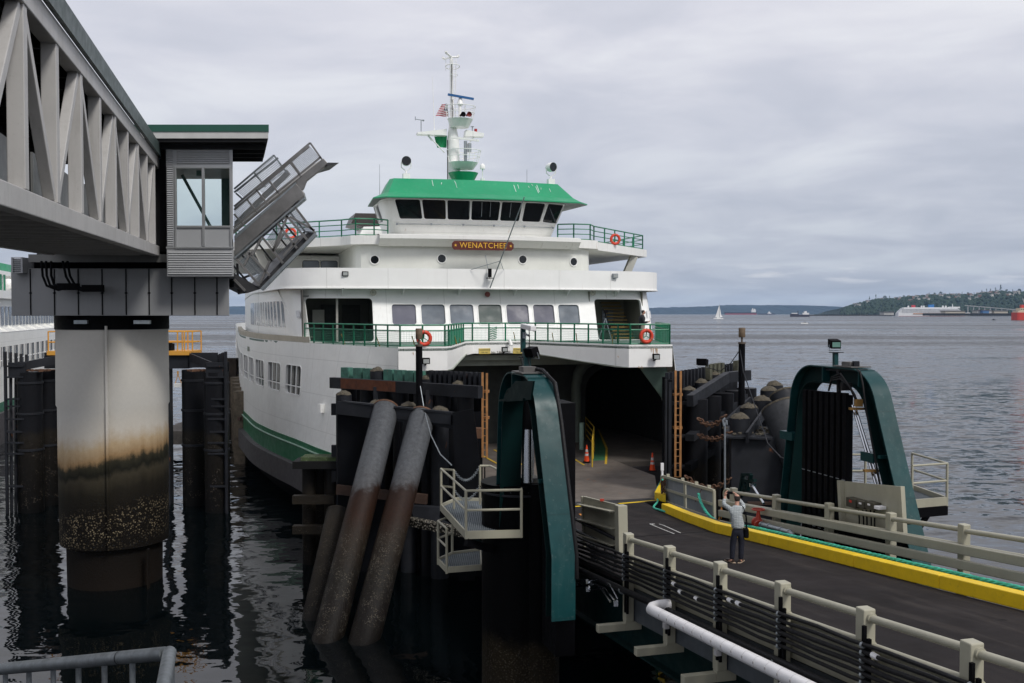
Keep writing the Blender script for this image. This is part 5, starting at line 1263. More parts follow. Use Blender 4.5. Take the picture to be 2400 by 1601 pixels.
colm = tidal('pier_surface', [(0, (.009, .006, .004)), (1.7, (.004, .003, .002)), (3.2, (.006, .0045, .003)), (3.9, (.013, .011, .007)), (4.5, (.04, .034, .022)), (4.75, (.009, .009, .006)), (5.05, (.028, .026, .016)), (5.3, (.28, .18, .09)), (5.75, (.45, .34, .21)), (6.3, (.60, .56, .49)), (7.1, (.62, .60, .55)), (12, (.60, .575, .52))],
             namp=.42, nscale=.55, barn=(1.9, 3.4, .68), barnc=(.21, .17, .105), bscale=11, rough=.75, mott=.06, tilt=(-.16, -16.4))
mb = MB(); n = 48; prof = [(1.80, -3), (1.86, 1.62), (2.1, 1.66), (2.13, 5.2), (2.13, 7.2), (2.18, 7.3), (2.16, 10.5), (2.16, 10.9)]
mb.lathe((-16.4, 40.9, 0), prof[:], n); sh = build(mb, 'shaft', colm, pier)
mb = MB(); x = pY(251, 900, 38.75).x; mb.box2(x-.05, x+.02, 38.70, 38.8, 1.7, 10.5); build(mb, 'jacket_seam', colm, pier)
mb = MB(); x = pY(352, 1350, 39.6).x; mb.box2(x-.06, x, 39.4, 39.6, -.5, 1.6); build(mb, 'guide_strip', MATS['pier_surface'], pier)
mb = MB(); mb.lathe((-16.4, 40.9, 0), [(2.2, 10.35), (2.2, 10.92)], 48); build(mb, 'collar', blackm, pier)
mb = MB()
for a, b in ((174, 205), (314, 351)):
    A = pY(a, 752, 38.6); B = pY(b, 758, 38.6); mb.box2(A.x, B.x, 38.55, 38.75, B.z-.02, A.z+.02)
build(mb, 'jack_plate', galv, pier)
# ---- control cab
CF = 37.5
def cx_(px, Y=CF): return pY(px, 700, Y).x
def cz_(py, Y=CF): return pY(1200, py, Y).z
xa1, xb1 = cx_(392), cx_(548)
cab = thing('control_cabin', (xa1, CF, cz_(648)), 'grey ribbed metal operator cabin with large window and overhanging green edged roof', 'cabin')
def corr(mb, xl, xr, z0, z1, n, y):
    for k in range(n):
        a = z0 + (z1-z0)*k/n; b = z0 + (z1-z0)*(k+1)/n; m_ = (a+b)/2
        mb.add([(xl, y, a), (xr, y, a), (xr, y-.035, m_), (xl, y-.035, m_), (xl, y, b), (xr, y, b)], [(0,1,2,3), (3,2,5,4)], True)
D = 3.3
mb = MB(); mb.box2(xa1, xb1, CF, CF+D, cz_(648), cz_(580)); mb.box2(xa1, xb1, CF, CF+D, cz_(392), cz_(338)); mb.box2(xa1, cx_(412), CF, CF+.25, cz_(583), cz_(390)); mb.box2(cx_(545), xb1, CF, CF+.15, cz_(583), cz_(390))
mb.box2(xa1, xa1+.12, CF, CF+D, cz_(583), cz_(390)); mb.box2(xb1-.12, xb1, CF+2.9, CF+D, cz_(583), cz_(390)); mb.box2(xb1-.12, xb1, CF, CF+D, cz_(583), cz_(560)); shear(mb, CF); build(mb, 'body', siding, cab, bevel=.01)
mb = MB(); corr(mb, xa1+.05, xb1-.05, cz_(645), cz_(590), 10, CF-.01); corr(mb, cx_(418), cx_(540), cz_(385), cz_(340), 9, CF-.01); corr(mb, cx_(394), cx_(408), cz_(578), cz_(342), 46, CF-.01); build(mb, 'ribbed_siding', siding, cab)
mb = MB()
def fr(a, b, c, d, t=.07):      # px rect -> frame bars
    x0, x1, z0, z1 = cx_(a), cx_(b), cz_(d), cz_(c); mb.box2(x0, x0+t, CF-.05, CF+.05, z0, z1); mb.box2(x1-t, x1, CF-.05, CF+.05, z0, z1); mb.box2(x0+t, x1-t, CF-.05, CF+.05, z0, z0+t); mb.box2(x0+t, x1-t, CF-.05, CF+.05, z1-t, z1)
fr(412, 545, 391, 583); x = cx_(479); mb.box2(x-.05, x+.05, CF-.055, CF+.05, cz_(578), cz_(395)); mb.box2(cx_(415), cx_(542), CF-.052, CF+.05, cz_(534), cz_(529))
mb.box2(xa1-.02, xb1+.02, CF-.03, CF+.03, cz_(583), cz_(578)); wf = build(mb, 'window_frame', mat('alu_grey', (.33, .34, .345), .4, .4, var=.06), cab, bevel=.008)
clear = bpy.data.materials.new('clear_glass'); clear.use_nodes = True; cb_ = clear.node_tree.nodes['Principled BSDF']; cb_.inputs['Base Color'].default_value = (.80, .90, .87, 1); cb_.inputs['Transmission Weight'].default_value = 1; cb_.inputs['Roughness'].default_value = .01; cb_.inputs['IOR'].default_value = 1.12
for a, b in ((416, 477), (481, 541)):
    mb = MB(); mb.box2(cx_(a), cx_(b), CF, CF+.01, cz_(529), cz_(394)); build(mb, 'pane', clear, wf)
    mb = MB(); mb.box2(cx_(a), cx_(b), CF, CF+.03, cz_(578), cz_(534)); build(mb, 'lower_panel', siding, wf)
# far side window frames and brace seen through the glass
mb = MB(); 
mb.box2(xa1, cx_(400), CF+D-.1, CF+D, cz_(560), cz_(390)); mb.box2(xb1-.45, xb1, CF+D-.1, CF+D, cz_(560), cz_(390)); mb.bar((cx_(425), CF+1.6, cz_(396)), (cx_(505), CF+1.6, cz_(545)), .12, .12); mb.box2(cx_(462), cx_(477), CF+.4, CF+.6, cz_(408), cz_(396)); shear(mb, CF); build(mb, 'interior_post', mat('post_teal', (.10, .16, .15), .5), cab)
mb = MB(); mb.box2(xa1, xb1, CF+.02, CF+D, cz_(583), cz_(578)); shear(mb, CF); build(mb, 'cab_floor', chamd, cab)
RF = 36.8
xr = pY(630, 300, RF).x; xl = pY(322, 300, RF).x - 1.2; zt = pY(1200, 292, RF).z; zm = pY(1200, 308.5, RF).z; zl = pY(1200, 324, RF).z
mb = MB(); mb.box2(xl, xr, RF, RF+.12, zm, zt); mb.box2(xr-.12, xr, RF+.12, 41.4, zm, zt); shear(mb, RF); rf = build(mb, 'roof_edge', dkgreen, cab)
mb = MB(); mb.box2(xl, xr-.02, RF+.03, 41.4, zl, zm); shear(mb, RF); build(mb, 'roof_band', mat('band_white', (.50, .50, .48), .5), cab)
mb = MB(); mb.box2(xl, xr-.06, RF+.1, 41.3, zl-.12, zl)
for k in range(4): mb.box2(xl, xr-.1, RF+.6 + k*1.0, RF+.72 + k*1.0, zl-.3, zl-.12)
shear(mb, RF); build(mb, 'roof_soffit', chamd, cab)
mb = MB(); mb.box2(pY(388, 340, 38.6).x-1.5, xa1-.02, 38.2, 40.6, gb(40)+.1, zl-.12); shear(mb, CF); build(mb, 'vestibule_wall', chamd, cab)
# ---- raised boarding ramp
RY = 39.6      # near face
def q(px, py, Y=RY): return pY(px, py, Y)
brd = thing('boarding_ramp', q(600, 560), 'raised aluminium passenger boarding ramp with mesh rails angled up beside the cabin', 'boarding ramp')
alu = mat('ramp_aluminium', (.22, .215, .21), .42, .55, var=.25, vs=1.5, speck=.2, speckc=(.4,.4,.38)); alud = mat('ramp_dark', (.055, .055, .058), .5, .4, var=.3); floorm = mat('ramp_floor', (.33, .31, .28), .6, var=.12)
mb = MB(); mb.slab([q(549, 562), q(694, 430), q(700, 437), q(712, 452), q(714, 463), q(549, 604)], (0, .25, 0)); build(mb, 'side_girder', alu, brd, bevel=.02)
mb = MB(); mb.slab([q(549, 553), q(694, 426), q(694, 431), q(549, 562)], (0, .4, 0)); mb.slab([q(549, 600), q(712, 458), q(714, 466), q(549, 608)], (0, .4, 0)); build(mb, 'girder_flange', galv, brd)
mb = MB(); mb.slab([q(694, 430), q(697, 421), q(758, 371), q(768, 382), q(759, 392), q(719, 424), q(712, 442), q(706, 448)], (-.05, .3, 0)); build(mb, 'nose_girder', alu, brd, bevel=.02)
mb = MB(); mb.slab([q(766, 383), q(769, 381), q(795, 381.5), q(765, 390)], (-.75, 2.0, 0)); build(mb, 'lip_plate', alud, brd)
mb = MB(); mb.slab([q(549, 540, RY+.3), q(755, 373, RY+.3), q(757, 376, RY+.3), q(549, 548, RY+.3)], (-.9, 2.0, 0)); build(mb, 'deck_plate', floorm, brd)
mb = MB(); mb.slab([q(549, 520, RY+2.6), q(672, 398, RY+2.6), q(679, 407, RY+2.6), q(549, 535, RY+2.6)], (0, .2, 0)); build(mb, 'far_kerb', alu, brd)
def bars(name, segs, Y, w_, m):
    mb = MB()
    for a, b in segs: mb.bar(q(*a, Y), q(*b, Y), w_, w_, up=(0, 1, 0))
    return build(mb, name, m, brd)
bars('near_handrail', [((549, 484), (727, 335)), ((549, 492), (724, 343)), ((548, 533), (752, 368)), ((727, 335), (754, 373)), ((677, 378), (705, 414)), ((680, 376), (702, 406)), ((628, 420), (655, 456)), ((600, 444), (628, 480)), ((578, 466), (603, 500)), ((549, 502), (572, 528))], RY-.02, .07, alu)
bars('far_handrail', [((549, 443), (642, 364)), ((549, 451), (652, 370)), ((642, 364), (672, 405)), ((596, 405), (622, 438)), ((553, 453), (570, 468))], RY+2.6, .07, galv)
def wires(name, quad, Y, n, m_=4):
    mb = MB(); a, b, c, d = [q(*p, Y) for p in quad]
    for i in range(n): t_ = (i+.5)/n; mb.bar(a.lerp(b, t_), d.lerp(c, t_), .012, .012)
    for i in range(m_): t_ = (i+.5)/m_; mb.bar(a.lerp(d, t_), b.lerp(c, t_), .012, .012)
    return build(mb, name, galv, brd)
wires('mesh_panel', ((681, 374), (725, 341), (749, 369), (705, 407)), RY, 22, 12); wires('mesh_panel', ((602, 440), (680, 376), (704, 407), (630, 470)), RY, 30, 12); wires('mesh_panel', ((552, 446), (596, 408), (622, 436), (580, 470)), RY+2.6, 20, 10); wires('mesh_panel', ((598, 405), (640, 368), (670, 402), (624, 436)), RY+2.6, 20, 10); wires('mesh_panel', ((549, 486), (600, 444), (626, 478), (549, 540)), RY, 24, 12)
# lower cage: two side frames joined by cross bars
for Y, nm in ((RY+.1, 'near_cage_frame'), (RY+2.5, 'far_cage_frame')):
    m_ = alu if Y < RY+1 else alud
    segs = [((692, 486), (739, 547)), ((739, 547), (614, 676)), ((668, 502), (720, 562)), ((648, 520), (696, 582)), ((618, 560), (663, 617)), ((612, 555), (618, 560)), ((580, 590), (632, 646)), ((553, 606), (609, 670)), ((549, 655), (575, 682)),
            ((679, 508), (737, 540)), ((674, 506), (640, 586)), ((664, 548), (640, 590)), ((612, 560), (590, 600)), ((632, 612), (610, 664)), ((700, 560), (664, 600)), ((588, 590), (573, 622))]
    mb = MB()
    if Y > RY+1: segs = [((a[0]-24, a[1]-4), (b[0]-24, b[1]-4)) for a, b in segs[:9]]
    for a, b in segs: mb.bar(q(*a, Y), q(*b, Y), .085 if Y < RY+1 else .07, .085, up=(0, 1, 0))
    build(mb, nm, m_, brd)
mb = MB(); mb.bar(q(741, 549, RY), q(614, 679, RY), .12, .22, up=(0, 1, 0)); build(mb, 'toe_beam', galv, brd)
mb = MB(); mb.slab([q(737, 548, RY+.2), q(612, 677, RY+.2), q(606, 670, RY+.2), q(722, 545, RY+.2)], (-1.0, 2.2, 0)); mb.slab([q(612, 677, RY+.15), q(580, 687, RY+.15), q(549, 672, RY+.15), q(549, 640, RY+.15)], (-.9, 2.1, 0)); build(mb, 'cage_floor', alud, brd)
for a in (((692, 488), (738, 545)), ((668, 503), (719, 562)), ((618, 560), (662, 616)), ((553, 607), (608, 669))):
    pass
mb = MB()
for pt in ((739, 547), (720, 565), (696, 585), (663, 620), (632, 650), (609, 674), (692, 486), (668, 502), (553, 606)): mb.bar(q(*pt, RY+.1), q(pt[0]-24, pt[1]-4, RY+2.5), .07, .07)
build(mb, 'cross_tie', alud, brd)
wires('mesh_panel', ((692, 488), (672, 503), (700, 540), (733, 545)), RY+.12, 16, 14); wires('mesh_panel', ((560, 612), (590, 592), (628, 642), (600, 662)), RY+.12, 26, 14); wires('mesh_panel', ((625, 560), (650, 525), (690, 575), (660, 610)), RY+2.5, 26, 14)
# hinge arm dark lower left
mb = MB()
for a, b in (((540, 652), (560, 675)), ((545, 640), (575, 670)), ((556, 618), (560, 690)), ((548, 660), (600, 640))): mb.bar(q(*a, RY+.6), q(*b, RY+.6), .08, .08, up=(0,1,0))
build(mb, 'hinge_arm', alud, brd)
# ================================================================ berthing dolphins behind the pillar
pilem = tidal('pile_paint', [(0, (.004, .004, .004)), (3.2, (.012, .010, .008)), (4.2, (.02, .017, .013)), (4.5, (.0095, .010, .0125)), (12, (.009, .0095, .012))], namp=.3, nscale=.8, barn=(.2, 4.2, .35), barnc=(.08, .066, .05), bscale=12, rough=.5, bump=.5)
def pile(parent, x, y, r, zt, name='pile', m=None, n=20, zb=-4, heap=False, bands=()):
    mb = MB(); mb.lathe((x, y, 0), [(r, zb), (r, zt)], n); o = build(mb, name, m or pilem, parent)
    if bands:
        b = MB()
        for z in bands: b.lathe((x, y, 0), [(r, z), (r+.05, z+.01), (r+.05, z+.12), (r, z+.13)], n, cap=False)
        build(b, 'band', darkbeam, o)
    if heap:
        g = MB(); rr_ = random.Random(int(x*100)); g.lathe((x, y, zt), [(r*.98, .0), (r*.82, r*.22), (r*.5, r*.42), (r*.15, r*.52), (.001, r*.53)], 14, cap=False)
        g.v = [v + Vector((rr_.uniform(-.02,.02), rr_.uniform(-.02,.02), rr_.uniform(-.035,.035))) for v in g.v]
        build(g, 'gravel_cap', gravel, o)
    return o
def XY(px, Y): return (px - 1200) / F * Y
DY = 55
for side_, xs, fx_, lab in (('l', ((68, 55), (108, 57)), 24, 'dark steel pile fender in front of the second ferry, left of the white column'), ('r', ((453, 57), (506, 55)), 536, 'dark steel pile fender between the white column and the ferry hull')):
    t = thing('pile_dolphin', (XY(xs[0][0], DY), DY, 0), lab, 'dolphin', 'steel pile fenders behind the white column')
    for px, Y in xs: pile(t, XY(px, Y), Y, .66, 7.75, bands=(7.1, 5.4, 3.4))
    mb = MB(); mb.box2(XY(fx_, DY) - (1 if side_ == 'r' else -1)*.12, XY(fx_, DY) - (1 if side_ == 'r' else -1)*.75, DY + .3, DY + .45, -2, 8.3); build(mb, 'back_plate', blacksteel, t)
    s_ = 1 if side_ == 'r' else -1; xf = XY(fx_, DY)
    mb = MB(); 
    for k in range(5): mb.bar((xf - s_*.12*k, DY - .6 + .2*k, -2), (xf - s_*.17*k, DY - .6 + .25*k, 8.9 - .05*k), .13, .13)
    build(mb, 'fender_upright', darkbeam, t)
    mb = MB()
    for z in (8.1, 7.5, 6.3, 5.9, 5.2, 3.9, 3.3): mb.bar((xf, DY-.65, z), (xf - s_*(1.0 if z not in (5.9, 6.3) else .8), DY-.65, z), .08, .09)
    for z in (1.5, 4.5): mb.bar((xf, DY-.62, z), (xf - s_*.9, DY-.62, z), .1, .1)
    build(mb, 'fender_rail', darkbeam, t)
    mb = MB(); mb.box2(xf - s_*.15, xf - s_*1.1, DY-.6, DY-.5, 7.45, 8.3); mb.box2(xf - s_*1.1, xf - s_*3.0, DY+1.6, DY+1.7, 7.9, 8.75); mb.bar((xf - s_*.9, DY-.3, 8.1), (xf - s_*2.6, DY+1.4, 8.5), .12, .45); build(mb, 'top_plate', darkbeam, t)
    rr_ = random.Random(7); mb = MB()
    for k in range(26): mb.box((xf - s_*rr_.uniform(.9, 2.3), DY + rr_.uniform(-.5, .5), 7.85), (rr_.uniform(.05,.25), rr_.uniform(.05,.3), rr_.uniform(.03,.14)), rr_.random()*3)
    build(mb, 'debris', rustm, t)
# steel beam platform with yellow rail
t = thing('work_platform', (XY(290, 57), 57, 0), 'yellow railed steel work platform behind the white column', 'platform')
xl_, xr_ = XY(112, 57), XY(446, 57)
mb = MB(); mb.box2(xl_, xr_, 56.5, 58.5, 7.85, 8.6); mb.box2(XY(385, 57), XY(398, 57), 56.8, 57.4, -2, 7.85); mb.box2(xl_+4, xl_+4.4, 57, 58, -2, 7.85); build(mb, 'beam', darkbeam, t)
mb = MB(); mb.box2(xl_+.25, XY(452, 57), 56.3, 58.6, 8.62, 8.85); build(mb, 'deck_edge', yellow2, t)
mb = MB()
rp = [(xl_+.3, 56.4), (XY(440, 57), 56.4), (XY(452, 57), 56.9), (XY(452, 57), 58.5), (xl_+.3, 58.5), (xl_+.3, 56.4)]
for z in (9.35, 9.95): mb.path([(x, y, z) for x, y in rp], .04, 6)
for x, y in rp[:5] + [(xl_+1.0, 56.4), (XY(424, 57), 56.4), (XY(435, 57), 56.4), (xl_+3, 56.4), (xl_+5, 58.5), (XY(420, 57), 58.5)]: mb.tube((x, y, 8.8), (x, y, 9.95), .04, n=6)
build(mb, 'railing', yellow2, t)
mb = MB(); mb.box2(XY(384, 57), XY(402, 57), 56.9, 57.5, 8.86, 9.25); mb.box2(XY(390, 57), XY(397, 57), 56.9, 57.5, 9.25, 9.35); build(mb, 'winch_box', blackm, t)
# old concrete & timber mooring pier far behind in the gap, and crates of timber by the hull
t = thing('mooring_pier', (XY(405, 75), 75, 0), 'old stained concrete and timber mooring pier seen through the gap beside the column', 'pier')
mb = MB(); mb.box2(XY(370, 75), XY(440, 75), 74, 84, 1.2, 2.2); mb.box2(XY(370, 75), XY(440, 75), 84, 96, 1.5, 2.6); build(mb, 'slab', mat('old_concrete', (.10, .09, .08), .9, var=.4, vs=1, speck=.4), t)
mb = MB(); mb.box2(XY(360, 75), XY(440, 75), 88, 89, 2.6, 7.0)
for k in range(5): mb.box2(XY(392 + k*8, 80), XY(394 + k*8, 80), 87.8, 88, 2.6, 6)
build(mb, 'timber_wall', mat('timber_dark', (.035, .025, .018), .9, var=.4), t)
t2 = thing('navigation_light', (XY(418, 72), 72, 6), 'small white lamp on a hoop frame in the gap beside the column', 'lamp')
P = [pY(x, y, 72) for x, y in ((411, 898), (417, 878), (425, 898), (410, 903), (426, 903))]
mb = MB(); mb.tube(P[0], P[1], .025); mb.tube(P[1], P[2], .025); mb.tube(P[1], P[1] + Vector((0,0,.25)), .06); build(mb, 'hoop', yellow2, t2)
mb = MB(); mb.box((P[3]+P[4])/2, ((P[4]-P[3]).x, .4, .28)); build(mb, 'lamp_box', white2, t2)
t = thing('timber_dolphin', (XY(560, 78), 78, 0), 'weathered timber pile cluster between the steel fender and the ferry hull', 'dolphin')
for k in range(7):
    Y = 92 - k*3.2; x = XY(549 + k*2.6, Y); mb = MB(); mb.box2(x-.45, x+.35, Y-.4, Y+.4, -2, 5.6 - .05*k); build(mb, 'timber_pile', wood, t)
mb = MB()
for k in range(30):
    r_ = random.Random(k); Y = 90 - k*.6; mb.box((XY(547 + k*.5, Y), Y, 2.2 + r_.uniform(0, 2)), (.5, .5, .25), r_.random()*3)
build(mb, 'rubble', mat('rubble', (.10, .06, .05), .9, var=.5, vs=4), t)
# ---- near galvanised handrail
t = thing('handrail', pY(385, 1580, 7), 'galvanised steel handrail corner across the bottom left foreground', 'handrail')
A = pY(-30, 1571, 7.2); B = pY(397, 1531, 6.0); C = pY(378, 1640, 5.3)
mb = MB(); mb.path([A, A.lerp(B, .5), B + (A-B)*.02], .042, 14); mb.path([B, C], .042, 14); mb.ball(B, .043, 14); build(mb, 'top_rail', mat('galvanised_worn', (.14, .155, .165), .5, .5, var=.3, vs=12, speck=.3, speckc=(.3,.31,.32)), t)
for px in (20, 82, 143, 203, 262, 322):
    k = (px + 30) / 427; p = A.lerp(B, k) ; mb = MB(); mb.tube(p, p - Vector((0,0,1.1)), .018, n=10); build(mb, 'baluster', MATS['galvanised_worn'], t)
mb = MB(); mb.tube(B, B - Vector((0,0,1.1)), .03, n=10); build(mb, 'corner_post', MATS['galvanised_worn'], t)
mb = MB(); mb.lathe(A.lerp(B, .765), [(.044, -.004), (.0445, .004)], 14, B - A, cap=False); build(mb, 'joint', blackm, t)
# ================================================================ ROAD / TRANSFER SPAN (slip coordinates v across, u along)
def zr(u): return 11 - 6.3 - .093*(u - 22.7) if u < 38.4 else 3.24 - .008*(u - 38.4)
def pR(px, py):      # pixel onto the road surface
    r = ray(px, py); lo, hi = 5.0, 80.0
    for _ in range(50):
        m_ = (lo+hi)/2; p = CAMP + r*m_; q_ = SLIPI @ p
        if p.z > zr(q_.y): lo = m_
        else: hi = m_
    return SLIPI @ (CAMP + r*lo)
KB = [pR(px, py) for px, py in ((1550, 1199), (1600, 1221), (1675, 1249), (1740, 1264), (1800, 1279), (2000, 1330), (2200, 1381), (2400, 1432))]   # kerb foot
KB.append(Vector((KB[-1].x + (KB[-1].x-KB[-2].x)*1.2, KB[-1].y - 6, zr(KB[-1].y-6))))
mb = MB(SLIP); L_ = 8.75
us = [KB[-1].y, 14, 18, 22.7, 28, 33, 38.35]
edge = [(k.x, k.y) for k in KB][::-1] + [(16.3, 38.35)]
pl = [(L_, KB[-1].y)] + edge + [(L_, 38.35)]
mb.slab([(x, y, zr(min(y, 38.39))) for x, y in pl], (0, 0, -.12))
tag(build(mb, 'road', asphalt, at=SLIP), kind='structure', label='dark asphalt of the vehicle ramp down to the ferry')
ap = mat('apron_steel', (.125, .105, .088), .75, var=.3, vs=.8, rust=.12, rustc=(.2, .09, .04), streak=.3, streakc=(.07,.065,.06), bump=.2)
span = thing('loading_bridge', (0, 0, 0), 'green steel vehicle loading bridge under the asphalt ramp with yellow kerb', 'loading bridge', M=SLIP)
mb = MB(SLIP); mb.slab([(9.2, 38.42, 3.22), (17.2, 38.42, 3.22), (19.5, 44, 3.19), (19.5, 49.5, 3.17), (9.2, 49.5, 3.17)], (0, 0, -.15)); build(mb, 'apron_plate', ap, span)
mb = MB(SLIP); mb.slab([(9.0, 37.2, zr(37.2)+.004), (16.6, 37.2, zr(37.2)+.004), (16.8, 38.4, zr(38.39)+.004), (9.0, 38.4, zr(38.39)+.004)], (0, 0, .01)); build(mb, 'hinge_plate', mat('hinge_black', (.02, .02, .022), .5, var=.3), span)
def rline(a, b, wd, m, name, h=.008):
    p, q_ = pR(*a), pR(*b); mb = MB(SLIP); p.z += .01; q_.z += .01; mb.bar(p, q_, wd, h); return build(mb, name, m, span)
rline((1318, 1190), (1370, 1186), .14, yellow, 'stop_line'); rline((1450, 1181), (1556, 1172), .14, yellow, 'stop_line')
rline((1364, 1205), (1374, 1212), .25, mat('mark_orange', (.6, .22, .03), .6), 'edge_mark')
wl = mat('worn_white', (.5, .5, .48), .7, var=.3, vs=6)
for pts in (((1523, 1229), (1545, 1238), (1580, 1252)), ((1545, 1229), (1555, 1232), (1595, 1250)), ((1528, 1230), (1534, 1229), (1523, 1228))):
    mb = MB(SLIP); pp = [pR(*p) + Vector((0,0,.012)) for p in pts]
    for a, b in zip(pp, pp[1:]): mb.bar(a, b, .035, .006)
    build(mb, 'paint_mark', wl, span)
mb = MB(SLIP); a = pR(1490, 1258); b = pR(1690, 1244); mb.bar(a + Vector((0,0,.004)), b + Vector((0,0,.004)), .05, .006); build(mb, 'joint_strip', blackm, span)
# kerb in sections (small gaps show as joints)
kt = []
for a, b in zip(KB, KB[1:]):
    n = max(1, round((b-a).length/3.4))
    for i in range(n):
        p, q_ = a.lerp(b, i/n), a.lerp(b, (i+1)/n); d = (q_-p).normalized()*.006; nrm = Vector((-(q_-p).y, (q_-p).x, 0)).normalized()*.30
        if nrm.x < 0: nrm = -nrm
        mb = MB(SLIP); mb.slab([p+d, q_-d, q_-d+nrm, p+d+nrm], (0, 0, .30)); build(mb, 'kerb', yellow, span, bevel=.02)
mb = MB(SLIP)
n2 = [Vector((k.x+.32, k.y, zr(k.y))) for k in KB]
mb.slab([(p.x, p.y, p.z+.25) for p in n2] + [(p.x + .2, p.y, p.z+.25) for p in n2[::-1]], (0, 0, -.3)); build(mb, 'walk_strip', mat('strip_dark', (.035, .035, .037), .7), span)
# girders
gm = teal
for v in (8.9, 14.9):
    mb = MB(SLIP); ub = KB[-1].y; mb.slab([(v, ub, zr(ub)-.3), (v, 38, zr(38)-.3), (v, 38, zr(38)-.9), (v, 27, zr(27)-1.45), (v, ub, zr(ub)-1.75)], (.06, 0, 0)); build(mb, 'girder_web', teal_shade, span)
    mb = MB(SLIP); mb.bar((v+.03, 27, zr(27)-1.47), (v+.03, ub, zr(ub)-1.77), .45, .05); mb.bar((v+.03, 27, zr(27)-1.47), (v+.03, 38, zr(38)-.92), .45, .05); build(mb, 'girder_flange', teal_shade, span)
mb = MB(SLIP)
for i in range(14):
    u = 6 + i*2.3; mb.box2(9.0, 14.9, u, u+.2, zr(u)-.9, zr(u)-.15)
build(mb, 'floor_beam', teal_shade, span)
# ---------------- left guard rail: posts, two pipes, parapet, conduits
ulist = [8.0, 10.0, 12.1, 14.3, 16.45, 18.65, 20.85]
gr = thing('guard_rail', (0, 0, 0), 'beige post and pipe guard rail on the near left edge of the ramp', 'guard rail', M=SLIP)
V0 = 8.6
for u in ulist:
    zt = zr(u) + 1.15; mb = MB(SLIP); mb.box2(V0-.1, V0+.1, u-.1, u+.1, zr(u)-.85, zt); build(mb, 'post', beige, gr, bevel=.02)
ue = ulist[0] - 2.5; us_ = ulist[-1]
for dz, nm in ((-.13, 'top_pipe'), (-.52, 'lower_pipe')):
    for a, b in zip([ue] + ulist, ulist): 
        if a == b: continue
        mb = MB(SLIP); mb.tube((V0+.02, a+.1, zr(a)+1.15+dz), (V0+.02, b-.1, zr(b)+1.15+dz), .057, n=12)
        for e in (a+.12, b-.12): mb.lathe((V0+.02, e, zr(e)+1.15+dz), [(.075, -.02), (.075, .02)], 12, (0, 1, 0))
        build(mb, nm, beige, gr)
mb = MB(SLIP); mb.slab([(V0+.13, ue, zr(ue)-.1), (V0+.13, us_, zr(us_)-.1), (V0+.13, us_, zr(us_)+.52), (V0+.13, ue, zr(ue)+.52)], (.04, 0, 0)); mb.bar((V0+.17, ue, zr(ue)+.53), (V0+.17, us_, zr(us_)+.53), .12, .05); build(mb, 'parapet', beige, gr)
mb = MB(SLIP); mb.slab([(V0+.12, ue, zr(ue)-.85), (V0+.12, us_, zr(us_)-.85), (V0+.12, us_, zr(us_)-.12), (V0+.12, ue, zr(ue)-.12)], (.04, 0, 0)); build(mb, 'drain_screen', mat('screen_grey', (.06, .07, .08), .6, var=.2), gr)
for u in ulist:
    mb = MB(SLIP); mb.box2(V0-.75, V0-.1, u-.08, u+.08, zr(u)-1.05, zr(u)-.88); mb.box2(V0-.1, V0+.3, u-.08, u+.08, zr(u)-1.05, zr(u)-.85); build(mb, 'outrigger', beige, gr, bevel=.01)
    mb = MB(SLIP); mb.box2(V0-.16, V0-.11, u-.19, u-.14, zr(u)-.6, zr(u)+.95); mb.box2(V0-.16, V0-.11, u-.30, u-.25, zr(u)-.6, zr(u)+.8); build(mb, 'conduit_rack', blackm, gr)
# black conduits
uc0, uc1 = ue, 25.5
for k in range(6):
    z0 = .70 - k*.105; mb = MB(SLIP); mb.path([(V0-.2, u, zr(u)+z0 + .012*math.sin(u*3+k)) for u in [uc0 + (uc1-uc0)*i/24 for i in range(25)]], .030 if k not in (2, 3) else .038, 8)
    o = build(mb, 'conduit', rubber); tag(o, ['topmost black conduit strapped along the near rail', 'second black conduit from the top on the near rail', 'third black conduit from the top, a little thicker', 'fourth black conduit from the top on the near rail, a little thicker', 'fifth black conduit from the top on the near rail', 'lowest of the six thin black conduits on the near rail'][k], 'conduit', 'black conduits along the near rail')
mb = MB(SLIP); mb.path([(V0-.24, u, zr(u)-.08) for u in (uc0, 14, 20, uc1)], .075, 12); o = build(mb, 'pipe', rubber, at=SLIP); tag(o, 'thick black hose pipe below the thin conduits on the near rail', 'pipe')
mb = MB(SLIP)
for u in ulist: mb.lathe((V0-.24, u-.22, zr(u)-.08), [(.083, -.03), (.083, .03)], 12, (0, 1, 0))
c_ = build(mb, 'clamp', galv, o)
mb = MB(SLIP)
for u in ulist:
    for k in range(6): mb.lathe((V0-.2, u-.22, zr(u)+.70-k*.105), [(.045, -.02), (.045, .02)], 8, (0, 1, 0))
build(mb, 'conduit_clamp', galv, gr)
mb = MB(SLIP)
for u, k in ((18.0, 2), (17.7, 3), (15.7, 1), (15.4, 1), (17.0, 3), (11.6, 1)): mb.lathe((V0-.2, u, zr(u)+.70-k*.105), [(.042, -.06), (.042, .06)], 8, (0, 1, 0))
build(mb, 'cable_label', whitep, gr)
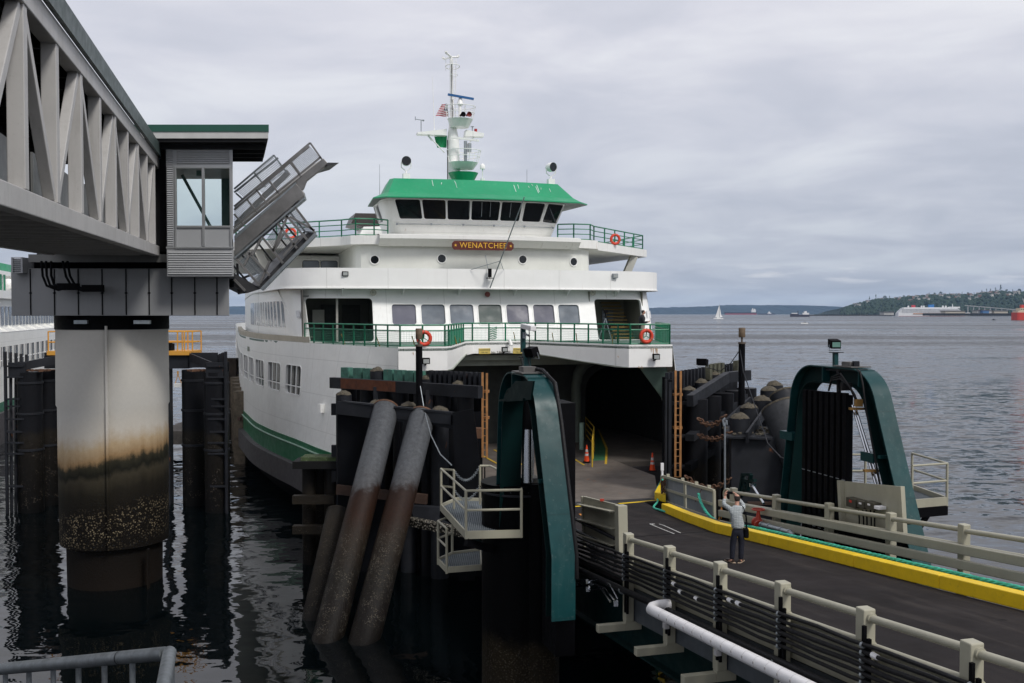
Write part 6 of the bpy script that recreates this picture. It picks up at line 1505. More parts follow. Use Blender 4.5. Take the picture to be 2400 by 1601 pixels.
# white pipe
P1 = SLIPI @ pV(1522, 1427, 7.95); P2 = SLIPI @ pV(1870, 1599, 7.95); d = (P2-P1).normalized()
mb = MB(SLIP); arc = [P1 + Vector((.45, .02, .0)), P1 + Vector((.3, .05, 0)), P1 + Vector((.12, .04, 0)), P1 + Vector((.02, -.04, 0)), P1 - Vector((0, .22, 0)) + d*0 , P1 + d*.6, P1 + d*12]
arc = [P1 + Vector((.5, .12, .02)), P1 + Vector((.28, .14, .01)), P1 + Vector((.1, .08, 0)), P1 + Vector((.015, -.06, -.0)) , P1 + d*.3, P1 + d*1.2, P1 + d*13]
mb.path(arc, .108, 20); o = build(mb, 'pipe', whitep, at=SLIP); tag(o, 'thick white insulated pipe with elbow end outside the near rail', 'pipe')
mb = MB(SLIP)
for i in range(34):
    p = P1 + d*(.7 + i*.36); mb.lathe(p, [(.110, -.003), (.110, .003)], 20, d, cap=False); mb.box(p + Vector((-.11, 0, .02)), (.012, .03, .04))
for i in range(5): mb.box(P1 + d*(.9+i*2.1) + Vector((-.05, 0, -.14)), (.1, .1, .1))
build(mb, 'band', mat('seam_grey', (.42, .41, .41), .5), o)
# teal rope stub below, small steel hydraulic lines at girder end
mb = MB()
for k, (a, b, c, e) in enumerate((((1355, 1362), (1400, 1358), (1430, 1370), (1449, 1405)), ((1352, 1375), (1392, 1368), (1420, 1380), (1440, 1408)), ((1356, 1368), (1385, 1385), (1410, 1380), (1430, 1410)))):
    mb.path([pV(*a, 8.3), pV(*b, 8.3), pV(*c, 8.3), pV(*e, 8.3)], .028, 8)
for q_ in ((1378, 1362), (1378, 1380), (1443, 1414)): mb.box(pV(*q_, 8.3), (.1, .1, .12))
tag(build(mb, 'hydraulic_lines', chrome), 'bright steel hydraulic lines curving beside the near green tower foot', 'pipes')
# ---------------- steel barrier gate on the near side
gt = thing('barrier_gate', SLIP @ Vector((8.9, 23, zr(23))), 'beige ribbed steel barrier leaf standing at the near edge of the ramp', 'gate')
def pq(px, py, v): return pV(px, py, v)
V1 = 9.0
c1, c2, c3, c4 = pq(1365, 1163, V1), pq(1446, 1183, V1), pq(1448, 1293, V1), pq(1369, 1267, V1)
mb = MB(); mb.slab([c1, c2, c3, c4], SLIP.to_3x3() @ Vector((.06, 0, 0))); build(mb, 'plate', beige, gt)
for k in range(3):
    a = c1.lerp(c4, .18 + k*.34); b = c2.lerp(c3, .14 + k*.36); mb = MB(); mb.bar(a + SLIP.to_3x3() @ Vector((-.09, 0, 0)), b + SLIP.to_3x3() @ Vector((-.09, 0, 0)), .2, .03); build(mb, 'rib', beige, gt)
mb = MB(); off_ = SLIP.to_3x3() @ Vector((.2, -.1, 0)); a, b = pq(1455, 1184, V1), pq(1457, 1294, V1); mb.bar(a, b, .24, .26); mb.bar(c1, c1.lerp(c4, 1.15), .08, .08); build(mb, 'end_post', beige, gt, bevel=.01)
mb = MB(); p = pq(1411, 1172, V1); mb.box(p, (.1, .05, .06)); build(mb, 'red_tag', redv, gt)
mb = MB()
for px in (1385, 1392, 1400, 1418, 1441): mb.path([pq(px, 1268, V1+.1), pq(px+3, 1310, V1), pq(px-1, 1340, V1-.1)], .04, 6)
build(mb, 'hanging_hose', rubber, gt)
# deck edge rails in the gap behind the tower
mb = MB()
for dy in (0, 26, 48): mb.path([pV(1340, 1212+dy, 8.9), pV(1372, 1228+dy, 8.9), pV(1440, 1262+dy, 8.9)], .045, 8)
tag(build(mb, 'edge_pipes', darkbeam), 'dark pipes along the ramp edge below the ribbed barrier leaf', 'pipes')
# ---------------- right guard rail
g2 = thing('guard_rail', (0, 0, 0), 'beige guard rail with three broad beams on the far right side of the ramp', 'guard rail', M=SLIP)
V2 = 16.0; ur = [29.7, 27.0, 24.2, 21.5, 18.9, 16.4, 13.9]
for u in ur:
    mb = MB(SLIP); mb.box2(V2-.1, V2+.1, u-.1, u+.1, zr(u)-.4, zr(u)+1.15); build(mb, 'post', beige, g2, bevel=.02)
for dz, nm in ((-.14, 'top_pipe'), (-.5, 'lower_pipe')):
    mb = MB(SLIP); 
    for a, b in zip(ur, ur[1:]): mb.tube((V2-.02, a-.1, zr(a)+1.15+dz), (V2-.02, b+.1, zr(b)+1.15+dz), .06, n=12)
    build(mb, nm, beige, g2)
e = ur[0]; mb = MB(SLIP); pts = [(V2, e+.1, zr(e)+1.01)]; cc = (e+.45, zr(e)+.82)
for i in range(9): a = math.pi/2 - math.pi*i/8; pts.append((V2, cc[0]+.19*math.cos(a), cc[1]+.19*math.sin(a)))
pts.append((V2, e+.1, zr(e)+.65)); mb.path(pts, .06, 10); build(mb, 'end_loop', beige, g2)
for dz in (.60, .26, -.09):
    mb = MB(SLIP); mb.bar((V2-.2, e+.6, zr(e+.6)+dz), (V2-.2, 13, zr(13)+dz), .12, .22); build(mb, 'broad_beam', beige, g2, bevel=.02)
# ---------------- sliding grey mesh gate on the right
V3_ = 16.2
g3_ = thing('barrier_gate', pV(1600, 1240, V3_), 'grey panelled barrier leaf with beige frame beside the yellow kerb and rope', 'gate')
gp = [pV(1553, 1115, 17.0), pV(1676, 1150, 16.3), pV(1677, 1217, 16.3), pV(1555, 1174, 17.0)]
def gl(s_, t_): return gp[0].lerp(gp[1], s_).lerp(gp[3].lerp(gp[2], s_), t_)
dn = SLIP.to_3x3() @ Vector((-.08, 0, 0))
for s0, s1 in ((.03, .46), (.5, .97)):
    for t0, t1 in ((.06, .46), (.52, .94)):
        mb = MB(); mb.slab([gl(s0, t0), gl(s1, t0), gl(s1, t1), gl(s0, t1)], dn*.3); build(mb, 'grey_panel', mat('gate_grey', (.21, .225, .24), .6, var=.1, streak=.2, streakc=(.06,.06,.06)), g3_)
mb = MB()
for a, b in (((0, 0), (1, 0)), ((0, .49), (1, .49)), ((0, 1), (1, 1)), ((0, 0), (0, 1)), ((.48, 0), (.48, 1)), ((1, 0), (1, 1))): mb.bar(gl(*a) + dn*.5, gl(*b) + dn*.5, .09, .09)
for s_ in (.12, .42, .68, .9): mb.box(gl(s_, -.03), (.12, .1, .2))
build(mb, 'frame', beige, g3_)
for s_ in (.42, .62, .9): pass
mb = MB(); mb.bar(gl(.80, .0), gl(.66, .62), .05, .05); build(mb, 'lashing', mat('lash', (.10, .045, .03), .8), g3_)
# yellow end block and rope
mb = MB(SLIP); pp = [pR(*p) for p in ((1534, 1170), (1560, 1178), (1562, 1150), (1556, 1128))]; mb.slab(pp, (0, 0, .28)); build(mb, 'kerb_end', yellow, span)
def rope_(pts, r, lab, twist=True, m=None):
    p3 = [Vector(p) for p in pts]; cur = []
    for i in range(len(p3)-1):
        p0, p1, p2, p4 = p3[max(i-1,0)], p3[i], p3[i+1], p3[min(i+2, len(p3)-1)]
        for k in range(10):
            t_ = k/10; cur.append(.5*((2*p1)+(p2-p0)*t_+(2*p0-5*p1+4*p2-p4)*t_*t_+(3*p1-p0-3*p2+p4)*t_**3))
    cur.append(p3[-1]); mb = MB()
    if not twist: mb.path(cur, r, 8)
    else:
        # three laid strands
        fine = []; st = .035
        for a, b in zip(cur, cur[1:]):
            n = max(1, int((b-a).length/st)); fine += [a.lerp(b, i/n) for i in range(n)]
        fine.append(cur[-1])
        for s_ in range(3):
            pts_ = []
            for i, p in enumerate(fine):
                d_ = (fine[min(i+1, len(fine)-1)] - fine[max(i-1, 0)]).normalized(); x = d_.cross(Vector((0,0,1)))
                if x.length < .01: x = Vector((1,0,0))
                x.normalize(); y = x.cross(d_); a = i*.42 + s_*2.094; pts_.append(p + (x*math.cos(a) + y*math.sin(a))*r*.5)
            mb.path(pts_, r*.55, 5)
    o = build(mb, 'rope', m or rope); tag(o, lab, 'rope'); return o
def onk(px, py, dz=.02): p = pR(px, py); return SLIP @ (p + Vector((0, 0, dz)))
rope_([pV(1637, 1157, 16.2), pV(1643, 1178, 16.1), pV(1657, 1203, 16.0), pV(1679, 1221, 15.9), pV(1715, 1231, 15.5)] + [SLIP @ Vector((k.x+.40, k.y, zr(k.y)+.31)) for k in KB[3:]], .052, 'long teal laid rope hanging on the grey barrier leaf and running along the kerb')
rope_([pV(1553, 1124, 16.6), onk(1547, 1142, .2), onk(1536, 1160, .05), onk(1542, 1175), onk(1532, 1190), onk(1548, 1199, .05), onk(1580, 1208, .05), onk(1602, 1216, .05)], .04, 'short teal rope lying on the ramp before the yellow kerb end', twist=False)
mb = MB(); rr_ = random.Random(5)
for k in range(9):
    c = onk(1590 + k*1.6, 1212 + k*.6, .06); mb.torus(c, .07, .02, (rr_.uniform(-1,1), rr_.uniform(-1,1), 1), 10, 6)
tag(build(mb, 'rope', rope), 'knotted teal rope end bundled against the yellow kerb', 'rope')
mb = MB(); mb.path([pV(1552, 1115, 16.9), pV(1552, 1090, 16.9)], .05, 8); mb.box(pV(1552, 1094, 16.9), (.12, .12, .3)); tag(build(mb, 'gate_marker', whitep), 'short white marker post at the far end of the grey barrier leaf', 'post')
# chain heap by yellow end
mb = MB(); rr_ = random.Random(9)
for k in range(30):
    c = pV(1556 + rr_.uniform(-5, 2), 1138 + rr_.uniform(-16, 18), 16.75); mb.torus(c, .06, .018, (rr_.uniform(-1,1), rr_.uniform(-1,1), rr_.uniform(-1,1)), 8, 5)
tag(build(mb, 'chain', rustm), 'rusty chain heap between the yellow kerb end and the grey barrier leaf', 'chain')
mb = MB(); mb.path([pV(1692, 1185, 16), pV(1688, 1200, 16), pV(1684, 1222, 16)], .02, 6); mb.path([pV(1690, 1187, 16), pV(1694, 1200, 16), pV(1690, 1215, 16)], .015, 6); tag(build(mb, 'cord', mat('cord_orange', (.6, .22, .03), .7)), 'thin orange cord hanging at the end of the broad beams', 'cord')
# ---------------- fire valve and pipe
vt = thing('fire_valve', pV(1783, 1228, 15.55), 'red gate valve feeding a grey pipe behind the yellow kerb', 'valve')
mb = MB(); c = pV(1777, 1228, 15.55); mb.lathe(c, [(.1, -.22), (.17, -.2), (.17, -.12), (.12, -.08), (.12, .1), (.17, .14), (.17, .2)], 14, (0, -1, -.1)); mb.lathe(c, [(.1, 0), (.12, .12), (.07, .22), (.05, .42)], 12); vb = build(mb, 'valve_body', redv, vt)
mb = MB(); mb.torus(c + Vector((0,0,.45)), .19, .022, (0,0,1), 18, 6); mb.bar(c + Vector((-.19,0,.45)), c + Vector((.19,0,.45)), .02, .02); build(mb, 'hand_wheel', redv, vt)
pa = pV(1783, 1229, 15.5); pb = pV(1850, 1248, 15.5); pc = pV(1856, 1252, 15.5); pd = pV(1857, 1268, 15.5)
mb = MB(); mb.path([pa, pa.lerp(pb, .5), pb, pc, pd], .075, 14); 
for k in (.05, .3, .72, 1): mb.lathe(pa.lerp(pb, k), [(.1, -.03), (.1, .03)], 14, pb-pa)
mb.tube(pa.lerp(pb, .1), pa.lerp(pb, .1) - Vector((0,0,.3)), .03); mb.tube(pa.lerp(pb, .6), pa.lerp(pb, .6) - Vector((0,0,.3)), .03); build(mb, 'outlet_pipe', galv, vt)
# ---------------- control box board
bt = thing('control_board', pV(2060, 1230, 16.9), 'tall beige steel board carrying four dark control boxes beside the right green tower', 'control board')
VB = 16.5
k = [pV(1967, 1127, VB), pV(2112, 1141, VB), pV(2120, 1250, VB-.0), pV(1974, 1235, VB)]
mb = MB(); mb.slab(k, SLIP.to_3x3() @ Vector((.06, 0, 0))); build(mb, 'panel', beige, bt)
mb = MB(); mb.bar(pV(1970, 1126, VB-.05), pV(1976, 1240, VB-.05), .14, .14); mb.bar(pV(2112, 1140, VB-.05), pV(2119, 1255, VB-.05), .12, .12); build(mb, 'edge_post', beige, bt)
bxm = mat('box_brown', (.05, .045, .03), .5)
for i, (x0, y0, x1, y1) in enumerate(((1996, 1164, 2018, 1192), (2022, 1171, 2038, 1193), (2040, 1173, 2061, 1197), (2062, 1184, 2073, 1195))):
    a = pV(x0, y0, VB-.08); b = pV(x1, y1, VB-.08); a2 = SLIPI @ a; b2 = SLIPI @ b
    mb = MB(SLIP); mb.box2(VB-.26, VB-.02, a2.y, b2.y, b2.z, a2.z); bo = build(mb, 'control_box', bxm if i < 3 else whitep, bt, bevel=.01)
    if i < 3:
        mb = MB(SLIP); m_ = (a2+b2)/2; h_ = (a2.z-b2.z)
        mb.box2(VB-.27, VB-.26, m_.y-.05, m_.y+.06, m_.z+h_*.05, m_.z+h_*.3); build(mb, 'sign_patch', mat('patch_red', (.5, .03, .02), .5) if i == 0 else whitep, bo)
mb = MB()
for px in (2012, 2022, 2030, 2040, 2048): mb.path([pV(px, 1195, VB-.1), pV(px+2, 1215, VB-.1), pV(px+2, 1250, VB-.1)], .02, 6)
build(mb, 'conduit', blackm, bt)
# ---------------- lift towers
def tower(v, u0, u1, ztop, zbot, lab, w_=.54, lean=.9, l0=1.1, l1=.4, knee=0):
    t = thing('lift_tower', SLIP @ Vector((v, (u0+u1)/2, zbot)), lab, 'tower', 'green arched lift towers either side of the ramp')
    d = .42 if v < 10 else .50
    def outline(inset):
        r = 1.15 - inset*.8; pts = []
        a0, a1 = u0 + inset, u1 - inset; zt_ = ztop - inset; zk = zbot + knee
        zl_ = zt_ - r; c0 = a0 + r; th0 = math.atan2(l0, zl_ - zk); th1 = math.atan2(l1, zl_ - zbot)
        pts.append((a0 - l0, zbot))
        if knee: pts.append((a0 - l0, zk))
        A0 = math.pi - th0; A1 = th1
        for i in range(11): an = A0 + (math.pi/2 - A0)*i/10; pts.append((c0 + r*math.cos(an), zl_ + r*math.sin(an)))
        for i in range(11): an = math.pi/2 + (A1 - math.pi/2)*i/10; pts.append((a1 - r + r*math.cos(an), zl_ + r*math.sin(an)))
        pts.append((a1 + l1, zbot)); return pts
    O = outline(0); I = outline(d)
    mb = MB(SLIP, True)      # outer flange
    n = len(O); th = .035
    for a, b, c, e in zip(O, O[1:], outline(th), outline(th)[1:]):
        mb.add([(v-w_/2, *a), (v+w_/2, *a), (v+w_/2, *b), (v-w_/2, *b), (v-w_/2, *c), (v+w_/2, *c), (v+w_/2, *e), (v-w_/2, *e)], [(0,3,2,1), (4,5,6,7), (0,4,7,3), (1,2,6,5)], True)
    build(mb, 'outer_flange', teal, t)
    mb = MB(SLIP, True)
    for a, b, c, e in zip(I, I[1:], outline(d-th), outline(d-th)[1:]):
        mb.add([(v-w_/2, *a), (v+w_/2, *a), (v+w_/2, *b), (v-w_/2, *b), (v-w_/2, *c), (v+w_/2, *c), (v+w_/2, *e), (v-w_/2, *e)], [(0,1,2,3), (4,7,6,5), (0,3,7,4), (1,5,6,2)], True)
    build(mb, 'inner_flange', teal_shade, t)
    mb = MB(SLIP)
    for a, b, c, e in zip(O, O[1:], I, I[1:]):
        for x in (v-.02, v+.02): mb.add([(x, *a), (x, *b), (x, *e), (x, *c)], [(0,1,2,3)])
    build(mb, 'web', teal_shade, t)
    mb = MB(SLIP)
    for zz in (ztop-2.3,):
        i = 1
        mb.box2(v-w_/2-.01, v+w_/2+.01, u0-.22, u0-.1, zz-.05, zz+.03)
    mb.box2(v-w_/2+.01, v+w_/2-.01, u0+d+.3, u0+d+.34, ztop-d, ztop-.04); mb.box2(v-w_/2+.01, v+w_/2-.01, (u0+u1)/2+.4, (u0+u1)/2+.44, ztop-d, ztop-.04)
    if v > 10: mb.box2(v-w_/2-.05, v-.03, u1-.2, u1+.5, 7.05, 7.3); mb.box2(v-w_/2-.05, v-.03, u0+.05, u0+.6, 6.95, 7.2)
    build(mb, 'stiffener', teal, t)
    mb = MB(SLIP)
    if v < 10: mb.path([(v+.1, u0+1.5, ztop+.12), (v+w_/2-.08, u0+1.0, ztop+.1), (v+w_/2, u0+.35, ztop-.15), (v+w_/2+.03, u0-.02, ztop-1.0), (v+w_/2+.03, u0-l0*.5, ztop-2.4), (v+w_/2+.03, u0-l0*.98, zbot+1.4), (v+w_/2+.03, u0-l0, zbot+.9)], .05, 8); 
    if v < 10: build(mb, 'riser_hose', rubber, t)
    mb = MB(SLIP); mb.box2(v-.3, v+.35, u0+1.1, u0+2.0, ztop+.02, ztop+.05); mb.box2(v-.2, v+.12, u0+1.3, u0+1.7, ztop+.05, ztop+.17); build(mb, 'top_tray', mat('tray', (.11, .105, .10), .6, var=.3), t)
    return t
TL = tower(6.85, 21.35, 24.75, 9.55, 4.35, 'green arched steel lift tower on the near side of the ramp, camera mast on top', knee=1.4)
TR = tower(16.95, 23.1, 27.4, 9.45, 3.9, 'green arched steel lift tower on the right side, floodlight on top', l0=1.85, l1=.75)
# gusset and inner bracket on the left tower
mb = MB(); mb.slab([pV(*p_, 6.5) for p_ in ((1207, 893), (1180, 932), (1187, 942), (1243, 937), (1250, 893))], SLIP.to_3x3() @ Vector((.04, 0, 0))); mb.bar(pV(1183, 938, 6.6), pV(1240, 936, 6.6), .3, .06); build(mb, 'gusset', teal_shade, TL)
mb = MB(SLIP); 
cwl = SLIPI @ pU(1300, 945, 23.0); cwr = SLIPI @ pU(1345, 948, 23.0)
for k_ in range(4):
    xx_ = cwl.x + (cwr.x-cwl.x)*k_/4; mb.box2(xx_, xx_ + .13, 22.9, 23.9, 2.6, cwl.z)
mb.box2(cwl.x, cwr.x, 23.9, 24.0, 2.6, cwl.z-.03); o = build(mb, 'counterweight', blackm, TL)
ca_ = (SLIPI @ pV(1985, 927, 16.55)).y; cb2_ = (SLIPI @ pV(1878, 917, 16.55)).y
mb = MB(SLIP)
for k_ in range(8):
    u_ = ca_ + (cb2_-ca_)*k_/8; mb.box2(16.52, 16.62, u_, u_+(cb2_-ca_)/8*.6, 1.5, 8.76 - .01*k_)
mb.box2(16.62, 16.75, ca_, cb2_, 1.5, 8.70); mb.box2(16.6, 16.9, 21.9, ca_, 1.5, 5.6); o = build(mb, 'counterweight', blackm, TR)
mb = MB(SLIP)
for zz in (6.3, 4.7, 3.6):
    for k_ in range(8): mb.box2(16.50, 16.518, ca_+(cb2_-ca_)*k_/8, ca_+(cb2_-ca_)*(k_+.5)/8, zz, zz+.02)
build(mb, 'edge_highlight', galv, o)
# chrome ram of the left tower in its black sleeve
mb = MB(); b_ = pU(1237, 1130, 24.5); t_ = pU(1237, 1005, 24.5); mb.tube(b_, t_, .155, n=20); build(mb, 'ram', chrome, TL)
mb = MB(); mb.tube(t_, t_ + Vector((0,0,1.6)), .2, n=16); mb.box(t_ + Vector((-.3, 0, 1.2)), (.3, .3, .3)); build(mb, 'ram_head', blackm, TL)
mb = MB(SLIP); 
for px0, px1 in ((1998, 2032), (2003, 2040)): 
    a = SLIPI @ pV(px0, 950, 16.7); b = SLIPI @ pV(px1 + 22, 1140, 16.7); mb.tube(a, b, .04, n=8)
rr = build(mb, 'rod', chrome, TR); mb = MB(); p = pV(2012, 944, 16.6); mb.box(p, (.2, .15, .2)); p = pV(2008, 958, 16.6); mb.box(p, (.4, .15, .06)); p = pV(2046, 1103, 16.6); mb.box(p, (.5, .15, .06)); build(mb, 'rod_clamp', mat('brass', (.30, .17, .05), .5, .5), TR)
mb = MB()
for k_ in range(3):
    mb.path([pV(1942, 916, 16.5), pV(1950, 892 - k_*4, 16.5), pV(1970, 888 - k_*6, 16.5), pV(1990, 905, 16.5), pV(2003, 925 + k_*3, 16.5), pV(2012, 950, 16.6)], .028, 6)
mb.path([pV(2003, 862, 16.9), pV(2016, 872, 16.6), pV(2022, 900, 16.6), pV(2030, 960, 16.6), pV(2062, 1135, 16.6)], .03, 6); mb.box(pV(1983, 906, 16.55), (.3, .1, .22)); mb.bar(pV(1965, 868, 16.6), pV(1966, 920, 16.6), .09, .09); build(mb, 'hose_loop', rubber, TR)
# black caisson + platforms
cs = thing('caisson', (pU(1215, 1200, 23.2).x, pU(1215, 1200, 23.2).y, 0), 'black round steel caisson under the near green tower, weeded at the waterline', 'caisson')
cc_ = pU(1217, 1165, 25.3); CXX, CYY = cc_.x, cc_.y
cm = tidal('caisson_surface', [(0, (.012, .010, .007)), (1.6, (.022, .018, .012)), (2.3, (.02, .016, .010)), (2.6, (.0025, .0025, .003)), (12, (.0022, .0023, .0028))], spec=.04, namp=.5, nscale=1.1, barn=(.0, 2.6, .8), barnc=(.05, .042, .03), bscale=16, rough=.42)
mb = MB(); mb.lathe((CXX, CYY, 0), [(1.0, -4), (1.0, 5.42), (1.0, 6.45), (1.02, 6.46), (1.02, 6.55), (.2, 6.56)], 40); build(mb, 'shell', cm, cs)
mb = MB(); 
for i in range(28): a = 2*math.pi*i/28; mb.box((CXX+1.03*math.cos(a), CYY+1.03*math.sin(a), 6.4), (.03, .03, .03))
mb.lathe((CXX, CYY, 0), [(1.0, 6.28), (1.035, 6.29), (1.035, 6.33), (1.0, 6.34)], 40, cap=False); build(mb, 'bolt_ring', darkbeam, cs)
c2_ = pU(1262, 1128, 24.7); mb = MB(); mb.lathe((c2_.x, c2_.y, 0), [(.55, -3), (.55, c2_.z)], 28); build(mb, 'ram_sleeve', cm, cs)
mb = MB(); mb.lathe((c2_.x-.22, c2_.y, c2_.z), [(.3, 0), (.3, .12)], 20); build(mb, 'sleeve_ring', mat('ring_grit', (.09, .085, .07), .8, var=.5, vs=12), cs)
def grating(poly, z, parent, step=.09):
    xs = [p[0] for p in poly]; ys = [p[1] for p in poly]; mb = MB()
    def span_(val, ax):
        hit_ = []
        n = len(poly)
        for i in range(n):
            a, b = poly[i], poly[(i+1) % n]
            if (a[ax]-val)*(b[ax]-val) < 0: t_ = (val-a[ax])/(b[ax]-a[ax]); hit_.append(a[1-ax]+(b[1-ax]-a[1-ax])*t_)
        return sorted(hit_)
    x = min(xs)+.02
    while x < max(xs):
        h_ = span_(x, 0)
        for a, b in zip(h_[::2], h_[1::2]): mb.box2(x, x+.012, a, b, z-.04, z)
        x += step*.6
    y = min(ys)+.02
    while y < max(ys):
        h_ = span_(y, 1)
        for a, b in zip(h_[::2], h_[1::2]): mb.box2(a, b, y, y+.015, z-.03, z-.004)
        y += step
    return build(mb, 'grating', mat('grating_grey', (.22, .25, .27), .5, .5), parent)
def railset(segs, z, parent, h=1.1, m=beige, r=.032, posts=None):
    mb = MB()
    for s_ in segs:
        for dz in (h, h*.55): mb.path([(x, y, z+dz) for x, y in s_], r, 8)
        for x, y in s_: mb.tube((x, y, z-.12), (x, y, z+h), r*1.15, n=8)
    return build(mb, 'railing', m, parent)
pf = thing('service_platform', pZ(1140, 1230, 5.4), 'grated service platform with beige rails wrapped round the black caisson', 'platform')
zp = 5.42; A = pZ(1034, 1188, zp); B = pZ(1092, 1252, zp); C = pZ(1222, 1249, zp); Dd = pZ(1222, 1215, zp); E = pZ(1175, 1175, zp); Fz = pZ(1070, 1172, zp)
pg = [(p.x, p.y) for p in (A, B, C, Dd, E, Fz)]
grating(pg, zp, pf)
mb = MB()
for a, b in zip(pg, pg[1:] + pg[:1]): mb.bar((*a, zp-.02), (*b, zp-.02), .04, .2)
build(mb, 'edge_angle', beige, pf)
mb = MB(); mb.bar((A.x, A.y, zp-.2), (CXX, CYY, zp-.9), .12, .2); mb.bar((B.x, B.y, zp-.2), (CXX, CYY, zp-.9), .12, .2); build(mb, 'knee_brace', blackm, pf)
A1 = pZ(1064, 1192, zp)
R1 = [(A1.x, A1.y), (A.x, A.y), (B.x, B.y), (C.x, C.y), (Dd.x, Dd.y)]
railset([R1], zp, pf)
G1 = pY(1125, 1092, 28.2); G2_ = pY(1148, 1092, 28.2); G3_ = pY(1172, 1103, 27)
mb = MB()
for a, b in ((G1, G2_), (G2_, G3_)):
    mb.tube(a, b, .032); mb.tube(a - Vector((0,0,.5)), b - Vector((0,0,.5)), .032)
for g_ in (G1, G3_): mb.tube(g_, g_ - Vector((0,0,1.1)), .036)
build(mb, 'railing', beige, pf)
def chain_(a, b, sag, n, lab, m=None, R_=.035, r_=.009, real=True):
    a, b = Vector(a), Vector(b); mb = MB()
    for i in range(n):
        t_ = (i+.5)/n; p = a.lerp(b, t_) - Vector((0, 0, sag*4*t_*(1-t_))); d_ = ((a.lerp(b, min(1, t_+.02)) - Vector((0,0,sag*4*(t_+.02)*(1-t_-.02)))) - p).normalized()
        nx = d_.cross(Vector((0,0,1))).normalized(); ny = d_.cross(nx); nn = nx if i % 2 else ny; oo = nn.cross(d_)
        L2 = (b-a).length/n*.75
        mb.path([p + d_*L2*math.cos(k_*math.pi/4) + oo*R_*math.sin(k_*math.pi/4) for k_ in range(8)], r_, 5, close=True)
    o = build(mb, 'chain', m or galv); tag(o, lab, 'chain'); return o
chain_((A1.x, A1.y, zp+1.1), G1, .35, 30, 'upper bright safety chain across the gap of the platform rails'); chain_((A1.x, A1.y, zp+.55), G1 - Vector((0,0,.55)), .35, 30, 'lower bright safety chain across the gap of the platform rails')
pf2 = thing('service_platform', pZ(1075, 1310, 4.07), 'small lower grated platform with beige rails left of the black caisson', 'platform')
zp = 4.1; a = pZ(1027, 1313, zp); b = pZ(1047, 1334, zp); c = pZ(1128, 1328, zp); e = pZ(1126, 1290, zp); f_ = pZ(1060, 1298, zp)
pg = [(p.x, p.y) for p in (a, b, c, e, f_)]; grating(pg, zp, pf2)
mb = MB()
for q1, q2 in zip(pg, pg[1:] + pg[:1]): mb.bar((*q1, zp-.02), (*q2, zp-.02), .04, .16)
build(mb, 'edge_angle', beige, pf2); railset([[(f_.x, f_.y), (a.x, a.y), (b.x, b.y)]], zp, pf2)
# right platform beyond the right tower
pf3 = thing('service_platform', pZ(2180, 1180, 5.3), 'grated service platform with beige rails behind the right green tower', 'platform')
zp = 5.6; a = pZ(2137, 1183, zp); b = pZ(2219, 1176, zp); c = pZ(2137, 1146, zp); c0 = pZ(2020, 1150, zp)
d3 = pZ(2005, 1180, zp)
pg = [(p.x, p.y) for p in (a, b, c, c0, d3)]; grating(pg, zp, pf3)
mb = MB()
for q1, q2 in zip(pg, pg[1:] + pg[:1]): mb.bar((*q1, zp+.02), (*q2, zp+.02), .05, .24)
build(mb, 'edge_angle', beige, pf3)
mb = MB(); mb.bar((a.x, a.y, zp-.25), (b.x, b.y, zp-.25), .1, .26); mb.bar((b.x-.5, b.y, zp-.3), (a.x, a.y, zp-1.0), .12, .12); build(mb, 'support_beam', blackm, pf3)
railset([[(a.x, a.y), (b.x, b.y), (c.x, c.y)], [(c0.x+.1, c0.y), (c0.x-.7, c0.y)]], zp, pf3, h=1.1)
# lamps on the towers
def lampbox(px, py, v, w_, h_, lab, body=blackm, face=None, rot=0, tilt=0, pole=None, name='floodlight', up=True):
    p = pV(px, py, v); t = thing(name, p, lab, 'floodlight'); M_ = Matrix.Translation(p) @ Matrix.Rotation(rot, 4, 'Z') @ Matrix.Rotation(tilt, 4, 'X')
    mb = MB(M_); mb.slab([(-w_/2, 0, -h_/2), (w_/2, 0, -h_/2), (w_/2, 0, h_/2), (-w_/2, 0, h_/2)], (0, .26, .05)); build(mb, 'housing', body, t, bevel=.015)
    mb = MB(M_); mb.box2(-w_*.4, w_*.4, -.012, 0, -h_*.3, h_*.3); build(mb, 'lens', face or MATS['lamp_glass'], t)
    mb = MB(M_); mb.path([(-w_/2-.02, .1, 0), (-w_/2-.02, .1, -h_*.7), (w_/2+.02, .1, -h_*.7), (w_/2+.02, .1, 0)], .015, 5); build(mb, 'yoke', galv, t)
    return t
def tpole(pts, w_, parent, m=teal): 
    mb = MB()
    for a, b in zip(pts, pts[1:]): mb.bar(a, b, w_, w_)
    return build(mb, 'lamp_post', m, parent)
tpole([pV(1234, 893, 7.0), pV(1234, 818, 7.0)], .17, TL); tpole([pV(1226, 825, 7.0), pV(1226, 765, 7.0)], .11, TL); mb = MB(); mb.box(pV(1232, 837, 7.0), (.35, .2, .02)); build(mb, 'post_plate', darkbeam, TL)
tpole([pV(1958, 862, 16.9), pV(1958, 827, 16.9)], .12, TR); mb = MB(); mb.box(pV(1960, 826, 16.9), (.4, .15, .02)); mb.bar(pV(1944, 866, 16.9), pV(2025, 868, 16.9), .25, .06); mb.box(pV(2006, 853, 16.9), (.15, .15, .16)); mb.bar(pV(1965, 862, 16.9), pV(2005, 853, 16.9), .03, .03); build(mb, 'post_plate', darkbeam, TR)
lampbox(1960, 808, 16.9, .30, .24, 'boxy black floodlight facing forward on the right green tower', rot=.1, face=mat('lamp_teal', (.12, .24, .20), .2))
lampbox(1254, 822, 7.2, .27, .24, 'black floodlight tilted away on the near green tower mast', rot=2.4, tilt=-.4)
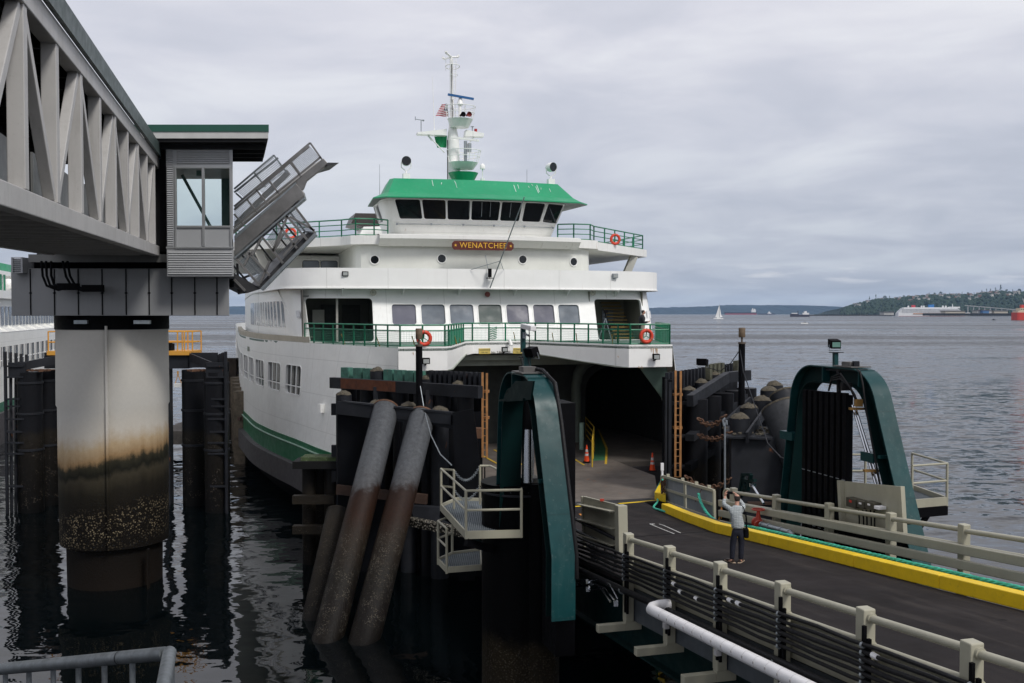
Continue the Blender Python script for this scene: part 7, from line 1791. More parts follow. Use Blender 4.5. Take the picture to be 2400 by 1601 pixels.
# CCTV on left tower
p = pV(1236, 765, 7.0); t = thing('security_camera', p, 'white bullet security camera on the near green tower mast', 'camera')
mb = MB(); mb.bar(pV(1226, 764, 7.0), pV(1250, 770, 7.0), .14, .12); build(mb, 'camera_body', whitep, t, bevel=.01); mb = MB(); mb.lathe(pV(1247, 770, 7.0), [(.06, 0), (.07, .06), (.001, .03)], 12, (1, -.3, -.1), cap=False); build(mb, 'lens_hood', blackm, t)
mb = MB(); mb.bar(pV(1230, 782, 7.0), pV(1240, 787, 7.0), .05, .04); mb.box(pV(1229, 786, 7.0), (.09, .06, .15)); build(mb, 'bracket', galv, t)
mb = MB(); mb.path([pV(1240, 772, 7.0), pV(1241, 800, 7.0), pV(1238, 840, 7.0), pV(1244, 873, 7.0)], .014, 6); mb.path([pV(1222, 838, 7.0), pV(1226, 862, 7.0), pV(1232, 880, 7.0)], .02, 6); build(mb, 'cable', rubber, t)
# cones on the deck
def cone(px, py, lab):
    b = pZ(px, py, 3.19); t = thing('traffic_cone', b, lab, 'traffic cone', 'orange traffic cones on the ferry car deck')
    mb = MB(Matrix.Translation(b)); mb.box2(-.19, .19, -.19, .19, .03, .07); build(mb, 'base', rubber, t)
    mb = MB(Matrix.Translation(b)); mb.lathe((0,0,0), [(.145, .07), (.105, .36)], 18, cap=False); mb.lathe((0,0,0), [(.09, .47), (.08, .56)], 18, cap=False); mb.lathe((0,0,0), [(.06, .69), (.028, .92)], 18); build(mb, 'body', orange, t)
    mb = MB(Matrix.Translation(b)); mb.lathe((0,0,0), [(.107, .36), (.091, .47)], 18, cap=False); mb.lathe((0,0,0), [(.082, .56), (.061, .69)], 18, cap=False); build(mb, 'reflective_band', mat('reflect', (.55, .52, .52), .4), t)
cone(1529, 1105, 'orange cone standing alone on the right of the car deck'); cone(1375, 1084, 'orange cone beside the yellow rail on the car deck')
# ================================================================ wing walls of the slip
def at(px, Y, py=None): return ((px-1200)/F*Y)
dl_ = thing('wing_wall', (-4.5, 44, 0), 'dark steel piled wing wall left of the ramp, green timber blocks on top', 'wing wall')
def LW_(t_): return Vector((-7.9 + 6.6*t_, 47.0 - 5.2*t_, 0))      # t: 0 far left end, 1 near right end
# rear beam and fender face
for z0, z1, nm, m_ in ((7.55, 8.15, 'cap_beam', darkbeam),):
    mb = MB(); a, b = LW_(-.08), LW_(1.0); nrm = Vector((-.62, -.78, 0))*.0
    mb.bar((a.x, a.y-.9, 7.75), (b.x, b.y-.9, 7.75), .3, .5); build(mb, nm, m_, dl_)
mb = MB(); a = LW_(0); b = LW_(.42); mb.bar((a.x, a.y-1.07, 7.76), (b.x, b.y-1.07, 7.76), .06, .46); build(mb, 'rust_patch', rustbeam, dl_)
mb = MB(); mb.wall([LW_(t_/8) + Vector((0, .3, -3)) for t_ in range(9)], [LW_(t_/8) + Vector((0, .3, 8.05)) for t_ in range(9)], (0, .2, 0)); build(mb, 'fender_face', blacksteel, dl_)
for t_ in (.0, .1, .18, .26, .34, .42, .5, .57):
    if t_ in (.26,): continue
    c = LW_(t_); mb = MB(); mb.box((c.x+.1, c.y-.05, 8.13), (.50, .3, .62), -.6); build(mb, 'timber_block', greent, dl_)
mb = MB()
for i in range(11):
    c = LW_(.66 + i*.034); mb.box((c.x, c.y, 8.1), (.12, .18, .8), -.6)
mb.wall([LW_(.62 + i*.038) + Vector((0, .12, 7.6)) for i in range(11)], [LW_(.62 + i*.038) + Vector((0, .12, 8.45)) for i in range(11)], (0, .05, 0)); build(mb, 'ribbed_face', darkbeam, dl_)
for px, Y, r, z in ((884, 45.5, .33, 8.35), (1002, 43.8, .33, 8.1), (1078, 42.6, .38, 7.95)): pile(dl_, at(px, Y), Y, r, z, heap=True, m=darkbeam)
for t_ in (.05, .2, .33, .45, .6, .75, .9):
    c = LW_(t_); pile(dl_, c.x, c.y-.6, .36, 7.5, m=pilem)
for t_ in (.28, .66):
    c = LW_(t_); mb = MB(); mb.box((c.x, c.y-1.05, 6.2), (.3, .1, 3.0)); build(mb, 'stiff_plate', darkbeam, dl_)
# front lower frame
mb = MB(); F0 = Vector((at(787, 42), 42, 0)); F1 = Vector((at(1060, 40.2), 40.2, 0))
mb.bar(F0 + Vector((.3, 0, 7.05)), F1 + Vector((0, 0, 6.75)), .25, .5); mb.bar(F0 + Vector((.3, .2, 7.05)), F0 + Vector((-.05, 1.2, 7.2)), .2, .5); build(mb, 'front_beam', darkbeam, dl_)
for px, Y, r, z in ((805, 42.6, .34, 7.5), (882, 42.6, .36, 7.1), (957, 42.2, .36, 7.05), (1030, 41.2, .38, 6.95)): pile(dl_, at(px, Y), Y, r, z, heap=True, m=darkbeam)
mb = MB(); mb.box2(at(789, 42), at(900, 42), 42.1, 42.25, -2, 6.9); mb.box2(at(985, 41), at(1130, 41), 41.3, 41.45, -2, 6.6); mb.box2(at(1000, 41), at(1128, 41), 41.2, 41.3, 4.6, 6.9); build(mb, 'skirt_plate', blacksteel, dl_)
mb = MB(); mb.slab([Vector((at(787, 41.8), 41.8, 6.75)), Vector((at(787, 41.8), 41.8, 7.3)), Vector((at(1070, 40), 40, 6.9)), Vector((at(1100, 40), 40, 6.75)), Vector((at(1105, 40), 40, 6.2)), Vector((at(1000, 40.6), 40.6, 6.45))], (0, .08, 0)); build(mb, 'front_plate', darkbeam, dl_)
mb = MB(); mb.slab([(at(1060, 39.9), 39.9, 7.0), (at(1110, 39.9), 39.9, 7.15), (at(1130, 39.9), 39.9, 4.2), (at(1112, 39.9), 39.9, .2), (at(1075, 39.9), 39.9, .2)], (0, .1, 0)); build(mb, 'knee_plate', blacksteel, dl_)
mb = MB(); mb.bar((at(788, 41.9), 41.9, 3.55), (at(1000, 41), 41, 3.3), .2, .4); build(mb, 'lower_waler', mat('waler_rust', (.055, .030, .02), .8, var=.5), dl_)
for z in (6.6, 4.8, 3.7): 
    mb = MB(); mb.box2(at(777, 43), at(790, 43), 42.8, 43.0, z, z+.5); build(mb, 'stub_bracket', darkbeam, dl_)
mb = MB(); mb.box2(at(1107, 40.5), at(1128, 40.5), 40.4, 40.9, 5.9, 6.3); build(mb, 'rust_box', rustm, dl_)
# short timber dolphin low by the water, left
tdm = tidal('timber_tide', [(0, (.006, .005, .004)), (2.8, (.025, .02, .014)), (4.2, (.012, .012, .012)), (12, (.03, .03, .03))], namp=.3, barn=(.2, 3.0, .5), barnc=(.06, .052, .038), bscale=18)
td = thing('timber_dolphin', (at(745, 43), 43, 0), 'low dark weeded timber dolphin between the ferry bow and the leaning piles', 'dolphin')
for k_ in range(3): pile(td, at(722 + k_*26, 43.5 + (k_ % 2)*.8), 43.5 + (k_ % 2)*.8, .3, 4.55, m=tdm)
mb = MB(); mb.box2(at(688, 43), at(790, 43), 42.6, 44, 4.3, 4.62); mb.box2(at(688, 43), at(786, 43), 42.5, 42.9, 2.8, 3.15); mb.box2(at(688, 43), at(775, 43), 42.5, 42.9, 1.5, 1.85); build(mb, 'waler', tdm, td)
mb = MB(); mb.box2(at(705, 43), at(790, 43), 42.8, 43.8, 4.62, 4.78); build(mb, 'mossy_cap', mat('moss', (.05, .075, .03), .95, var=.6, vs=5, speck=.4), td)
# leaning batter piles
bpm = tidal('batter_pile_surface', [(0, (.008, .006, .004)), (1.0, (.009, .007, .006)), (1.8, (.014, .012, .009)), (2.9, (.026, .018, .012)), (3.6, (.028, .0135, .008)), (4.2, (.026, .014, .010)), (4.5, (.085, .086, .09)), (5.2, (.10, .106, .114)), (12, (.09, .097, .106))], namp=.55, nscale=.8, barn=(.2, 3.3, .42), barnc=(.13, .115, .09), bscale=20, rough=.5)
def batter(a, b, r, lab, m=bpm, capm=rustm):
    a, b = Vector(a), Vector(b); t = thing('batter_pile', a, lab, 'pile', 'leaning steel piles of the left wing wall')
    d_ = (b-a).normalized(); mb = MB(); n = 24; N_ = 26
    mb.path([a.lerp(b, i/N_) - (d_*2.2 if i == 0 else Vector((0,0,0))) for i in range(N_+1)], r, 28); build(mb, 'shaft', m, t)
    mb = MB(); mb.lathe(b, [(r+.02, -.02), (r+.02, .06), (r*.6, .16), (.001, .2)], 24, d_, cap=False); build(mb, 'top_cap', capm, t); return t
batter((-6.25, 33.6, 0), (-5.25, 41.4, 7.0), .53, 'left of two big grey leaning steel piles, rusty and barnacled below')
batter((-4.98, 33.4, 0), (-3.7, 41.0, 6.75), .53, 'right of two big grey leaning steel piles, rust streaked and barnacled below')
batter((-7.2, 35.4, -.5), (-6.95, 39.5, 3.0), .46, 'short blackened leaning pile left of the two big grey ones', m=tdm, capm=tdm)
mb = MB(); rr_ = random.Random(31); a = Vector((at(950, 38.5), 38.5, 2.95)); b = Vector((at(1110, 36), 36, 2.95)); mb.bar(a, b, .35, .3)
tag(build(mb, 'barnacled_beam', tidal('beam_tide', [(0, (.02, .02, .015)), (12, (.03, .025, .02))], barn=(1, 5, .9), barnc=(.5, .46, .38), bscale=12)), 'low horizontal beam crusted with pale barnacles behind the platform', 'beam')
mb = MB(); mb.slab([(at(960, 39), 39, 3.4), (at(1060, 38), 38, 3.5), (at(1080, 37.4), 37.4, 2.9), (at(970, 38.5), 38.5, 2.95)], (0, .3, .02)); tag(build(mb, 'broken_plate', darkbeam), 'loose dark plate lying on the barnacled beam', 'plate')
# light pole left
def lightpole(px, ytop, ybot, Y, r, lab, lamp):
    x = at(px, Y); zt = pY(px, ytop, Y).z; zb = pY(px, ybot, Y).z; t = thing('light_pole', (x, Y, zb), lab, 'light pole')
    mb = MB(); mb.tube((x, Y, zb), (x, Y, zt), r, n=14); build(mb, 'pole', blackm, t)
    mb = MB(); mb.tube((x, Y, zt), (x, Y, zt+.08), r*1.15, n=12); mb.tube((x, Y, zt+.08), (x, Y, zt+.3), r*.3, n=8); build(mb, 'fitting', mat('fit_brown', (.09, .07, .055), .7), t)
    mb = MB(); z = zt + .3; mb.lathe((x, Y, z), [(r*.9, 0), (r*1.05, .05), (r*1.05, .42), (r*.9, .45)], 14); build(mb, 'lantern', mat('lantern_brown', (.13, .09, .055), .7, var=.3, vs=8), t); return t
lightpole(982, 812, 1000, 41.5, .14, 'black lamp pole standing on the left wing wall before the life ring', 1)
lightpole(1739, 806, 950, 46, .15, 'tall black lamp pole standing on the right wing wall against the water', 1)
mb = MB(); mb.path([pY(985, 905, 41.3), pY(994, 960, 41), pY(1010, 1020, 37), pY(1032, 1065, 33), pY(1058, 1090, 29)], .02, 6); tag(build(mb, 'cable', galv), 'pale cable sagging from the left lamp pole to the platform rail', 'cable')
mb = MB(); mb.path([pY(1734, 815, 46), pY(1742, 870, 45), pY(1772, 960, 42), pY(1800, 1040, 38), pY(1830, 1072, 35), pY(1850, 1078, 33)], .022, 6); mb.path([pY(1733, 822, 46), pY(1712, 852, 46.5), pY(1688, 870, 47), pY(1660, 862, 47)], .02, 6); tag(build(mb, 'cable', darkbeam), 'dark cable looping from the right lamp pole across the piles', 'cable')
# ladders
def ladder(px0, px1, yt, yb, Y, lab, rung=.3, m=None, w2=None, cut=None):
    t = thing('ladder', pY(px0, yb, Y), lab, 'ladder'); zt = pY(px0, yt, Y).z; zb = pY(px0, yb, Y).z; x0, x1 = at(px0, Y), at(px1, Y)
    lm = m or mat('ladder_orange', (.34, .16, .055), .7, var=.3, vs=4, rust=.15)
    for x in (x0, x1): 
        mb = MB(); mb.bar((x, Y, zb), (x, Y, zt + (.0 if x == x0 else -.03)), .09, .07); build(mb, 'stile', lm, t)
    mb = MB(); z = zb
    while z < zt - 1.0: mb.tube((x0, Y, z), (x1, Y, z), .018, n=6); z += rung
    build(mb, 'rung', lm, t)
    mb = MB()
    for k_ in (.24, .55): z = zt + (zb-zt)*k_; mb.box2(x0-.1, x1+.1, Y+.05, Y+.3, z, z+.1)
    build(mb, 'standoff', lm, t)
ladder(1131, 1141, 873, 1072, 41.2, 'orange steel ladder on the left wing wall end')
mb = MB(); mb.box2(at(1134, 41), at(1137, 41), 41.15, 41.3, 2.9, 4.6); tag(build(mb, 'post', blackm), 'thin black stub post below the left orange ladder', 'post')
ladder(1584, 1596, 868, 1118, 43.2, 'tall rusty orange ladder on the right wing wall')
# ---- right wing wall
dr_ = thing('wing_wall', (9, 48, 0), 'dark steel piled wing wall right of the ramp with a raking pile', 'wing wall')
def RW(t_): return Vector((6.75 + 5.2*t_, 43.6 + 9.0*t_, 0))
mb = MB(); mb.wall([RW(t_/8) + Vector((0, 0, -3)) for t_ in range(9)], [RW(t_/8) + Vector((0, 0, 8.2)) for t_ in range(9)], (-.15, .1, 0)); build(mb, 'fender_face', blacksteel, dr_)
mb = MB()
for i in range(22): c = RW(i/22); mb.box((c.x+.06, c.y-.02, 8.0), (.14, .16, .8), 1.05)
build(mb, 'ribbed_face', darkbeam, dr_)
for t_ in (.5, .56, .62, .68, .92, .97):
    c = RW(t_); mb = MB(); mb.box((c.x+.15, c.y-.1, 8.15), (.34, .25, .75), 1.05); build(mb, 'timber_block', mat('timber_olive', (.075, .075, .05), .8, var=.5, vs=4, speck=.5, speckc=(.05,.10,.08)), dr_)
mb = MB(); mb.bar((at(1618, 43), 43, 7.2), (at(1704, 48), 48, 7.9), .3, .5); mb.bar((at(1704, 48), 48, 7.9), (at(1756, 49), 49, 7.95), .3, .5); build(mb, 'cap_beam', darkbeam, dr_)
mb = MB(); mb.box2(at(1560, 43.5), at(1616, 43.5), 43.4, 43.6, 7.0, 7.12); mb.box2(at(1560, 43.5), at(1612, 43.5), 43.4, 43.9, 5.55, 5.65); mb.box2(at(1562, 43.5), at(1618, 43.5), 43.3, 43.9, 4.2, 4.3); build(mb, 'ledge', darkbeam, dr_)
mb = MB(); mb.bar((at(1618, 43), 43, 5.6), (at(1745, 50), 50, 6.8), .4, .3); build(mb, 'middle_beam', darkbeam, dr_)
mb = MB(); mb.bar((at(1614, 43), 43, 4.3), (at(1720, 47), 47, 5.2), .3, .3); build(mb, 'lower_beam', blacksteel, dr_)
for px, Y, r, z in ((1616, 44.5, .34, 7.55), (1645, 46.5, .34, 7.75), (1674, 48.5, .34, 8.0)): pile(dr_, at(px, Y), Y, r, z, heap=True, m=darkbeam)
for t_ in (.1, .28, .46, .64, .82): c = RW(t_); pile(dr_, c.x + .9, c.y - .5, .5, 7.2)
mb = MB(); mb.box2(at(1558, 43.4), at(1575, 43.4), 43.2, 43.5, -2, 8.1); build(mb, 'corner_column', blacksteel, dr_)
mb = MB(); mb.bar((at(1571, 43), 43, -1), (at(1571, 43), 43, 8.0), .12, .12); mb.bar((at(1562, 43), 43, -1), (at(1562, 43), 43, 8.15), .08, .12); build(mb, 'rub_rail', darkbeam, dr_)
# right pile cluster
pc_ = thing('pile_dolphin', (at(1780, 40), 40, 0), 'cluster of dark capped piles with steel skirt between the right ladder and right green tower', 'dolphin')
for px, Y, r, z in ((1735, 41.5, .42, 6.62), (1757, 43.5, .40, 6.85), (1788, 45, .42, 7.05), (1803, 47.5, .40, 7.3), (1817, 49, .40, 7.45)): pile(pc_, at(px, Y), Y, r, z, heap=True, m=darkbeam)
mb = MB(); mb.slab([(at(1716, 40.6), 40.6, -2), (at(1870, 40.6), 40.6, -2), (at(1850, 40.6), 40.6, 5.9), (at(1716, 40.6), 40.6, 6.0)], (0, .2, 0)); build(mb, 'skirt_plate', darkbeam, pc_)
mb = MB(); mb.slab([(at(1700, 40.3), 40.3, 5.92), (at(1812, 40.3), 40.3, 5.85), (at(1812, 43.5), 43.5, 5.95), (at(1700, 43.5), 43.5, 6.0)], (0, 0, .08)); mb.bar((at(1752, 40.2), 40.2, 5.95), (at(1806, 45.5), 45.5, 6.8), .1, .45); mb.bar((at(1700, 44), 44, 6.1), (at(1760, 47), 47, 6.9), .1, .3); build(mb, 'top_frame', darkbeam, pc_)
mb = MB(); mb.box2(at(1755, 40.4), at(1855, 40.4), 40.3, 40.5, 3.2, 3.3); build(mb, 'rust_ledge', mat('waler_rust', (.055,.03,.02)), pc_)
mb = MB(); rr_ = random.Random(12)
for k_ in range(60): mb.box((at(rr_.uniform(1706, 1808), 42), rr_.uniform(40.6, 43.4), 6.05), (rr_.uniform(.04,.2), rr_.uniform(.04,.2), .06), rr_.random()*3)
build(mb, 'debris', gravel, pc_)
b1 = Vector((at(2030, 37), 37, 0)); b2 = Vector((at(1832, 41.5), 41.5, 7.05))
t = batter(b1, b2, .82, 'broad grey leaning pile with gravel top left of the right green tower', m=tidal('batter_right', [(0, (.02, .018, .015)), (3, (.05, .03, .02)), (3.8, (.04, .042, .046)), (12, (.075, .078, .083))], namp=.3, barn=(0, 3, .5), rough=.45), capm=gravel); t['group'] = 'leaning steel piles right of the ramp'
t = batter(b1 + Vector((1.0, 2.5, 0)), b2 + Vector((.75, 2.6, .35)), .55, 'second leaning pile half hidden behind the broad grey one at right', m=darkbeam, capm=gravel); t['group'] = 'leaning steel piles right of the ramp'
# rusty heavy chains
def big_chain(a, b, sag, n, lab): return chain_(a, b, sag, n, lab, m=rustm, R_=.10, r_=.035)
big_chain(pY(1636, 980, 42), pY(1702, 972, 41), .35, 11, 'upper rusty heavy chain between the right wing wall and the pile cluster')
big_chain(pY(1636, 1018, 42), pY(1715, 1012, 41), .25, 13, 'middle rusty heavy chain between the right wing wall and the pile cluster')
big_chain(pY(1606, 1115, 41.5), pY(1714, 1120, 40.5), .45, 15, 'lowest rusty heavy chain between the right wing wall and the pile cluster')
mb = MB(); mb.path([pY(1699, 990, 40), pY(1699, 1178, 40)], .04, 8); mb.path([pY(1700, 980, 40), pY(1695, 985, 40), pY(1697, 998, 40), pY(1703, 995, 40), pY(1702, 985, 40)], .05, 6); tag(build(mb, 'pull_rod', galv), 'thin vertical steel rod with shackle hanging beside the pile cluster', 'rod')
lampbox(1649, 850, 17.9, .42, .25, 'black floodlight seen from behind on the right wing wall', rot=2.6)
# small green bracket and chrome strut behind the right rail
t = thing('apron_hoist', pV(1750, 1150, 17), 'small green steel hoist bracket with a bright ram behind the right rail', 'hoist')
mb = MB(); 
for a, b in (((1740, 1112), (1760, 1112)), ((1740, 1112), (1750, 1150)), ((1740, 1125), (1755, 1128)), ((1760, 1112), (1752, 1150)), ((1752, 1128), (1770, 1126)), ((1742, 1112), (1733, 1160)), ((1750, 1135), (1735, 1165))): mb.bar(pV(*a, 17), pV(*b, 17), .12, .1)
build(mb, 'bracket', teal_shade, t)
mb = MB(); mb.tube(pV(1764, 1138, 16.8), pV(1790, 1180, 16.6), .04); mb.box(pV(1764, 1137, 16.8), (.2, .12, .12)); build(mb, 'ram', chrome, t)
# dark box structure below the ramp edge between apron and dolphins
# ================================================================ PEOPLE
def skinned(name, joints, bones, m, parent, sub=2, W=None):
    """joints: {name: (pos, radius or (rx, ry))}; one continuous surface"""
    names = list(joints); Wp_ = WM[parent.name]; Wi = Wp_.inverted()
    me = bpy.data.meshes.new(name); me.from_pydata([tuple(Wi @ (W @ Vector(joints[n][0]))) for n in names], [(names.index(a), names.index(b)) for a, b in bones], []); me.update()
    o = bpy.data.objects.new(name, me); COL.objects.link(o); o.parent = parent; WM[o.name] = Wp_
    sk = o.modifiers.new('skin', 'SKIN'); sk.use_smooth_shade = True; sk.branch_smoothing = .5
    if not me.skin_vertices: 
        me.skin_vertices.new() if hasattr(me.skin_vertices, 'new') else None
    sv = me.skin_vertices[0].data
    for i, n in enumerate(names):
        r = joints[n][1]; sv[i].radius = (r, r) if isinstance(r, (int, float)) else r; sv[i].use_root = (i == 0)
    ss = o.modifiers.new('sub', 'SUBSURF'); ss.levels = sub; ss.render_levels = sub
    me.materials.append(m); return o
def head(mb, c, fwd, s=1.0):
    """skull with face: nose, brow, chin, ears"""
    q_ = Vector(fwd).to_track_quat('-Y', 'Z').to_matrix().to_4x4(); M_ = mb.M; mb.M = M_ @ Matrix.Translation(c) @ q_ @ Matrix.Scale(s, 4)
    n, m_ = 20, 14; vs = []
    for j in range(m_+1):
        ph = math.pi*j/m_ - math.pi/2
        for i in range(n):
            th = 2*math.pi*i/n; x = .075*math.cos(ph)*math.cos(th); y = .092*math.cos(ph)*math.sin(th); z = .115*math.sin(ph)
            if z < 0: x *= 1 + z*1.6; y *= (1 + z*1.2) if y > 0 else (1 + z*.7)     # jaw narrows
            f = max(0, -y/.092)
            if f > .8: y -= .018*math.exp(-((z+.012)/.022)**2)*math.exp(-(x/.016)**2)     # nose
            if f > .6: y += .006*math.exp(-((z-.018)/.012)**2)*math.exp(-((abs(x)-.03)/.014)**2)    # eye sockets
            if f > .6: y -= .004*math.exp(-((z+.05)/.01)**2)*math.exp(-(x/.022)**2)     # lips
            vs.append((x, y, z))
    mb.add(vs, [(j*n+i, j*n+(i+1) % n, (j+1)*n+(i+1) % n, (j+1)*n+i) for j in range(m_) for i in range(n)], True)
    for s_ in (-1, 1): mb.ball((s_*.078, .005, -.01), .03, 10, (.35, .6, 1))
    mb.M = M_
def hand(mb, wrist, dirv, palm_n, curl=.5, s=1.0, side=1):
    """palm and five bent fingers with thumb from the side"""
    d_ = Vector(dirv).normalized(); nn = Vector(palm_n); nn = (nn - d_*nn.dot(d_)).normalized(); x = d_.cross(nn)*side; w_ = Vector(wrist)
    mb.path([w_, w_ + d_*.03*s, w_ + d_*.09*s], [.026*s, .036*s, .034*s], 8)
    for k, (o_, L3) in enumerate(((-.028, .062), (-.010, .075), (.010, .072), (.027, .058))):
        b = w_ + d_*.085*s + x*o_*s; pts = [b]; dr = d_.copy(); q_ = b
        for j in range(3):
            dr = (dr + nn*curl*.75).normalized(); q_ = q_ + dr*L3*s/2.4; pts.append(q_)
        mb.path(pts, [.0095*s, .009*s, .0085*s, .007*s], 7)
    b = w_ + d_*.03*s - x*.03*s; mb.path([b, b - x*.025*s + d_*.03*s + nn*.01*s, b - x*.022*s + d_*.058*s + nn*.03*s*curl*2], [.012*s, .011*s, .008*s], 7)
# ---- man with raised camera phone, seen from behind on the ramp
ft = pR(1727, 1319); foot = SLIP @ ft; foot.z = zr(ft.y) + .004
man = thing('person', foot, 'balding man in grey checked shirt on the ramp, raising a phone with both hands', 'person')
# local frame: x = right in the picture, y = away, z = up
WMn = Matrix.Translation(foot) @ Matrix.Rotation(R(-4), 4, 'Z') @ Matrix.Scale(.94, 4)
sc = 1.0
J = {'pel': ((0.02, 0, .97), (.09, .06)), 'sp1': ((0.0, .01, 1.12), (.11, .07)), 'sp2': ((-.02, .02, 1.30), (.12, .07)), 'chest': ((-.02, .03, 1.41), (.10, .06)), 'neck': ((-.0, .05, 1.53), .058), 'nk2': ((.01, .09, 1.60), .055), 'hd': ((.015, .11, 1.68), .075),
     'ls': ((-.19, .03, 1.44), .045), 'le': ((-.33, .22, 1.52), .038), 'lw': ((-.27, .36, 1.72), .030),
     'rs': ((.16, .03, 1.44), .045), 're': ((.20, .27, 1.50), .038), 'rw': ((.05, .40, 1.70), .030),
     'lh': ((-.08, 0, .88), .06), 'lk': ((-.11, .03, .50), .05), 'la': ((-.13, .0, .09), .042), 'lt': ((-.15, -.03, .045), .042), 'lt2': ((-.21, .10, .035), .035),
     'rh': ((.11, 0, .88), .06), 'rk': ((.12, .03, .50), .05), 'ra': ((.10, .0, .09), .042), 'rt': ((.09, -.03, .045), .042), 'rt2': ((.16, .13, .035), .035)}
BN = [('pel', 'sp1'), ('sp1', 'sp2'), ('sp2', 'chest'), ('chest', 'neck'), ('neck', 'nk2'), ('nk2', 'hd'), ('chest', 'ls'), ('ls', 'le'), ('le', 'lw'), ('chest', 'rs'), ('rs', 're'), ('re', 'rw'), ('pel', 'lh'), ('lh', 'lk'), ('lk', 'la'), ('la', 'lt'), ('lt', 'lt2'), ('pel', 'rh'), ('rh', 'rk'), ('rk', 'ra'), ('ra', 'rt'), ('rt', 'rt2')]
body = skinned('body', J, BN, skin, man, W=WMn)
mb = MB(WMn); head(mb, (.015, .115, 1.70), (-.15, 1, .05), 1.0); build(mb, 'head', skin, man)
mb = MB(WMn); hand(mb, J['lw'][0], (.15, .15, 1), (1, .2, 0), .45, 1.0, 1); hand(mb, J['rw'][0], (-.45, .1, 1), (-1, .2, 0), .45, 1.0, -1); build(mb, 'hands', skin, man)
hairm = mat('hair_dark', (.022, .016, .012), .7, var=.4, vs=30, bump=.6, bs=120)
# hair: fringe round the sides and back, crown bare
mb = MB(WMn); n = 24; c = Vector((.015, .115, 1.70)); A_ = []; B_ = []; C_ = []
for i in range(n+1):
    a = R(-200 + 220*i/n); x, y = math.cos(a), math.sin(a); A_.append(c + Vector((x*.079, y*.096, .062))); B_.append(c + Vector((x*.083, y*.100, .0))); C_.append(c + Vector((x*.066, y*.083, -.058)))
mb.strip(B_, A_, True); mb.strip(C_, B_, True); mb.strip(A_, [c + (p-c)*.93 + Vector((0,0,.02)) for p in A_], True); build(mb, 'hair', hairm, man)
# clothes follow the same skeleton, a little larger
shirtm = bpy.data.materials.new('checked_shirt'); shirtm.use_nodes = True; t_ = shirtm.node_tree; b_ = t_.nodes['Principled BSDF']
oc = N(t_, 'ShaderNodeTexCoord').outputs['Object']; sp_ = N(t_, 'ShaderNodeSeparateXYZ'); L(t_, oc, sp_.inputs[0])
def stripe(ax): return ramp(t_, math_n(t_, 'FRACT', math_n(t_, 'MULTIPLY', sp_.outputs[ax], 25)), [(.0, g3(1)), (.25, g3(1)), (.32, g3(0)), (.93, g3(0)), (1.0, g3(1))])
ck = math_n(t_, 'MAXIMUM', stripe(0), stripe(2)); cl = mixc(t_, math_n(t_, 'MULTIPLY', ck, .55), (.42, .45, .45), (.10, .13, .15)); L(t_, cl, b_.inputs['Base Color']); b_.inputs['Roughness'].default_value = .85
bn_ = N(t_, 'ShaderNodeBump'); bn_.inputs['Strength'].default_value = .8; bn_.inputs['Distance'].default_value = .03; L(t_, noise(t_, mapping(t_, oc, (1, 1, 1.6)), 9, 3, .6, 2, 1.0), bn_.inputs['Height']); L(t_, bn_.outputs[0], b_.inputs['Normal'])
S = {'hem': ((0.02, 0, .91), (.185, .14)), 'p': ((0.02, -.01, 1.0), (.178, .135)), 's1': ((0, -.01, 1.13), (.17, .13)), 's2': ((-.02, 0, 1.30), (.178, .13)), 'ch': ((-.02, .02, 1.43), (.158, .11)), 'nk': ((-.0, .06, 1.55), .07),
     'ls': ((-.19, .03, 1.44), .078), 'le': ((-.33, .22, 1.52), .062), 'lw': ((-.28, .33, 1.66), .048), 'rs': ((.16, .03, 1.44), .078), 're': ((.20, .27, 1.50), .062), 'rw': ((.08, .38, 1.655), .048)}
skinned('shirt', S, [('hem', 'p'), ('p', 's1'), ('s1', 's2'), ('s2', 'ch'), ('ch', 'nk'), ('ch', 'ls'), ('ls', 'le'), ('le', 'lw'), ('ch', 'rs'), ('rs', 're'), ('re', 'rw')], shirtm, man, W=WMn)
navy = mat('trouser_navy', (.005, .0065, .016), .85, var=.3, vs=8, bump=.6, bs=9)
T = {'p': ((.02, 0, 1.02), (.15, .11)), 'p2': ((.02, 0, .90), (.17, .125)), 'lh': ((-.070, 0, .76), .10), 'lk': ((-.105, .02, .50), .082), 'lc': ((-.12, .0, .25), .072), 'la': ((-.13, .0, .075), .068), 'rh': ((.105, 0, .76), .10), 'rk': ((.12, .02, .50), .082), 'rc': ((.11, 0, .25), .072), 'ra': ((.10, .0, .075), .068)}
skinned('trousers', T, [('p', 'p2'), ('p2', 'lh'), ('lh', 'lk'), ('lk', 'lc'), ('lc', 'la'), ('p2', 'rh'), ('rh', 'rk'), ('rk', 'rc'), ('rc', 'ra')], navy, man, W=WMn)
for x, dx in ((-.14, -.09), (.09, .08)):
    mb = MB(WMn); mb.path([(x - dx*.5, -.06, .045), (x, -.0, .055), (x + dx*.7, .10, .05), (x + dx*1.3, .19, .035)], [.035, .05, .048, .03], 12); sh_ = build(mb, 'shoe', mat('shoe_brown', (.035, .018, .012), .5), man)
    mb = MB(WMn); mb.slab([(x-dx*.6-.035, -.09, .002), (x-dx*.6+.05, -.09, .002), (x+dx*1.4+.04, .2, .002), (x+dx*1.4-.04, .2, .002)], (0, 0, .022)); build(mb, 'sole', mat('sole_tan', (.42, .33, .24), .7), sh_)
ph = thing('phone', WMn @ Vector((-.13, .46, 1.79)), 'black phone held up sideways by the balding man', 'phone')
mb = MB(WMn); mb.box((-.13, .455, 1.79), (.16, .012, .078)); build(mb, 'case', blackm, ph, bevel=.004); mb = MB(WMn); mb.box((-.13, .448, 1.79), (.145, .003, .068)); build(mb, 'screen', glassdark, ph)
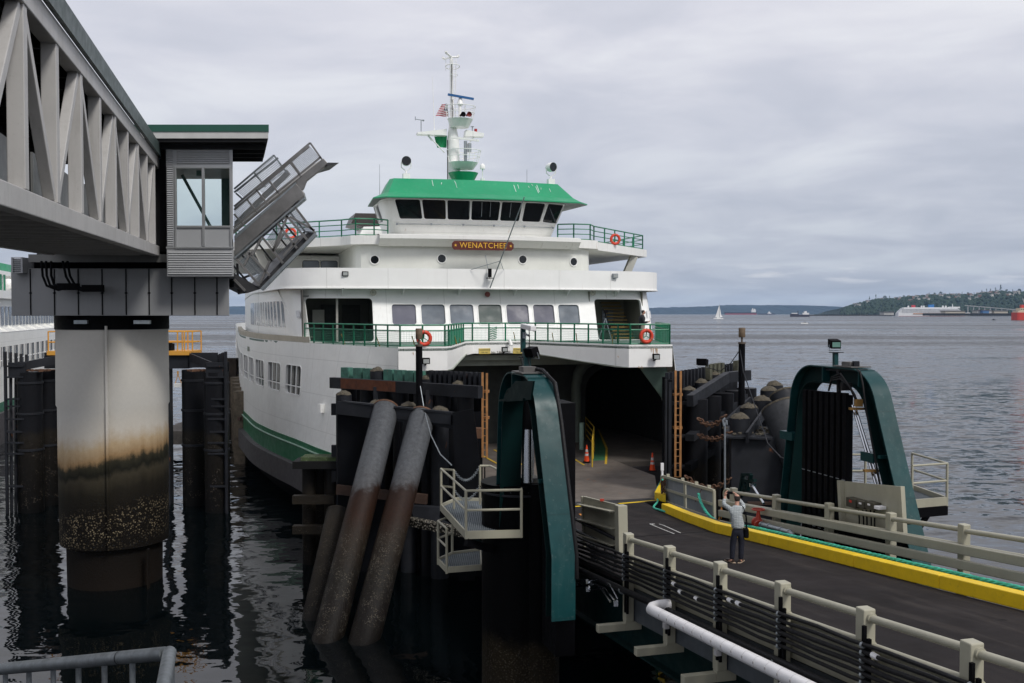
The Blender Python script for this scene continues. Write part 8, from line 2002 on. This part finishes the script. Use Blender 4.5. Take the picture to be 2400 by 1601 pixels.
bg = thing('shoulder_bag', WMn @ Vector((.24, .02, .8)), 'small black shoulder bag hanging at the right hip of the balding man', 'bag')
mb = MB(WMn); mb.box((.235, .02, .80), (.13, .22, .26)); build(mb, 'bag_body', blackm, bg, bevel=.03)
mb = MB(WMn); mb.path([(.24, -.03, .92), (.245, -.10, 1.1), (.22, -.12, 1.3), (.16, -.05, 1.49), (.12, .07, 1.53)], .013, 6); mb.path([(.25, .08, .92), (.25, .12, 1.2), (.15, .16, 1.46)], .012, 6); build(mb, 'strap', blackm, bg)
# ---- man on the ferry deck, side on, reading his phone
pS2 = SHIPI @ pZ(1505, 806, ZP); ft2 = FM @ Vector((pS2.x, pS2.y, ZP))
m2 = thing('person', ft2, 'dark haired man in black jacket at the ferry deck rail looking down at his hands', 'person')
W2 = Matrix.Translation(ft2)
J2 = {'pel': ((0, 0, .95), (.09, .08)), 'sp': ((-.01, 0, 1.15), (.09, .08)), 'chest': ((.01, 0, 1.42), (.08, .08)), 'neck': ((.03, 0, 1.53), .055), 'hd': ((.06, 0, 1.66), .07), 'ls': ((.01, -.17, 1.42), .06), 'le': ((.05, -.24, 1.16), .047), 'lw': ((.28, -.12, 1.17), .033), 'rs': ((.01, .17, 1.42), .06), 're': ((.05, .22, 1.16), .047), 'rw': ((.28, .06, 1.17), .033),
      'lh': ((0, -.09, .88), .06), 'lk': ((.03, -.1, .5), .06), 'la': ((-.02, -.1, .09), .04), 'lt': ((.12, -.1, .04), .035), 'rh': ((0, .09, .88), .06), 'rk': ((.03, .1, .5), .05), 'ra': ((-.02, .1, .09), .04), 'rt': ((.12, .1, .04), .035)}
B2 = [('pel', 'sp'), ('sp', 'chest'), ('chest', 'neck'), ('neck', 'hd'), ('chest', 'ls'), ('ls', 'le'), ('le', 'lw'), ('chest', 'rs'), ('rs', 're'), ('re', 'rw'), ('pel', 'lh'), ('lh', 'lk'), ('lk', 'la'), ('la', 'lt'), ('pel', 'rh'), ('rh', 'rk'), ('rk', 'ra'), ('ra', 'rt')]
skinned('body', J2, B2, skin, m2, sub=1, W=W2)
mb = MB(W2); head(mb, (.07, 0, 1.68), (1, -.1, -.25)); build(mb, 'head', skin, m2)
mb = MB(W2); hand(mb, J2['lw'][0], (1, .3, .2), (0, .6, .8), .5, 1, 1); hand(mb, J2['rw'][0], (1, -.3, .2), (0, -.6, .8), .5, 1, -1); build(mb, 'hands', skin, m2)
mb = MB(W2); mb.ball((.045, 0, 1.72), .095, 14, (1, .9, .95)); build(mb, 'hair', hairm, m2)
jk = mat('jacket_black', (.010, .011, .014), .8, var=.3, vs=8, bump=.5, bs=10)
mb = MB(W2); mb.path([(-.02, 0, .80), (-.02, 0, .95), (-.03, 0, 1.15), (-.01, 0, 1.33), (.0, 0, 1.43), (.02, 0, 1.50), (.035, 0, 1.55)], [.15, .165, .155, .175, .165, .11, .07], 16)
for s_ in (-1, 1): mb.path([(.0, .13*s_, 1.44), (.01, .19*s_, 1.38), (.05, .235*s_, 1.16), (.14, .17*s_ if s_ > 0 else -.19, 1.14), (.27, .07*s_ if s_ > 0 else -.12, 1.17)], [.07, .08, .07, .06, .045], 10)
build(mb, 'jacket', jk, m2)
mb = MB(W2)
for s_ in (-1, 1): mb.path([(0, .05*s_, .98), (.0, .075*s_, .82), (.03, .1*s_, .5), (-.02, .1*s_, .07)], [.13, .115, .085, .065], 12)
build(mb, 'trousers', mat('trouser_khaki', (.30, .26, .20), .85), m2)
for s_ in (-1, 1):
    mb = MB(W2); mb.path([(-.08, .1*s_, .05), (.02, .1*s_, .055), (.17, .1*s_, .04)], [.045, .055, .035], 10); build(mb, 'shoe', blackm, m2)
